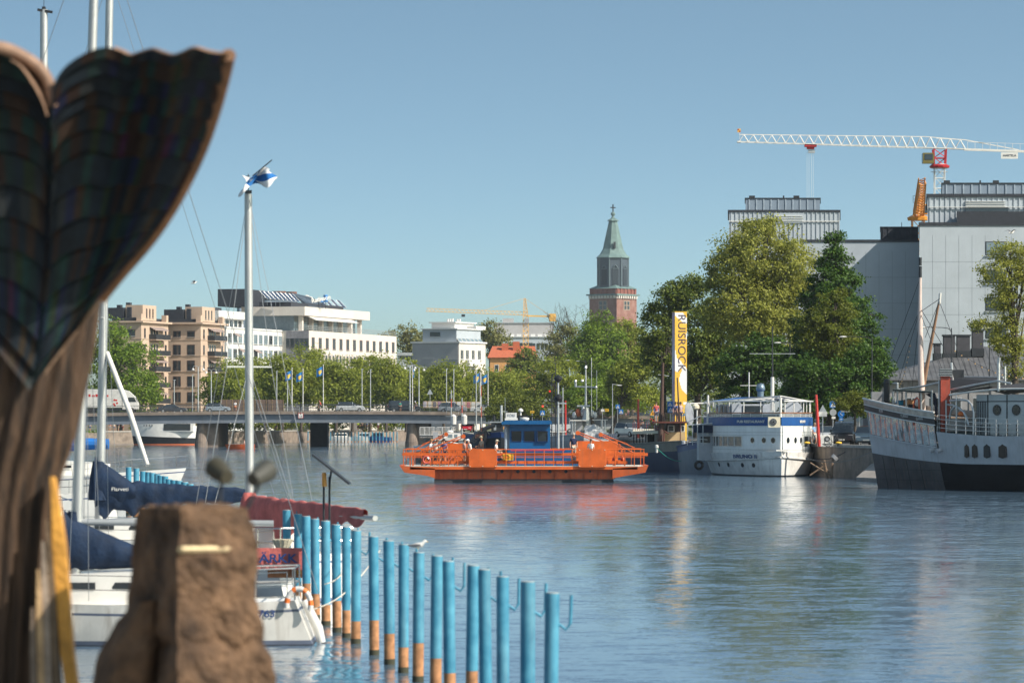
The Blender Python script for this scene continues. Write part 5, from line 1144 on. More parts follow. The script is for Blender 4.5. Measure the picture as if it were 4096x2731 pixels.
m.build('hull', [ORANGE2, ORANGE2], fe)
m = M(); m.box(((fx_(1737) + fx_(2454)) / 2, W / 2, .02), (fx_(2454) - fx_(1737) + .02, W - .86, .46)); m.build('waterline_band', mat('dark_waterline', (.035, .035, .04), .7), fe)
for (a, b_, c, d, sgn) in ((1597, 1645, 1740, 1712, -1), (2594, 2545, 2450, 2500, 1)):
    m = M()
    lo = fz(1896); pts = [(fx_(a), fz(1860)), (fx_(b_) - .0, zd - .02), (fx_(c), zd - .12), (fx_(c), fz(1912)), (fx_(d), fz(1903)), (fx_((a + b_) / 2 + (-3 if sgn < 0 else 12)), fz(1889))]
    m.prism(pts[:1] + pts[1:], W, (0, 0, 0), mi=0)
    m.build('ramp_end', ORANGE2, fe)
m = M(); m.box(((fx_(1640) + fx_(2550)) / 2, W / 2, zd - .09), (fx_(2550) - fx_(1640), W, .2), mi=0); m.build('deck_edge', ORANGE, fe)
m = M(); m.prism([(fx_(1600), 0.3), (fx_(1645), 0), (fx_(2550), 0), (fx_(2592), 0.3), (fx_(2592), W - .3), (fx_(2550), W), (fx_(1645), W), (fx_(1600), W - .3)], .05, (0, 0, zd + .005), 'xy'); m.build('deck', mat('pale_deck', (.52, .47, .40), .85, var=.15), fe)
m = M()
for q in range(13): x = fx_(1760) + q * 1.0; m.box((x, .40, .75), (.06, .1, 1.0), ry=.08 * (q % 3 - 1))
m.build('rib', ORANGE2, fe)
m = M()
for px in range(1775, 2454, 75): m.tube([(fx_(px), .445, .2), (fx_(px), .445, zd - .2)], .012, 4)
m.tube([(fx_(1740), .445, .75), (fx_(2452), .445, .75)], .012, 4); m.build('weld_seam', BRICKRED, fe)
for px, r_ in ((2008, .155), (2072, .155), (2136, .155), (2200, .155), (2264, .155), (2361, .10)): m = M(); m.disc((fx_(px), .44, fz(1885)), r_ * .8, (0, 1, 0), .12, 16, 0); m.disc((fx_(px), .42, fz(1885)), r_, (0, 1, 0), .06, 16, 1); m.build('porthole', [BLACK, ORANGE2], fe)
for a, b_ in ((1876, 1986), (2314, 2423)):
    m = M(); m.box(((fx_(a) + fx_(b_)) / 2, -.12, (fz(1795) + fz(1868)) / 2), (fx_(b_) - fx_(a), .2, fz(1795) - fz(1868))); pn = m.build('side_panel', ORANGE, fe)
    m = M()
    for sx in (a + 4, b_ - 4, (a + b_) / 2):
        for sy in (1799, 1864): m.ball((fx_(sx), -.23, fz(sy)), .035, 6)
    m.build('rivet', CREAM, pn)
# railings both sides
for yy, nm in ((.05, 'near'), (W - .05, 'far')):
    m = M(); a, b_ = fx_(1614), fx_(2578)
    for y_, r_ in ((1797, .03), (1829, .022)): m.tube([(a, yy, fz(y_)), (b_, yy, fz(y_))], r_, 6)
    for px in list(range(1614, 1880, 36)) + list(range(1986, 2320, 38)) + list(range(2423, 2580, 38)): m.tube([(fx_(px), yy, zd), (fx_(px), yy, fz(1797))], .03, 6)
    m.build('railing', ORANGE, fe)
    m = M()
    for y_, x0, x1 in ((1817, 1608, 2592), (1849, 1684, 2510)): m.box(((fx_(x0) + fx_(x1)) / 2, yy + .35 * (1 if yy < 1 else -1), fz(y_)), (fx_(x1) - fx_(x0), .1, .20))
    m.build('rubbing_beam', ORANGE, fe)
# inner orange bulwark on the far side, visible through the rails
m = M(); m.box(((fx_(1765) + fx_(1880)) / 2, W - 1.2, (fz(1775) + fz(1850)) / 2), (fx_(1880) - fx_(1765), .12, fz(1775) - fz(1850))); m.build('bulwark', ORANGE, fe); m = M(); m.box(((fx_(2310) + fx_(2480)) / 2, W - 1.2, (fz(1765) + fz(1850)) / 2), (fx_(2480) - fx_(2310), .12, fz(1765) - fz(1850)))
m.build('bulwark', ORANGE, fe)
# lower blue housing and wheelhouse
m = M(); m.box(((fx_(2030) + fx_(2285)) / 2, 2.1, (zd + fz(1800)) / 2), (fx_(2285) - fx_(2030), 1.6, fz(1800) - zd)); m.build('engine_casing', BLUE, fe)
cb0, cb1 = fx_(2038), fx_(2202); y0, y1 = 1.9, 5.4; zt, zb_ = fz(1697), fz(1805)
m = M()
wins = [(2045, 2086), (2096, 2138), (2149, 2192)]; wt, wbm = fz(1723), fz(1767)
m.bx(cb0, cb1, y0 + .06, y1, zb_, zt, 0)
m.bx(cb0, cb1, y0, y0 + .058, zb_, wbm, 0); m.bx(cb0, cb1, y0, y0 + .058, wt, zt, 0)
xs = [cb0] + [v for w_ in wins for v in (fx_(w_[0]), fx_(w_[1]))] + [cb1]
for i in range(0, len(xs), 2): m.bx(xs[i], xs[i + 1], y0, y0 + .058, wbm, wt, 0)
wh = m.build('wheelhouse', BLUE, fe)
for i, (a, b_) in enumerate(wins):
    m = M(); off = -.12 if i == 2 else 0
    m.bx(fx_(a), fx_(b_), y0 + .02 + off, y0 + .05 + off if not off else y0 + .05, wbm, wt, 0)
    m.tube([(fx_(a), y0 - .01 + off, wt), (fx_(b_), y0 - .01 + off, wt), (fx_(b_), y0 - .01 + off, wbm), (fx_(a), y0 - .01 + off, wbm), (fx_(a), y0 - .01 + off, wt)], .03, 4, 1); m.build('window', [GLASS, NAVYP], wh)
m = M(); m.box(((fx_(2006) + fx_(2208)) / 2, (y0 + y1) / 2 - .2, fz(1691)), (fx_(2208) - fx_(2006), y1 - y0 + .9, .2)); m.box(((fx_(2015) + fx_(2208)) / 2, (y0 + y1) / 2 - .2, fz(1684)), (fx_(2208) - fx_(2020), y1 - y0 + .5, .08)); ro = m.build('roof', BLUE, fe)
m = M(); m.bx(fx_(2018), cb0, y0 + .2, y1, fz(1805), fz(1697)); m.tube([(fx_(2022), y0, fz(1800)), (fx_(2022), y0, fz(1705)), (fx_(2017), y0, fz(1700)), (fx_(2010), y0, fz(1702))], .09, 8); m.build('side_wall', mat('pale_blue_grey', (.30, .36, .42), .5), fe)
# FÖRI sign
m = M(); m.box((fx_(2045), 2.6, fz(1661)), (fx_(2067) - fx_(2023), .08, .38)); m.box((fx_(2045), 2.6, fz(1676)), (.9, .1, .14)); s_ = m.build('sign_board', WHITE, fe)
text('lettering', 'FÖRI', .27, frame((PX(2045, FD), FD + 2.6 - .06, fz(1661)), (1, 0, 0), (0, -1, 0)), GREY, s_, .004, sx=.92, bold=0)
m = M(); m.box((fx_(2100), 3, fz(1664)), (1.15, .3, .1)); m.build('light_bar', BLACK, fe)
m = M(); m.lathe([(.25, 0), (.32, .12), (.30, .2), (.1, .26)], (fx_(2100), 3, fz(1682)), 14); m.build('searchlight', WHITE, fe)
m = M(); m.tube([(fx_(2083), 3, fz(1685)), (fx_(2083), 3, fz(1640))], .06, 8); m.lathe([(.17, 0), (.19, .1), (.05, .22)], (fx_(2083), 3, fz(1645)), 12); m.tube([(fx_(2076), 3, fz(1640)), (fx_(2090), 3, fz(1640))], .02, 4); m.build('radar_mast', WHITE, fe)
m = M(); m.tube([(fx_(2005), 3.2, fz(1685)), (fx_(2005), 3.2, fz(1620))], .09, 8); m.tube([(fx_(1995), 3.2, fz(1645)), (fx_(2030), 3.2, fz(1645))], .03, 4); m.tube([(fx_(2020), 3.2, fz(1685)), (fx_(2020), 3.2, fz(1590))], .02, 4); m.build('signal_mast', LGREY, fe)
m = M()
for px, t in ((2236, 1490), ): pass
m.tube([(fx_(2209), 3.0, zd), (fx_(2209), 3.0, fz(1505)), (fx_(2214), 3.0, fz(1492)), (fx_(2224), 3.0, fz(1490))], .035, 6); m.tube([(fx_(2225), 3.2, fz(1790)), (fx_(2225), 3.2, fz(1500))], .03, 6)
m.tube([(fx_(2170), 3.1, fz(1617)), (fx_(2236), 3.1, fz(1617))], .03, 5); m.build('aerial', DARK, fe)
m = M(); m.tube([(fx_(2235), 3.4, fz(1795)), (fx_(2235), 3.4, fz(1498))], [.10, .06], 10); m.build('mast', LGREY, fe)
for py in (1512, 1590):
    m = M(); m.lathe([(.02, 0), (.30, .22), (.30, .34), (.02, .56)], (fx_(2235), 3.25, fz(py) - .28), 14); m.build('day_shape', BLACK, fe)
m = M(); m.tube([(fx_(2254), 3.4, fz(1795)), (fx_(2254), 3.4, fz(1548))], .04, 6); m.box((fx_(2252), 3.4, fz(1612)), (.55, .1, .09)); m.build('flag_mast', LGREY, fe)
m = M()
for px, py in ((2201, 1563), (2172, 1624)): m.ball((fx_(px), 3.1, fz(py)), .07, 8)
m.build('signal_lamp', emat('red_signal_lamp', (.9, .03, .02), .8), fe)
# yellow winch wheel
m = M(); m.box((fx_(2032), .5, fz(1828)), (.75, .6, .42), mi=0); m.disc((fx_(2027), .15, fz(1828)), .24, (0, 1, 0), .1, 20, 0); m.tube([(fx_(2027) + .2 * math.cos(a), .06, fz(1828) + .2 * math.sin(a)) for a in np.linspace(0, 2 * math.pi, 17)], .03, 6, 1); m.build('winch', [YELL, mat('deep_yellow', (.55, .28, .02), .5)], fe)
m = M(); m.tube([(fx_(2043), .2, fz(1802)), (fx_(2260), .2, fz(1801))], .035, 6); m.build('boat_hook', mat('magenta_red', (.55, .02, .06), .5), fe)
# lifting arms with round weights
for a, b_, yy, s in (((1779, 1738), (1655, 1812), 5.6, 1), ((1853, 1745), (1690, 1822), .8, 1), ((2316, 1732), (2510, 1815), 5.6, 1), ((2404, 1738), (2540, 1805), .8, 1)):
    m = M(); A = Vector((fx_(a[0]), yy, fz(a[1]))); B_ = Vector((fx_(b_[0]), yy, fz(b_[1]))); d = (B_ - A)
    m.disc(A, .15, (0, 1, 0), .2, 14)
    for o_ in (-.05, .08): m.tube([A + Vector((0, 0, o_)), B_ + Vector((0, 0, o_ * 3))], .035, 6)
    m.tube([A + d * .15, A + d * .75 + Vector((0, 0, .3)), B_ + Vector((-.0, 0, .1))], .02, 4)
    c = A + d * .55; m.tube([c, (c.x + .35, yy, zd + .1)], .04, 6); m.tube([c, (c.x - .35, yy, zd + .1)], .04, 6)
    m.build('gate_arm', ORANGE, fe)
for px in (1640, 1652, 2395, 2460, 2500):
    m = M(); m.box((fx_(px), .5, (zd + fz(1818)) / 2), (.09, .09, fz(1818) - zd)); m.build('post', ORANGE, fe)
lr = thing('life_ring', 'red life ring on the left part of the ferry rail', 'life ring', (PX(1706, FD), FD - .05, fz(1838))); m = M(); m.tube([(.24 * math.cos(a), 0, .24 * math.sin(a)) for a in np.linspace(0, 2 * math.pi, 21)], .055, 8); m.build('float', mat('faded_red_vinyl', (.55, .10, .08), .6), lr, smooth=60)
m = M(); m.tube([(.17 * math.cos(a), -.05, .17 * math.sin(a)) for a in (.3, 1.2)], .06, 6); m.build('band', WHITE, lr)
def bicycle(label, loc, rz, c=(.05, .05, .06), group=None):
    b = thing('bicycle', label, 'bicycle', loc, rz, group)
    for x in (-.52, .52):
        m = M(); m.tube([(x + .33 * math.cos(a), 0, .34 + .33 * math.sin(a)) for a in np.linspace(0, 2 * math.pi, 21)], .022, 5)
        for q in range(8): a = q * math.pi / 4; m.tube([(x, 0, .34), (x + .32 * math.cos(a), 0, .34 + .32 * math.sin(a))], .004, 3)
        m.build('wheel', RUBBER, b)
    m = M(); A, B_, C_, D_, E_ = (-.52, 0, .34), (-.12, 0, .3), (-.25, 0, .82), (.33, 0, .86), (.52, 0, .34)
    for p, q in ((A, B_), (A, C_), (B_, C_), (B_, D_), (C_, D_), (D_, E_)): m.tube([p, q], .018, 5)
    m.build('frame', cmat(c), b)
    m = M(); m.tube([(.33, -.25, 1.0), (.36, 0, 1.02), (.33, .25, 1.0)], .014, 5); m.tube([(.33, 0, .84), (.36, 0, 1.02)], .014, 5); m.build('handlebar', DARK, b)
    m = M(); m.box((-.27, 0, .93), (.25, .13, .05)); m.tube([(-.25, 0, .8), (-.27, 0, .93)], .015, 5); m.build('saddle', RUBBER, b); return b
bicycle('dark bicycle held by the group at the left end of the ferry', (PX(1725, FD), FD + 1.1, zd + .055), .1)
bicycle('pinkish bicycle standing behind the left railing of the ferry', (PX(1800, FD), FD + 2.2, zd + .055), .2, (.5, .15, .15))
zp = zd + .055
for (px, dy, rz, kd, sh, st, hr, cap, lb, sk) in (
    (1722, 2.0, 1.2, 'stand', (.62, .64, .68), (.6, .57, .5), (.30, .17, .07), None, 'person with reddish hair and backpack in pale shirt at the left end of the ferry', SKIN),
    (1740, 1.6, 2.6, 'lean', (.62, .5, .42), (.12, .14, .2), (.12, .06, .03), None, 'person in a pale tan top seen from behind on the ferry', SKIN2),
    (1757, 2.3, 1.9, 'lean', (.6, .55, .48), (.35, .36, .40), (.25, .13, .06), None, 'person leaning forward over a bag on the ferry, beside the tan top', SKIN),
    (1775, 1.5, -.6, 'stand', (.13, .14, .32), (.08, .08, .16), (.02, .02, .03), (.02, .02, .03), 'person in a dark cap and blue patterned shirt on the ferry', SKIN2),
    (1856, 2.6, 1.3, 'stand', (.42, .25, .22), (.1, .14, .25), (.12, .07, .04), None, 'person in reddish top beside the man with the white cap', SKIN),
    (1883, 2.2, -1.2, 'lean', (.80, .79, .76), (.30, .33, .36), (.5, .5, .5), (.82, .82, .80), 'person with white cap and white t-shirt leaning on the ferry', SKIN2),
    (1927, 3.5, -1.0, 'sit', (.40, .36, .28), (.25, .25, .25), (.2, .15, .1), (.36, .33, .22), 'person in an olive hat looking over the left orange side panel', SKIN2),
    (1982, 1.6, 1.4, 'sit', (.78, .78, .76), (.75, .73, .7), (.35, .3, .22), (.50, .44, .33), 'seated person in white clothes with a beige hat, right of the left panel', SKIN),
    (2296, 1.8, .3, 'stand', (.015, .02, .06), (.45, .40, .32), (.4, .35, .3), None, 'man in a navy polo shirt and beige shorts standing on the ferry', SKIN),
    (2365, 1.4, .4, 'stand', (.70, .69, .68), (.3, .3, .3), (.07, .04, .03), None, 'person with dark hair and pale top behind the right orange panel', SKIN)):
    s_ = 1.04 if px != 2296 else 1.09
    z_ = zp + (.35 if kd == 'sit' else 0) + (.32 if px == 2296 else 0)
    if px == 1927: z_ += .25
    person(lb, (PX(px, FD), FD + dy, z_), rz, kd, sh, st, hr, sk, cap, s_)
m = M(); m.box((fx_(2296), 1.8, zp + .15), (.9, .9, .3)); m.build('step', BLUE, fe)
m = M(); m.box((fx_(1927), 3.6, zp + .5), (.6, .5, .42)); m.box((fx_(1982), 1.75, zp + .42), (.6, .5, .45)); m.build('bench', BLUE, fe)
for px in (1768, 1780): pass
for i, px in enumerate((2458, 2492)):
    e = thing('fire_extinguisher', ('left', 'right')[i] + ' one of two red extinguisher bags on the right end of the ferry', 'fire extinguisher', (PX(px, FD), FD + 1.0, zp), 0, 'red extinguishers on the ferry'); m = M(); m.lathe([(.14, 0), (.15, .3), (.1, .42), (.04, .5)], n=12, c=(0, 0, .15)); m.build('cylinder', RED, e)
m = M()

# ------------------------------------------------------------- large moored ship, right
HL, HBm = 36.0, 7.6
fwd = Vector((-.67, .742, 0)).normalized(); rzS = math.atan2(fwd.y, fwd.x)
bowp = Vector((23.5, 246, 0)); org = bowp - fwd * HL
s1 = thing('restaurant_ship', 'large white and black old sailing ship moored at the right, with curtained lower deck', 'ship', tuple(org), rzS)
def shA(f): return 3.35 + 1.05 * max(0, (f - .62) / .38) ** 1.7          # main deck
H = Hull(HL, HBm, lambda f: shA(f), 2.6, .8, 1.0, .8, .86, n=60, zb=-.4, wlbow=1.9)
wlA = lambda f: 1.62 + .30 * max(0, (f - .72) / .28) ** 1.5 * 2.0 + .2 * max(0, .6 - f)
BLKH = mat('black_hull_plates', (.006, .007, .009), .6, spec=.15, var=.4, scale=.5)
GRYH = mat('worn_dark_grey_hull', (.075, .07, .07), .6, var=.35, scale=.8, streak=.4)
WHH = mat('weathered_white_hull', (.46, .46, .47), .5, var=.14, scale=.8, streak=.22)
ROOT_H = H
def _f(px, z):
    return min(((abs((lambda q: q.x / q.y * F + 2048)(rootmat(s1) @ H.pt(1 - i / 800, 1, z)) - px), 1 - i / 800) for i in range(700)))[1]
F0 = _f(3735, 4.0)
m = M(); H.strip(m, lambda f: -.4, wlA, 0, F0, mi=1); H.strip(m, lambda f: -.4, wlA, F0, 1, mi=2); H.strip(m, wlA, lambda f: shA(f) - 1.05 * (1 if f < 2 else 0), 0, 1, mi=0); H.strip(m, lambda f: shA(f) - 1.05, shA, 0, F0 - .005, mi=0)
m.build('hull', [WHH, BLKH, GRYH], s1, smooth=50)
m = M()
for f in (.85, .89, .93, .965):
    m.tube([H.pt(f, 1, z, .012) for z in (-.2, .4, 1.0, wlA(f) - .1)], .015, 3)
for z in (.55, 1.2): m.tube([H.pt(f, 1, z, .012) for f in np.linspace(.78, .995, 14)], .012, 3)
m.build('plate_seam', BLACK, s1)
# transparent wavy curtains between the lower hull and the forecastle band
f0, f1 = F0, .995
lo = lambda f: shA(f) - 1.0; hi = lambda f: shA(f) + .38 + .3 * (f - .75) * 2
m = M()
CU = mat('clear_plastic_curtain', (.36, .36, .36), .12, .75, scale=1.6, c2=(.62, .60, .56), bump=.9, bscale=2.2)
H.strip(m, lo, hi, f0, f1, (1, -1), -.03, n=80, nz=6); m.v = [(x, y + .05 * math.sin(x * 9) , z) for x, y, z in m.v]; m.build('curtain', CU, s1, smooth=60)
m = M()
for q in range(11): f = f0 + (f1 - f0) * q / 10; m.tube([H.pt(f, 1, lo(f), .01), H.pt(f, 1, hi(f), .01)], .03, 4)
for zf in (lo, hi): m.tube(H.line(zf, 1, f0, f1, 20, .02), .05, 5)
m.build('curtain_frame', WHH, s1)
CLR = [((.15, .5, .1), .93), ((.7, .05, .03), .885), ((.02, .1, .35), .86), ((.6, .62, .2), .955)]
hi2 = lambda f: hi(f) + .40; hi3 = lambda f: hi2(f) + .40
m = M(); H.strip(m, hi, hi2, f0 - .005, 1.0, (1, -1), .05, n=40, nz=1); m.build('black_band', BLACK, s1, smooth=60)
m = M(); H.strip(m, hi2, hi3, f0 - .005, 1.0, (1, -1), .03, n=40, nz=2); m.build('bulwark', mat('dull_steel_bulwark', (.36, .35, .33), .3, .6, var=.3, scale=3), s1, smooth=60)
m = M(); m.tube(H.line(hi3, 1, f0 - .005, 1, 24, .05), .06, 6); m.tube(H.line(hi2, 1, f0 - .005, 1, 24, .06), .03, 5); m.tube(H.line(hi, 1, f0 - .005, 1, 24, .07), .04, 5); m.build('rub_rail', WHITE, s1)
m = M(); H.deck(m, lambda f: hi2(f) - .1, f0, 1); m.build('forecastle_deck', OLDWOOD, s1)
m = M(); a, b_ = H.pt(f0, 1, 0), H.pt(f0, -1, 0); m.bx(a.x - .06, a.x, b_.y, a.y, shA(F0), hi2(f0)); m.build('bulkhead', WHH, s1)
for t, f, sz in (('PUB', _f(3530, 4.5), .3), ('TURKU', _f(3620, 4.5), .28), ('LAIVA', _f(3680, 4.4), .28)):
    z = hi(f) + .25; p = H.pt(f, 1, z, .07); n_ = H.nrm(f, 1, z); wp = rootmat(s1) @ p; n_ = rootmat(s1).to_3x3() @ n_
    text('lettering', t, sz, frame(wp, Vector((0, 0, 1)).cross(n_), n_), LGREY, s1, .01)
m = M(); H.deck(m, lambda f: shA(f) - .02, 0, F0); m.build('main_deck', mat('dark_green_deck', (.03, .06, .05), .8), s1)
# bulwark rail
def railing(f0, f1, n, off=-.1, h=1.05, side=1):
    m = M(); pts = [H.pt(f0 + (f1 - f0) * i / n, side, shA(f0 + (f1 - f0) * i / n), off) for i in range(n + 1)]
    rail(m, pts, h, .022, levels=(1, .75, .5, .25)); return m
railing(.2, F0 - .005, 24).build('railing', LGREY, s1)
railing(.05, F0 - .005, 26, side=-1).build('railing', LGREY, s1)
# black plaques on the hull
for f_, w_, mt in ((_f(3870, 2.4), .2, 1), (_f(3901, 2.4), .24, 1), (_f(3950, 2.4), .28, 0), (_f(4012, 2.4), .34, 1)):
    z = 2.42; p = H.pt(f_, 1, z, .02); q = M(); pts = [(-w_, -.34), (0, -.42), (w_, -.34), (w_, .30), (w_ * .5, .36), (0, .46), (-w_ * .5, .36), (-w_, .30)]
    tx = (H.pt(f_ + .01, 1, z) - H.pt(f_ - .01, 1, z)).normalized(); n_ = H.nrm(f_, 1, z)
    v0 = [p + tx * a + Vector((0, 0, b)) for a, b in pts]; v1 = [v + n_ * .05 for v in v0]; k = len(pts)
    q.add(v0 + v1, [tuple(range(k))[::-1], tuple(range(k, 2 * k))] + [(i, (i + 1) % k, k + (i + 1) % k, k + i) for i in range(k)]); q.build('shutter', [mat('brown_shutter', (.045, .03, .02), .6), BLACK][1 - mt], s1)
m = M()
for f in (_f(3737, 2.5), _f(3765, 2.5)): p = H.pt(f, 1, 2.5, 0); m.tube([p, p + Vector((.1, .35, -.12))], [.12, .16], 10)
m.build('hawse_pipe', WHH, s1)
def fpx(px, z=3.0, inn=0.0):
    best = None
    for i in range(801):
        f = 1 - i / 800; q = H.pt(f, 1, z); q.y = max(q.y - inn, -q.y + .1); q = rootmat(s1) @ q; e = abs(q.x / q.y * F + 2048 - px)
        if best is None or e < best[0]: best = (e, f, q)
    return best
def sp(px, py, D=None, near=True):
    """point over the ship: on the port side line unless D is given"""
    if D is None:
        k = (px - 2048) / F; t = (bowp.x - k * bowp.y) / (k * fwd.y * -1 + fwd.x) ; D = bowp.y - fwd.y * t
    return P(px, py, D)
def spt(px, py, inn=.6):
    q = fpx(min(px, 4400), 4.0, inn)[2]; return Vector((q.x, q.y, PZ(py, q.y)))
m = M()
a = spt(3780, 1755, 1.0); b_ = spt(3780, 1505, 1.0); m.box((a + b_) / 2, (.58, .58, abs(b_.z - a.z) + .2)); m.build('funnel', BRICKRED, s1, world=True)
m = M(); c = spt(3782, 1490, 1.0); m.box(c, (.72, .72, .45), mi=0)
for q in range(5): m.box(c + Vector((0, 0, -.2 + q * .1)), (.78, .78, .03), mi=1)
m.build('funnel_cap', [DARK, LGREY], s1, world=True)
m = M(); m.tube([spt(3690, 1662, 2.5), spt(3684, 1500, 2.5), spt(3680, 1240, 2.5)], [.21, .20, .15], 12, 0); m.tube([spt(3680, 1240, 2.5), spt(3681, 1100, 2.5)], [.13, .09], 10, 0); m.tube([spt(3681, 1110, 2.5), spt(3681, 1065, 2.5)], .105, 10, 1); m.tube([spt(3682, 1062, 2.5), spt(3682, 1030, 2.5)], .1, 8, 1)
m.build('main_mast', [mat('pinkish_white_mast', (.58, .46, .41), .5, var=.1), DARK], s1, world=True, smooth=60)
m = M(); m.tube([spt(3690, 1560, 3), spt(3722, 1380, 3), spt(3758, 1200, 3)], [.13, .12, .07], 10, 0); m.tube([spt(3757, 1215, 3), spt(3761, 1172, 3)], .09, 8, 1); m.build('cargo_boom', [mat('brown_spar', (.28, .16, .10), .5), WHITE], s1, world=True, smooth=60)
for k, (a, b_) in enumerate((((3680, 1240), (3520, 1600)), ((3680, 1240), (3560, 1640)), ((3680, 1240), (3640, 1620)), ((3684, 1245), (3760, 1195)), ((3757, 1205), (3870, 1500)), ((3757, 1205), (3700, 1350)), ((3682, 1110), (3500, 1605)), ((3684, 1260), (3770, 1480)), ((3686, 1240), (3830, 1480)))):
    m = M(); m.tube([spt(*a, 2.5), spt(*b_, 2.2)], .02, 4); m.build('stay', DARK, s1, world=True)
# string of lamps
for k, (a, b_) in enumerate((((3640, 1380), (3600, 1540)), ((3820, 1400), (4090, 1510)))):
    m = M(); A, B_ = spt(*a, 2.2), spt(*b_, 2.2); pts = [A.lerp(B_, t) - Vector((0, 0, .35 * math.sin(math.pi * t))) for t in np.linspace(0, 1, 11)]
    m.tube(pts, .01, 3, 0)
    for p in pts[::1]: m.ball(p - Vector((0, 0, .06)), .045, 6, 1)
    m.build('string_light', [DARK, mat('warm_bulb_glass', (.75, .45, .2), .3)], s1, world=True)
# forecastle fittings
m = M(); c = spt(3548, 1620, 2.8); m.tube([c, Vector((c.x, c.y, PZ(1535, c.y)))], .20, 12); m.lathe([(.20, 0), (.23, .05), (.17, .25), (.05, .32)], (c.x, c.y, PZ(1535, c.y)), 12); m.build('stove_pipe', BLACK, s1, world=True)
m = M(); c = spt(3515, 1590, 3.4); m.box(c, (1.0, .6, .75)); m.build('deck_locker', mat('locker_grey', (.22, .22, .23), .5), s1, world=True)
m = M()
for px, y0, y1 in ((3572, 1565, 1645), (3590, 1530, 1650), (3625, 1565, 1652), (3684, 1560, 1665), (3728, 1560, 1665)): m.tube([spt(px, y1, 1.2), spt(px, y0, 1.2)], .06, 6)
m.tube([spt(3572, 1532, 1.2), spt(3592, 1532, 1.2)], .05, 6); m.tube([spt(3592, 1558, 1.2), spt(3690, 1545, 1.3), spt(3765, 1527, 1.3)], .06, 6); m.build('awning_post', LGREY, s1, world=True)
m = M()
p = [spt(3570, 1557, .6), spt(3725, 1567, .6), spt(3725, 1562, 4.8), spt(3585, 1552, 4.8)]; m.add(p + [v - Vector((0, 0, .09)) for v in p], [(0, 1, 2, 3), (7, 6, 5, 4), (0, 4, 5, 1), (1, 5, 6, 2), (2, 6, 7, 3), (3, 7, 4, 0)]); m.build('awning', mat('dark_green_awning', (.03, .04, .035), .8), s1, world=True)
m = M()
pts = [spt(3700, 1575, 3.0), spt(3722, 1590, 2.9), spt(3738, 1625, 2.8), spt(3742, 1665, 2.8)]; q = [spt(3740, 1570, 2.9), spt(3750, 1600, 2.8), spt(3750, 1640, 2.8), spt(3748, 1668, 2.8)]
for i in range(3): m.add([pts[i], pts[i + 1], q[i + 1], q[i]], [(0, 1, 2, 3)])
m.build('dark_sail', NAVY, s1, world=True)
for i, (px, py, c_) in enumerate(((3600, 1625, (.7, .55, .5)), (3617, 1640, (.8, .25, .05)), (3605, 1612, (.03, .35, .6)), (3636, 1610, (.5, .25, .12)), (3655, 1628, (.06, .05, .05)), (3578, 1637, (.75, .75, .75)))):
    t_ = thing('deck_crate', ['pale pink crate on the forecastle of the right ship', 'orange crate on the forecastle of the right ship', 'small turquoise box on the forecastle of the right ship', 'brown cloth bundle on the forecastle of the right ship', 'black box on the forecastle of the right ship', 'white folded cover on the forecastle of the right ship'][i], 'crate', tuple(spt(px, py, 2.2)))
    m = M(); m.box((0, 0, 0), (.55, .5, .28), .2 * i, taper=.9); m.build('box', cmat(c_), t_); m = M(); m.box((0, 0, .16), (.56, .5, .04), .2 * i); m.build('lid', cmat(tuple(v * .8 for v in c_)), t_)
m = M(); m.tube([spt(3655, 1700, .05), spt(3655, 1620, .05), spt(3659, 1598, .1), spt(3668, 1590, .1), spt(3676, 1600, .1), spt(3679, 1690, .05)], .05, 6); m.build('davit', mat('red_davit', (.5, .08, .03), .5), s1, world=True)
m = M(); m.ball(spt(3666, 1605, .5), .28, 12, sz=(.55, .2, 1.15)); m.build('life_ring', mat('greyed_white_vinyl', (.6, .58, .55)), s1, world=True)
# arched davits amidships
for pts in ([(3790, 1618), (3812, 1620), (3835, 1630), (3855, 1648), (3868, 1672), (3875, 1700)], [(3800, 1602), (3850, 1599), (3872, 1602), (3888, 1618), (3895, 1650), (3894, 1752)], [(3818, 1625), (3806, 1640), (3799, 1660), (3797, 1700)]):
    m = M(); m.tube([spt(a, b, .9) for a, b in pts], .07, 8); m.build('davit', LGREY, s1, world=True, smooth=60)
m = M()
for px, y0 in ((3757, 1520), (3784, 1600), (3826, 1580)): m.tube([spt(px, 1760, .8), spt(px, y0, .8)], .05, 6)
m.build('stanchion', LGREY, s1, world=True)
m = M(); m.ball(spt(3845, 1655, 1.0), .16, 10, sz=(1.3, 1, 1)); m.build('float_light', mat('rescue_orange', (.75, .17, .03), .5), s1, world=True)
# deckhouse with portholes
A = spt(3905, 1755, 1.8); B_ = spt(4600, 1755, 1.8); dh = (B_ - A); dh.z = 0; L_ = dh.length; u = -fwd; nn = Vector((-fwd.y, fwd.x, 0))
zr = 4.4 + (HZ - 1578) * A.y / F
wl = Wall((A.x, A.y, 0), u, nn); m = M()
wl.bx(m, 0, 14, 3.2, zr, -4.2, 0, 0)
m.build('deckhouse', mat('deckhouse_white', (.55, .57, .56), .5, var=.08), s1, world=True)
m = M()
for q in range(9): wl.bx(m, .9 + q * 1.55, .97 + q * 1.55, 3.3, zr - .02, 0, .03)
for q in range(6): wl.bx(m, .05 + q * .14, .09 + q * .14, 3.3, zr - .4, 0, .04)
wl.bx(m, 0, 14, zr - .45, zr - .40, 0, .03); m.build('batten', BLACK, s1, world=True)
for q in range(8): m = M(); c = wl.p(1.7 + q * 1.55, 4.95, .03); m.disc(c, .30, nn, .08, 20, 0); m.tube([c + (u * math.cos(t) + Vector((0, 0, 1)) * math.sin(t)) * .30 + nn * .03 for t in np.linspace(0, 2 * math.pi, 21)], .03, 5, 1); m.build('porthole', [GLASS, DARK], s1, world=True)
m = M()
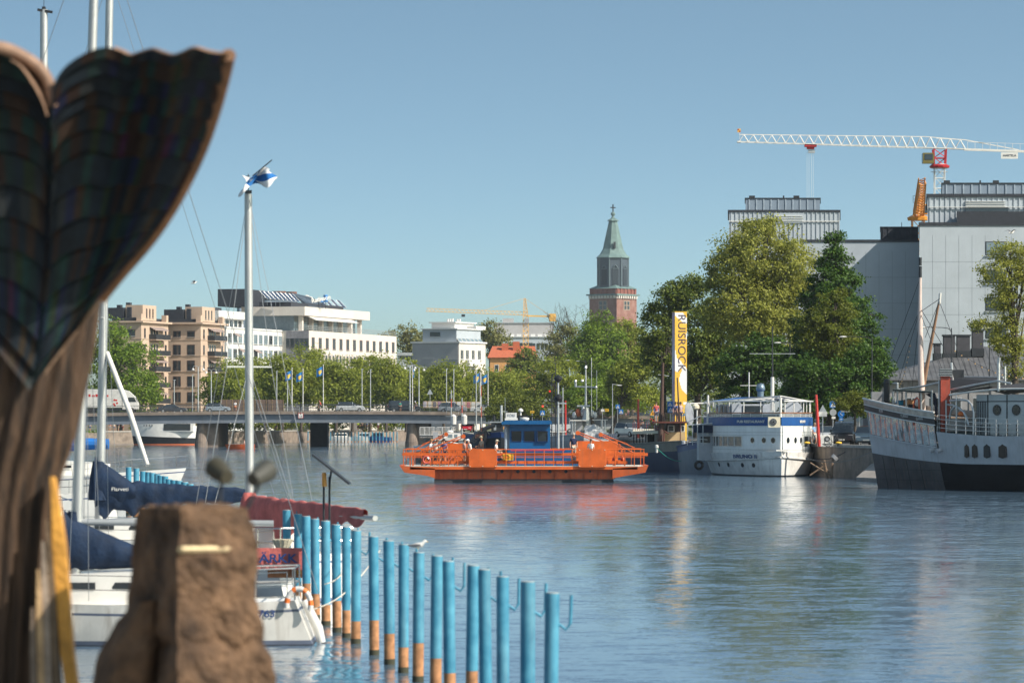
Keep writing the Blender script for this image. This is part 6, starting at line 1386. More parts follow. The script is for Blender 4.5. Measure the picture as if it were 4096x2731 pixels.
def fn(u_, v): a_ = -1.7 + u_ * 16; return wl.p(a_, zr + .02 + .35 * math.sin(min(1, (a_ + 1.7) / 5) * math.pi / 2), .6 - v * 5.4) + Vector((0, 0, .35 * math.sin(v * math.pi)))
m.grid(fn, 24, 8); m.build('deckhouse_roof', mat('dark_roof_canvas', (.035, .035, .04), .9), s1, world=True)
m = M(); m.tube([fn(q / 16, 0) + Vector((0, 0, -.03)) for q in range(17)], .06, 5); m.build('roof_edge', WHITE, s1, world=True)
# big dark awning with white frame over the middle
m = M(); p = [spt(3800, 1510, 4.2), spt(4010, 1510, 4.0), spt(3985, 1525, 1.6), spt(3805, 1568, 1.4)]; m.add(p + [v - Vector((0, 0, .05)) for v in p], [(0, 1, 2, 3), (7, 6, 5, 4), (0, 3, 7, 4), (1, 5, 6, 2)]); m.build('awning', mat('black_awning', (.02, .02, .024), .85), s1, world=True)
m = M(); m.tube([spt(3800, 1507, 4.2), spt(4012, 1509, 4.0)], .05, 6); m.tube([spt(3803, 1558, 1.3), spt(3900, 1538, 1.3), spt(3990, 1523, 1.3), spt(4045, 1533, 1.3)], .06, 6); m.tube([spt(3995, 1565, 1.5), spt(3995, 1452, 1.5), spt(3996, 1430, 1.5)], .09, 8); m.tube([spt(4020, 1565, 3.5), spt(4019, 1465, 3.5)], .07, 8); m.tube([spt(3812, 1520, 1.6), spt(3806, 1450, 1.6)], .07, 6)
m.build('awning_frame', LGREY, s1, world=True)
m = M(); m.box(spt(3830, 1495, 2), (.75, .5, .5)); m.build('vent_box', DARK, s1, world=True)
# tables and chairs on deck
for i, px in enumerate((3925, 3960, 3995, 4030, 4065)):
    c = spt(px, 1748, 1.2); t_ = thing('cafe_table', 'small green cafe table on the ship deck, no. %s from the red funnel' % ['one', 'two', 'three', 'four', 'five'][i], 'table', (c.x, c.y, 3.38), 0, 'cafe tables on the right ship')
    m = M(); m.disc((0, 0, .72), .3, (0, 0, 1), .03, 14); m.build('table_top', LGREY, t_); m = M(); m.tube([(0, 0, .72), (0, 0, 0)], .03, 6); m.disc((0, 0, .02), .2, (0, 0, 1), .03, 10); m.build('leg', DARK, t_)
# ------------------------------------------------------------- white pub ship (bow towards us)
fwd2 = Vector((.085, -.99, 0)).normalized(); rz2 = math.atan2(fwd2.y, fwd2.x); L2 = 18
bow2 = Vector((PX(3125, 293), 293, 0)); org2 = bow2 - fwd2 * L2
s2 = thing('pub_ship', 'white round bowed pub ship with a blue band and an open upper deck', 'ship', tuple(org2), rz2)
H2_ = Hull(L2, 8.0, lambda f: 1.75 + .15 * f ** 3, 2.7, .9, .25, .1, .80, n=44, zb=-.3, fm=.4, wlbow=2.6)
m = M(); H2_.strip(m, lambda f: -.3, lambda f: .10, mi=1); H2_.strip(m, lambda f: .10, lambda f: 1.75 + .15 * f ** 3, nz=5)
m.build('hull', [mat('scuffed_white_hull', (.70, .68, .64), .45, var=.14, scale=1.2, streak=.3), BLACK], s2, smooth=50)
m = M()
for sd in (-1, 1): m.tube(H2_.line(lambda f: 1.12 + .35 * f ** 4, sd, 0, 1, 40, .05), .085, 6)
m.build('rubbing_strake', DWHITE, s2)
H2u = Hull(L2 - .25, 7.7, lambda f: 9, 2.5, .9, 0, 0, 1.0, n=44, zb=-9, fm=.4, wlbow=2.5)
def layer(name, z0, z1, mt, g=0, f1=1.0, deck=False):
    m = M(); H2u.strip(m, lambda f: z0, lambda f: z1, 0, f1, (-1, 1), g, nz=1)
    if deck: H2u.deck(m, lambda f: z1, 0, f1)
    return m.build(name, mt, s2, smooth=60)
zz = lambda py: PZ(py, 295)
layer('main_deck_wall', 1.72, zz(1700), mat('pub_white', (.78, .77, .74), .45, var=.08, scale=.8, streak=.15))
m = M()
for z in (2.05, zz(1740), zz(1728)):
    for sd in (-1, 1): m.tube(H2u.line(lambda f: z, sd, 0, 1, 40, .015), .022, 4)
m.build('trim', DWHITE, s2)
layer('blue_band', zz(1702), zz(1668), mat('pub_blue', (.008, .07, .24), .5, var=.12), .05, deck=True)
layer('lower_rail_panel', zz(1668), zz(1655), mat('clear_rail_panel', (.3, .31, .32), .2, .3), .0)
m = M()
for sd in (-1, 1): m.tube(H2u.line(lambda f: zz(1651), sd, 0, 1, 40, .02), .045, 6)
m.build('hand_rail', WOOD, s2)
m = M()
for sd in (-1, 1):
    for f in np.linspace(.02, .98, 16): m.tube([H2u.pt(f, sd, zz(1668), -.02), H2u.pt(f, sd, zz(1650), -.02)], .03, 5)
m.build('rail_post', WHITE, s2)
for f in (.12, .26, .40, .54, .68, .80, .90, .965):
    for sd in (-1, 1):
        m = M(); m.tube([H2u.pt(f, sd, zz(1668), -.12), H2u.pt(f, sd, zz(1603), -.12)], .05, 6); m.build('awning_post', WHITE, s2)
m = M(); m.tube([H2u.pt(1, 1, zz(1668), 0) + Vector((-.1, 0, 0)), H2u.pt(1, 1, zz(1590), 0) + Vector((-.1, 0, 0))], .11, 8); m.build('bow_post', WHITE, s2)
m = M()
for sd in (-1, 1): m.tube(H2u.line(lambda f: zz(1604), sd, .05, .985, 30, .05), .06, 6); m.tube([H2u.pt(f, sd, zz(1604) , 0) for f in (.5,)] + [Vector((L2 - .4, 0, zz(1584)))], .05, 6)
for f in (.12, .26, .40, .54, .68, .80, .90): m.tube([H2u.pt(f, 1, zz(1604)), Vector((H2u.pt(f, 1, 5).x, 0, zz(1590))), H2u.pt(f, -1, zz(1604))], .04, 5)
m.tube([(1, 0, zz(1590)), (L2 - .3, 0, zz(1586))], .06, 6)
m.build('awning_frame', WHITE, s2)
m = M(); m.grid(lambda u, v: Vector((1 + 10 * u, -3.3 + 6.6 * v, zz(1602) + .35 * math.sin(math.pi * v))), 6, 8); m.build('awning', mat('blue_awning', (.01, .10, .32), .7), s2)
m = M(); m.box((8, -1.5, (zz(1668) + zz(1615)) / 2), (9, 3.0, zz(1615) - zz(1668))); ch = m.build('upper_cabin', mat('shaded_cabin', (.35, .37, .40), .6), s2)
m = M()
for q in range(4): m.box((4.8 + q * 2.1, -3.02, zz(1640)), (1.1, .05, .7))
m.box((12.52, -1.4, zz(1640)), (.05, 1.6, .7)); m.build('window', GLASS, ch)
m = M(); m.disc((12.6, 1.8, zz(1640)), .75, (1, .2, .2), .06, 20); m.build('parasol', mat('grey_parasol', (.25, .27, .30), .7), s2)
# windows and portholes, starboard is the side facing left
wz0, wz1 = zz(1786), zz(1745)
m = M(); H2u.strip(m, lambda f: wz0, lambda f: wz1, .12, .80, (-1,), .02, n=30, nz=1, mi=0)
for f in np.linspace(.12, .80, 13): m.tube([H2u.pt(f, -1, wz0, .03), H2u.pt(f, -1, wz1, .03)], .045, 4, 1)
for z in (wz0, wz1): m.tube(H2u.line(lambda f: z, -1, .12, .80, 20, .03), .04, 4, 1)
m.build('window_band', [mat('reflecting_window', (.10, .14, .17), .08, .2, c2=(.35, .30, .24), scale=1.8), WHITE], s2)
m = M(); H2u.strip(m, lambda f: wz0, lambda f: wz1, .45, .82, (1,), .02, n=20, nz=1, mi=0)
for f in np.linspace(.45, .82, 6): m.tube([H2u.pt(f, 1, wz0, .03), H2u.pt(f, 1, wz1, .03)], .045, 4, 1)
m.build('window_band', [GLASS, WHITE], s2)
z = zz(1760)
for sd, fs in ((-1, (.865, .925, .968)), (1, (.955, .90, .85))):
    for f in fs: m = M(); n_ = H2u.nrm(f, sd, z) if f < .98 else Vector((1, 0, 0)); p = H2u.pt(f, sd, z, 0); m.disc(p, .19, n_, .10, 18, 0); m.disc(p, .24, n_, .05, 18, 1); m.build('porthole', [GLASS, STEEL], s2)
for f in (.55, .68, .80, .87): m = M(); p = H2_.pt(f, -1, .85); m.disc(p, .17, H2_.nrm(f, -1, .85), .10, 14); m.build('porthole', BLACK, s2)
R3 = rootmat(s2).to_3x3()
def tx2(body, f, side, z, size, mt, HH, sx=1, off=.08):
    p = rootmat(s2) @ HH.pt(f, side, z, off); n_ = R3 @ HH.nrm(f, side, z); x = n_.cross(Vector((0, 0, 1))) * -1
    text('lettering', body, size, frame(p, x, n_), mt, s2, .008, sx=sx, bold=.008)
tx2('BRUNO II', .83, -1, 1.5, .40, NAVYP, H2_, 1.8, .06)
tx2('PUB RESTAURANT', .86, -1, zz(1686), .27, LGREY, H2u, 1.5)
tx2('BRUNO', .84, 1, zz(1686), .27, WHITE, H2u, 1.3)
ac = thing('air_conditioner', 'beige air conditioner box on the blue band at the bow of the pub ship', 'air conditioner', P(3096, 1688, 291.3), .05)
m = M(); m.box((0, 0, 0), (.92, .4, .8)); m.build('casing', CREAM, ac); m = M(); m.disc((-.08, -.21, .02), .27, (0, 1, 0), .05, 20, 0)
for r_ in (.1, .18, .26): m.tube([(-.08 + r_ * math.cos(a), -.25, .02 + r_ * math.sin(a)) for a in np.linspace(0, 2 * math.pi, 17)], .012, 4, 1)
m.build('fan_grille', [BLACK, LGREY], ac)
m = M(); c = Vector((7.5, 0, zz(1600))); m.tube([(7.5, 0, zz(1640)), (7.5, 0, zz(1530))], .26, 14); m.lathe([(.26, 0), (.36, .1), (.36, .3), (.30, .5), (.08, .65)], (7.5, 0, zz(1562)), 14); m.build('funnel', mat('blue_grey_funnel', (.17, .23, .28), .35, .5), s2, smooth=50)
m = M(); m.tube([(11, .4, zz(1640)), (11, .4, zz(1505))], .14, 10, 0); m.tube([(11, .4, zz(1505)), (11, .4, zz(1300))], [.07, .04], 8, 1); m.tube([(11, -1.4, zz(1410)), (11, 2.2, zz(1410))], .03, 4, 2); m.build('mast', [WHITE, DARK, LGREY], s2)
m = M(); m.tube([(6, -.7, zz(1600)), (6, -.7, zz(1482))], .05, 6); m.tube([(6, -1.4, zz(1537)), (6, 0.1, zz(1537))], .03, 4); m.build('aerial', WHITE, s2)
m = M(); m.box((L2 + .05, .0, 2.0), (.5, .9, .12)); m.build('bow_step', WHITE, s2)
# ------------------------------------------------------------- grey-blue boat left of the pub ship
fw3 = Vector((.10, -.995, 0)).normalized(); L3 = 15
def ship(name, label, bowpx, D, fw, L, B, dk, mats, wlz=.1, mid=None, **kw):
    bp_ = Vector((PX(bowpx, D), D, 0)); r = thing(name, label, 'ship', tuple(bp_ - fw * L), math.atan2(fw.y, fw.x))
    HH = Hull(L, B, dk, **kw); m = M(); HH.strip(m, lambda f: -.3, lambda f: wlz, mi=1); md = mid or (lambda f: dk(f) - .5)
    HH.strip(m, lambda f: wlz, md, mi=1); HH.strip(m, md, dk, mi=0); m.build('hull', mats, r, smooth=50)
    m = M(); HH.deck(m, lambda f: dk(f) - .35, inset=.05); m.build('deck', OLDWOOD, r)
    m = M(); [m.tube(HH.line(lambda f: dk(f), sd, 0, 1, 24, .03), .06, 5) for sd in (-1, 1)]; m.build('rub_rail', mats[0], r)
    return r, HH
s3, H3 = ship('work_boat', 'grey work boat with a navy band between the pub ship and the yellow deckhouse boat', 2885, 306, fw3, 15, 4.4, lambda f: 2.0 + .9 * f ** 2, [NAVYP, mat('grey_hull', (.17, .19, .22), .5, var=.15, streak=.3)], bow=2.4, sternw=.85, rake=.5)
def p3(px, py, D=303): return P(px, py, D)
m = M(); m.bx(PX(2795, 303), PX(2850, 303), 303, 306, PZ(1840, 303), PZ(1700, 303), 0); m.bx(PX(2775, 303), PX(2852, 303), 302.8, 306.2, PZ(1730, 303), PZ(1700, 303), 1); m.bx(PX(2770, 303), PX(2850, 303), 302.7, 306.4, PZ(1700, 303), PZ(1696, 303), 2); m.build('wheelhouse', [mat('grey_white_cabin', (.42, .44, .46), .5, var=.1), NAVY, GREY], s3, world=True)
m = M(); m.bx(PX(2802, 303), PX(2840, 303), 302.9, 303, PZ(1770, 303), PZ(1745, 303)); m.build('window', GLASS, s3, world=True)
m = M()
for px in (2750, 2770, 2790, 2812): m.tube([p3(px, 1780, 301.5), p3(px, 1700, 301.5)], .04, 5)
m.tube([p3(2748, 1700, 301.5), p3(2850, 1693, 301.5)], .05, 5); m.tube([p3(2748, 1688, 301.5), p3(2800, 1665, 301.5), p3(2850, 1668, 301.5)], .04, 5)
for h in (1750, 1765): m.tube([p3(2748, h, 301.5), p3(2830, h + 8, 301.5)], .025, 4)
m.build('railing', LGREY, s3, world=True)
m = M(); m.tube([p3(2788, 1720), p3(2788, 1615)], .07, 8); m.tube([p3(2760, 1614), p3(2848, 1611)], .06, 6); m.tube([p3(2830, 1740), p3(2832, 1580)], .08, 8); m.build('mast', WHITE, s3, world=True)
m = M(); m.disc(p3(2757, 1655, 302), .9, (.9, -.4, .1), .05, 20); m.build('radar_dish', mat('grey_dish', (.28, .30, .33), .5), s3, world=True)
m = M(); c = p3(2783, 1638); m.lathe([(.2, 0), (.3, .1), (.3, .3), (.12, .45)], c, 12); m.build('lamp', CREAM, s3, world=True)
m = M(); m.lathe([(.45, -.28), (.6, 0), (.45, .28)], (0, 0, 0), 12); tv = [(x * .55, y * .55, z) for x, y, z in m.v]
tf = thing('tyre_fender', 'black tyre hanging on the side of the grey work boat', 'tyre', tuple(P(2796, 1860, 299.4))); q = M(); q.tube([(.28 * math.cos(a), 0, .28 * math.sin(a)) for a in np.linspace(0, 2 * math.pi, 15)], .11, 7); q.build('tyre', RUBBER, tf, smooth=60)
# ------------------------------------------------------------- dark blue boat with the sandy deckhouse
fw4 = Vector((.22, -.975, 0)).normalized()
s4, H4 = ship('old_freighter', 'old dark blue wooden boat with a sandy yellow deckhouse and brown mast', 2728, 315, fw4, 17, 5.2, lambda f: 2.15 + .45 * f ** 2, [mat('drab_bulwark', (.20, .19, .16), .7, var=.2), mat('deep_navy_hull', (.010, .022, .06), .45, var=.2)], mid=lambda f: 1.35 + .45 * f ** 2, bow=2.2, sternw=.85, rake=.4)
m = M(); m.tube([Vector(H4.pt(1, 1, z)) + Vector((.05, 0, 0)) for z in (-.2, .6, 1.6, 2.6)], .16, 8, 0); m.build('stem_post', mat('stem_blue_white', (.35, .4, .45), .5), s4)
D4 = 318
m = M(); m.bx(PX(2653, D4), PX(2740, D4), D4, D4 + 4, PZ(1800, D4), PZ(1728, D4), 0); m.bx(PX(2653, D4) - .6, PX(2653, D4), D4 + 1, D4 + 4, PZ(1800, D4), PZ(1700, D4), 1); m.build('deckhouse', [mat('sandy_panel', (.52, .38, .21), .7, var=.12), mat('grey_beige_panel', (.26, .24, .21), .7)], s4, world=True)
m = M(); m.bx(PX(2668, D4), PX(2740, D4), D4 + .15, D4 + 4, PZ(1728, D4), PZ(1690, D4), 0); m.build('wheelhouse', mat('dark_brown_wood', (.05, .035, .03), .6), s4, world=True)
for a, b_ in ((2671, 2698), (2724, 2740)):
    m = M(); m.bx(PX(a, D4), PX(b_, D4), D4 + .06, D4 + .13, PZ(1727, D4), PZ(1700, D4), 0); m.bx(PX(a + 4, D4), PX(b_ - 4, D4), D4 + .03, D4 + .06, PZ(1723, D4), PZ(1704, D4), 1); m.build('window', [WHITE, GLASS], s4, world=True)
m = M(); m.bx(PX(2615, D4), PX(2745, D4), D4 - 1, D4 + 4.5, PZ(1692, D4), PZ(1685, D4)); m.build('bridge_deck', mat('red_brown_wood', (.11, .035, .025), .7), s4, world=True)
m = M(); pts = [P(px, 1686, D4 - .8) for px in range(2650, 2748, 7)]; rail(m, pts, PZ(1652, D4) - PZ(1686, D4), .035, levels=(1,)); m.build('railing', mat('dark_brown_wood', (.05, .035, .03)), s4, world=True)
m = M(); m.tube([P(2642, 1800, D4 - .5), P(2645, 1680, D4 - .5), P(2652, 1450, D4 - .5)], [.32, .2, .1], 10, 0); m.tube([P(2632, 1498, D4 - .5), P(2676, 1504, D4 - .5)], .03, 5, 1); m.tube([P(2718, 1690, D4), P(2709, 1510, D4)], [.08, .05], 6, 0)
m.build('mast', [mat('brown_mast', (.075, .04, .03), .6), LGREY], s4, world=True)
m = M(); m.tube([P(2630, 1705, D4 - .6), P(2675, 1735, D4 - .6)], .06, 6); m.tube([P(2720, 1810, D4 - .9), P(2722, 1690, D4 - .9)], .04, 6); m.tube([P(2654, 1800, D4 - .9), P(2657, 1730, D4 - .9)], .06, 6); m.build('strut', mat('red_brown_wood', (.11, .035, .025)), s4, world=True)
m = M(); c = [P(2530, 1725, 322), P(2648, 1722, 318), P(2650, 1715, 326), P(2535, 1715, 330)]; m.add(c + [v - Vector((0, 0, .22)) for v in c], [(0, 1, 2, 3), (7, 6, 5, 4), (0, 4, 5, 1), (1, 5, 6, 2), (2, 6, 7, 3), (3, 7, 4, 0)]); m.build('upper_deck', CREAM, s4, world=True)
m = M(); m.bx(PX(2590, 322), PX(2648, 322), 322, 328, PZ(1800, 322), PZ(1738, 322)); m.build('cargo_hold', BLACK, s4, world=True)
m = M()
for px in range(2535, 2600, 12): m.tube([P(px, 1800, 322), P(px, 1730, 322)], .05, 5)
m.build('awning_post', DARK, s4, world=True)
m = M(); pts = [P(px, 1722, 321.5 - (px - 2530) * .03) for px in range(2532, 2650, 9)]; rail(m, pts, .75, .022, levels=(1, .66, .33)); m.build('railing', mat('red_rail', (.32, .05, .05), .5), s4, world=True)
bo = thing('bollard', 'white topped bollard with green rope on the bow of the old blue boat', 'bollard', tuple(P(2627, 1800, 316))); m = M(); m.lathe([(.1, -.2), (.1, .15), (.16, .2), (.14, .4), (.05, .45)], n=12); m.build('post', WHITE, bo)
m = M(); A = P(2628, 1792, 315.8); B_ = P(2742, 1842, 313.5); m.tube([A.lerp(B_, t) - Vector((0, 0, .4 * math.sin(math.pi * t))) for t in np.linspace(0, 1, 12)], .035, 5); setp(m.build('mooring_rope', mat('green_rope', (.02, .22, .16), .8)), 'green mooring rope slung along the bow of the old blue boat', 'rope')
# ------------------------------------------------------------- boats beyond the ferry
fw5 = Vector((.18, -.98, 0)).normalized(); D5 = 385
s5, H5 = ship('patrol_boat', 'grey former patrol boat with masts and a tarpaulin behind the right half of the ferry', 2330, D5 - 6, fw5, 22, 5.4, lambda f: 2.3 + .6 * f ** 2, [GREY, mat('mid_grey_hull', (.24, .25, .27), .6)], bow=2.2, sternw=.85)
m = M(); m.bx(PX(2285, D5), PX(2330, D5), D5, D5 + 5, PZ(1790, D5), PZ(1685, D5), 0); m.bx(PX(2215, D5), PX(2262, D5), D5, D5 + 3, PZ(1800, D5), PZ(1730, D5), 0); m.bx(PX(2200, D5), PX(2265, D5), D5 - .5, D5 + 3.4, PZ(1728, D5), PZ(1724, D5), 1); m.bx(PX(2280, D5), PX(2345, D5), D5 - .6, D5 + 5.4, PZ(1683, D5), PZ(1679, D5), 1); m.bx(PX(2370, D5), PX(2430, D5), D5 - .6, D5 + 3, PZ(1680, D5), PZ(1677, D5), 1); m.build('superstructure', [mat('naval_grey', (.40, .41, .42), .6, var=.15), WHITE], s5, world=True)
m = M()
for px in (2406, 2420, 2290, 2300): m.tube([P(px, 1760, D5 - .4), P(px, 1678, D5 - .4)], .07, 6)
for px in (2210, 2230, 2258): m.tube([P(px, 1790, D5 - .4), P(px, 1728, D5 - .4)], .05, 6)
m.build('pillar', LGREY, s5, world=True)
m = M(); m.tube([P(2345, 1700, D5 + 1), P(2345, 1630, D5 + 1)], [.45, .3], 8); m.tube([P(2344, 1640, D5 + 1), P(2343, 1460, D5 + 1)], [.14, .06], 8); m.tube([P(2303, 1546, D5 + 1), P(2386, 1548, D5 + 1)], .07, 6); m.tube([P(2303, 1548, D5 + 1), P(2302, 1530, D5 + 1)], .12, 6)
for px in (2302, 2329, 2343, 2384): m.ball(P(px, 1525 if px < 2320 else (1523 if px < 2340 else (1470 if px < 2350 else 1549)), D5 + .8), .16, 8)
m.box(P(2334, 1623, D5 + .6), (1.3, .2, .16)); m.ball(P(2333, 1632, D5 + .5), .2, 8); m.tube([P(2366, 1660, D5 + 1), P(2366, 1430, D5 + 1)], .04, 5); m.tube([P(2387, 1640, D5 + 1), P(2387, 1480, D5 + 1)], .03, 5)
m.build('lattice_mast', LGREY, s5, world=True)
m = M(); rngg = random.Random(3)
for px, py, r_, mi in ((2298, 1660, .35, 0), (2312, 1650, .4, 1), (2330, 1650, .35, 0), (2352, 1648, .4, 2), (2368, 1655, .35, 0), (2340, 1665, .45, 2), (2380, 1660, .3, 0)): m.ball(P(px, py, D5 + 1.5), r_, 9, mi, sz=(.8, .8, 1.1))
m.build('searchlight', [LGREY, mat('rust_orange_cloth', (.45, .12, .05), .8), DARK], s5, world=True)
m = M()
def fn(u, v):
    x = 2335 + 100 * u; h = [1700, 1696, 1702, 1712, 1745][min(4, int(u * 4.99))]; h = 1698 + 50 * max(0, u - .45) ** 1.6 * 2.2 + 12 * max(0, .2 - u) * 5
    top = PZ(h + 6 * noise.noise(Vector((u * 6, 1, 1))), D5 - 1); z = PZ(1770, D5 - 1) + (top - PZ(1770, D5 - 1)) * math.sin(v * math.pi) ** .5
    return Vector((PX(x, D5 - 1) + .2 * noise.noise(Vector((u * 9, v * 8, 2))), D5 - 2.2 + 4 * v, z + .12 * noise.noise(Vector((u * 8, v * 7, 0)))))
m.grid(fn, 26, 14); m.build('tarpaulin', mat('pale_grey_tarpaulin', (.46, .46, .46), .8, var=.1), s5, world=True, smooth=80)
so_ = thing('solar_panel', 'pair of solar panels leaning on the patrol boat rail behind the right ferry gate', 'solar panel', tuple(P(2424, 1745, 372)), 0)
m = M(); m.box((0, 0, 0), (2.1, .06, .5), rx=-.4, mi=0)
for q in range(13): m.box((-1.05 + q * .175, -.04, 0), (.015, .03, .47), rx=-.4, mi=1)
for q in (-1, 0, 1): m.box((0, -.04 + q * .06, q * .16), (2.08, .03, .012), rx=-.4, mi=1)
m.build('panel', [PV, LGREY], so_)
m = M(); m.box((0, 0, -.3), (1.9, .04, .06)); m.build('bracket', ALU, so_)
s6, H6 = ship('tug_boat', 'black and blue tug boat with a deck crane behind the ferry wheelhouse', 2000, 400, fw5, 18, 5.6, lambda f: 2.4 + .6 * f ** 2, [NAVYP, BLACK], bow=2.0, sternw=.9)
D6 = 402
m = M(); m.bx(PX(1895, D6), PX(1968, D6), D6, D6 + 5, PZ(1790, D6), PZ(1725, D6), 0); m.bx(PX(1965, D6), PX(2012, D6), D6 - .5, D6 + 4, PZ(1790, D6), PZ(1690, D6), 1); m.bx(PX(1960, D6), PX(2020, D6), D6 - .8, D6 + 4.4, PZ(1690, D6), PZ(1686, D6), 2); m.bx(PX(1975, D6), PX(1985, D6), D6 - .55, D6 - .5, PZ(1720, D6), PZ(1700, D6), 2); m.bx(PX(1990, D6), PX(2008, D6), D6 - .56, D6 - .5, PZ(1770, D6), PZ(1735, D6), 3); m.build('superstructure', [mat('blackish_blue', (.03, .045, .07), .5), DARK, LGREY, WHITE], s6, world=True)
for q in range(5):
    m = M(); c = P(1903 + q * 8, 1745, D6 - .1); m.box(c, (.16, .08, .5), ry=.12); m.build('window', mat('coppery_reflection', (.35, .15, .09), .3, .3), s6, world=True)
m = M(); lattice(m, P(1890, 1765, D6 - 1), P(1935, 1715, D6 - 1), .5, .4, 6, .06); m.tube([P(1928, 1718, D6 - 1), P(1980, 1700, D6 - 1)], .22, 6); m.tube([P(1940, 1770, D6 - 1), P(1943, 1720, D6 - 1), P(1960, 1740, D6 - 1)], .16, 6); m.build('deck_crane', DARK, s6, world=True)
m = M(); m.tube([P(1975, 1690, D6 + 1), P(1976, 1662, D6 + 1), P(1979, 1660, D6 + 1)], .14, 8); m.build('exhaust', BLACK, s6, world=True)
s7, H7 = ship('cabin_cruiser', 'old wooden cabin boat with a white wheelhouse roof behind the left half of the ferry', 1800, 380, fw5, 12, 4.0, lambda f: 1.6 + .5 * f ** 2, [WHITE, mat('old_brown_hull', (.16, .09, .06), .6)], bow=2.2, sternw=.85)
D7 = 384
m = M(); m.bx(PX(1775, D7), PX(1840, D7), D7, D7 + 5, PZ(1800, D7), PZ(1732, D7), 0); m.prism([(PX(1740, D7), PZ(1757, D7)), (PX(1790, D7), PZ(1750, D7)), (PX(1860, D7), PZ(1755, D7)), (PX(1865, D7), PZ(1760, D7)), (PX(1740, D7), PZ(1762, D7))], 4, (0, D7 - 1, 0), mi=1); m.bx(PX(1745, D7), PX(1860, D7), D7 - .8, D7 + 3, PZ(1810, D7), PZ(1760, D7), 2); m.build('cabin', [mat('white_cabin', (.62, .6, .57), .5), DWHITE, mat('dark_cabin', (.09, .09, .10), .5)], s7, world=True)
for a, b_, z0, z1 in ((1790, 1812, 1751, 1735), (1816, 1832, 1751, 1735), (1835, 1858, 1772, 1762), (1752, 1765, 1772, 1764)):
    m = M(); m.bx(PX(a, D7), PX(b_, D7), D7 - .88, D7 - .82, PZ(z0, D7), PZ(z1, D7), 0); m.bx(PX(a + 2, D7), PX(b_ - 2, D7), D7 - .92, D7 - .88, PZ(z0 - 2, D7), PZ(z1 + 2, D7), 1); m.build('window', [WHITE, LGLASS], s7, world=True)
m = M(); m.lathe([(.3, 0), (.35, .12), (.2, .25)], P(1800, 1730, D7 + 2), 12); m.build('roof_dome', WHITE, s7, world=True)
m = M(); m.box(P(1742, 1745, D7), (.5, .2, .9)); m.build('side_board', GREY, s7, world=True)
# masts standing among them
for i, (px, y0, y1, r_, mt, lb) in enumerate(((1805, 1720, 1560, .09, 'r', 'red and white striped pole left of the red car'), (1848, 1740, 1590, .10, 'r', 'red and white striped pole just left of the red car'), (1905, 1720, 1480, .09, 'w', 'plain grey mast right of the red car'), (1925, 1700, 1500, .07, 'r', 'reddish mast right of the plain grey mast'))):
    D_ = 420; o = thing('boat_mast', lb, 'mast', (PX(px, D_), D_, 0)); m = M(); zt_ = PZ(y1, D_); n_ = 8
    for q in range(n_): m.tube([(0, 0, zt_ * q / n_ + (0 if q else .1)), (0, 0, zt_ * (q + 1) / n_)], r_ * (1 - q * .05), 8, q % 2 if mt == 'r' else 1)
    m.build('pole', [mat('mast_red', (.40, .08, .05), .6), LGREY], o); m = M(); m.box((0, 0, zt_ * .62), (1.2, .04, .05)); m.tube([(.6, 0, zt_ * .62), (0, 0, zt_)], .012, 3); m.tube([(-.6, 0, zt_ * .62), (0, 0, zt_)], .012, 3); m.build('crosstree', LGREY, o)
    if i < 2: m = M(); m.lathe([(.05, 0), (.3, .1), (.32, 1.0), (.05, 1.2)], (.25, -.2, PZ(1700, D_)), 10); m.build('fender', WHITE, o)
# white jetty with railings
jt = thing('landing_stage', 'pale landing stage with white railings below the right end of the bridge', 'landing stage', (PX(1755, 500), 500, 0))
m = M(); m.bx(PX(1678, 500), PX(1850, 500), 500, 506, PZ(1750, 500), PZ(1741, 500)); m.bx(PX(1695, 500), PX(1850, 500), 502, 506, -.3, PZ(1750, 500)); m.build('platform', CONC, jt, world=True)
for a, b_ in ((1680, 1740), (1748, 1820)):
    m = M(); x0, x1 = PX(a, 499.9), PX(b_, 499.9); z0, z1 = PZ(1741, 500), PZ(1708, 500)
    m.tube([(x0, 499.9, z1), (x1, 499.9, z1)], .05, 4); m.tube([(x0, 499.9, z0 + .1), (x1, 499.9, z0 + .1)], .05, 4); n_ = 13
    for q in range(n_ + 1): x = x0 + (x1 - x0) * q / n_; m.tube([(x, 499.9, z0), (x, 499.9, z1)], .03 if q % 4 else .06, 4)
    m.build('railing', WHITE, jt, world=True)
# ------------------------------------------------------------- boats beyond the bridge
fr = Vector((1, .05, 0)).normalized()
b8 = thing('restaurant_ship', 'white and black ship with an orange waterline moored behind the left bridge pier', 'ship', (PX(540, 648), 648, 0), 0)
HH = Hull(PX(790, 648) - PX(545, 648), 6, lambda f: 4.4 - 1.2 * f, 4, .55, .2, .6, .85, n=24, zb=-.2)
m = M(); HH.strip(m, lambda f: -.2, lambda f: .22, mi=2); HH.strip(m, lambda f: .22, lambda f: 1.55 - .4 * f, mi=1); HH.strip(m, lambda f: 1.55 - .4 * f, lambda f: 4.4 - 1.2 * f, mi=0); HH.deck(m, lambda f: 4.4 - 1.2 * f, mi=0); m.build('hull', [WHITE, BLACK, mat('orange_waterline', (.5, .12, .04), .6)], b8, smooth=50)
m = M(); m.bx(4.5, 10, -2.9, 2.5, 2.3, 3.9, 0); m.bx(5.1, 9.6, -2.98, -2.9, 2.5, 3.6, 1); m.build('cabin', [WHITE, GLASS], b8)
m = M(); [m.box((1.8 + q * .45, -2.95, 3.3), (.15, .1, .25)) for q in range(4)]; m.build('lettering', DARK, b8)
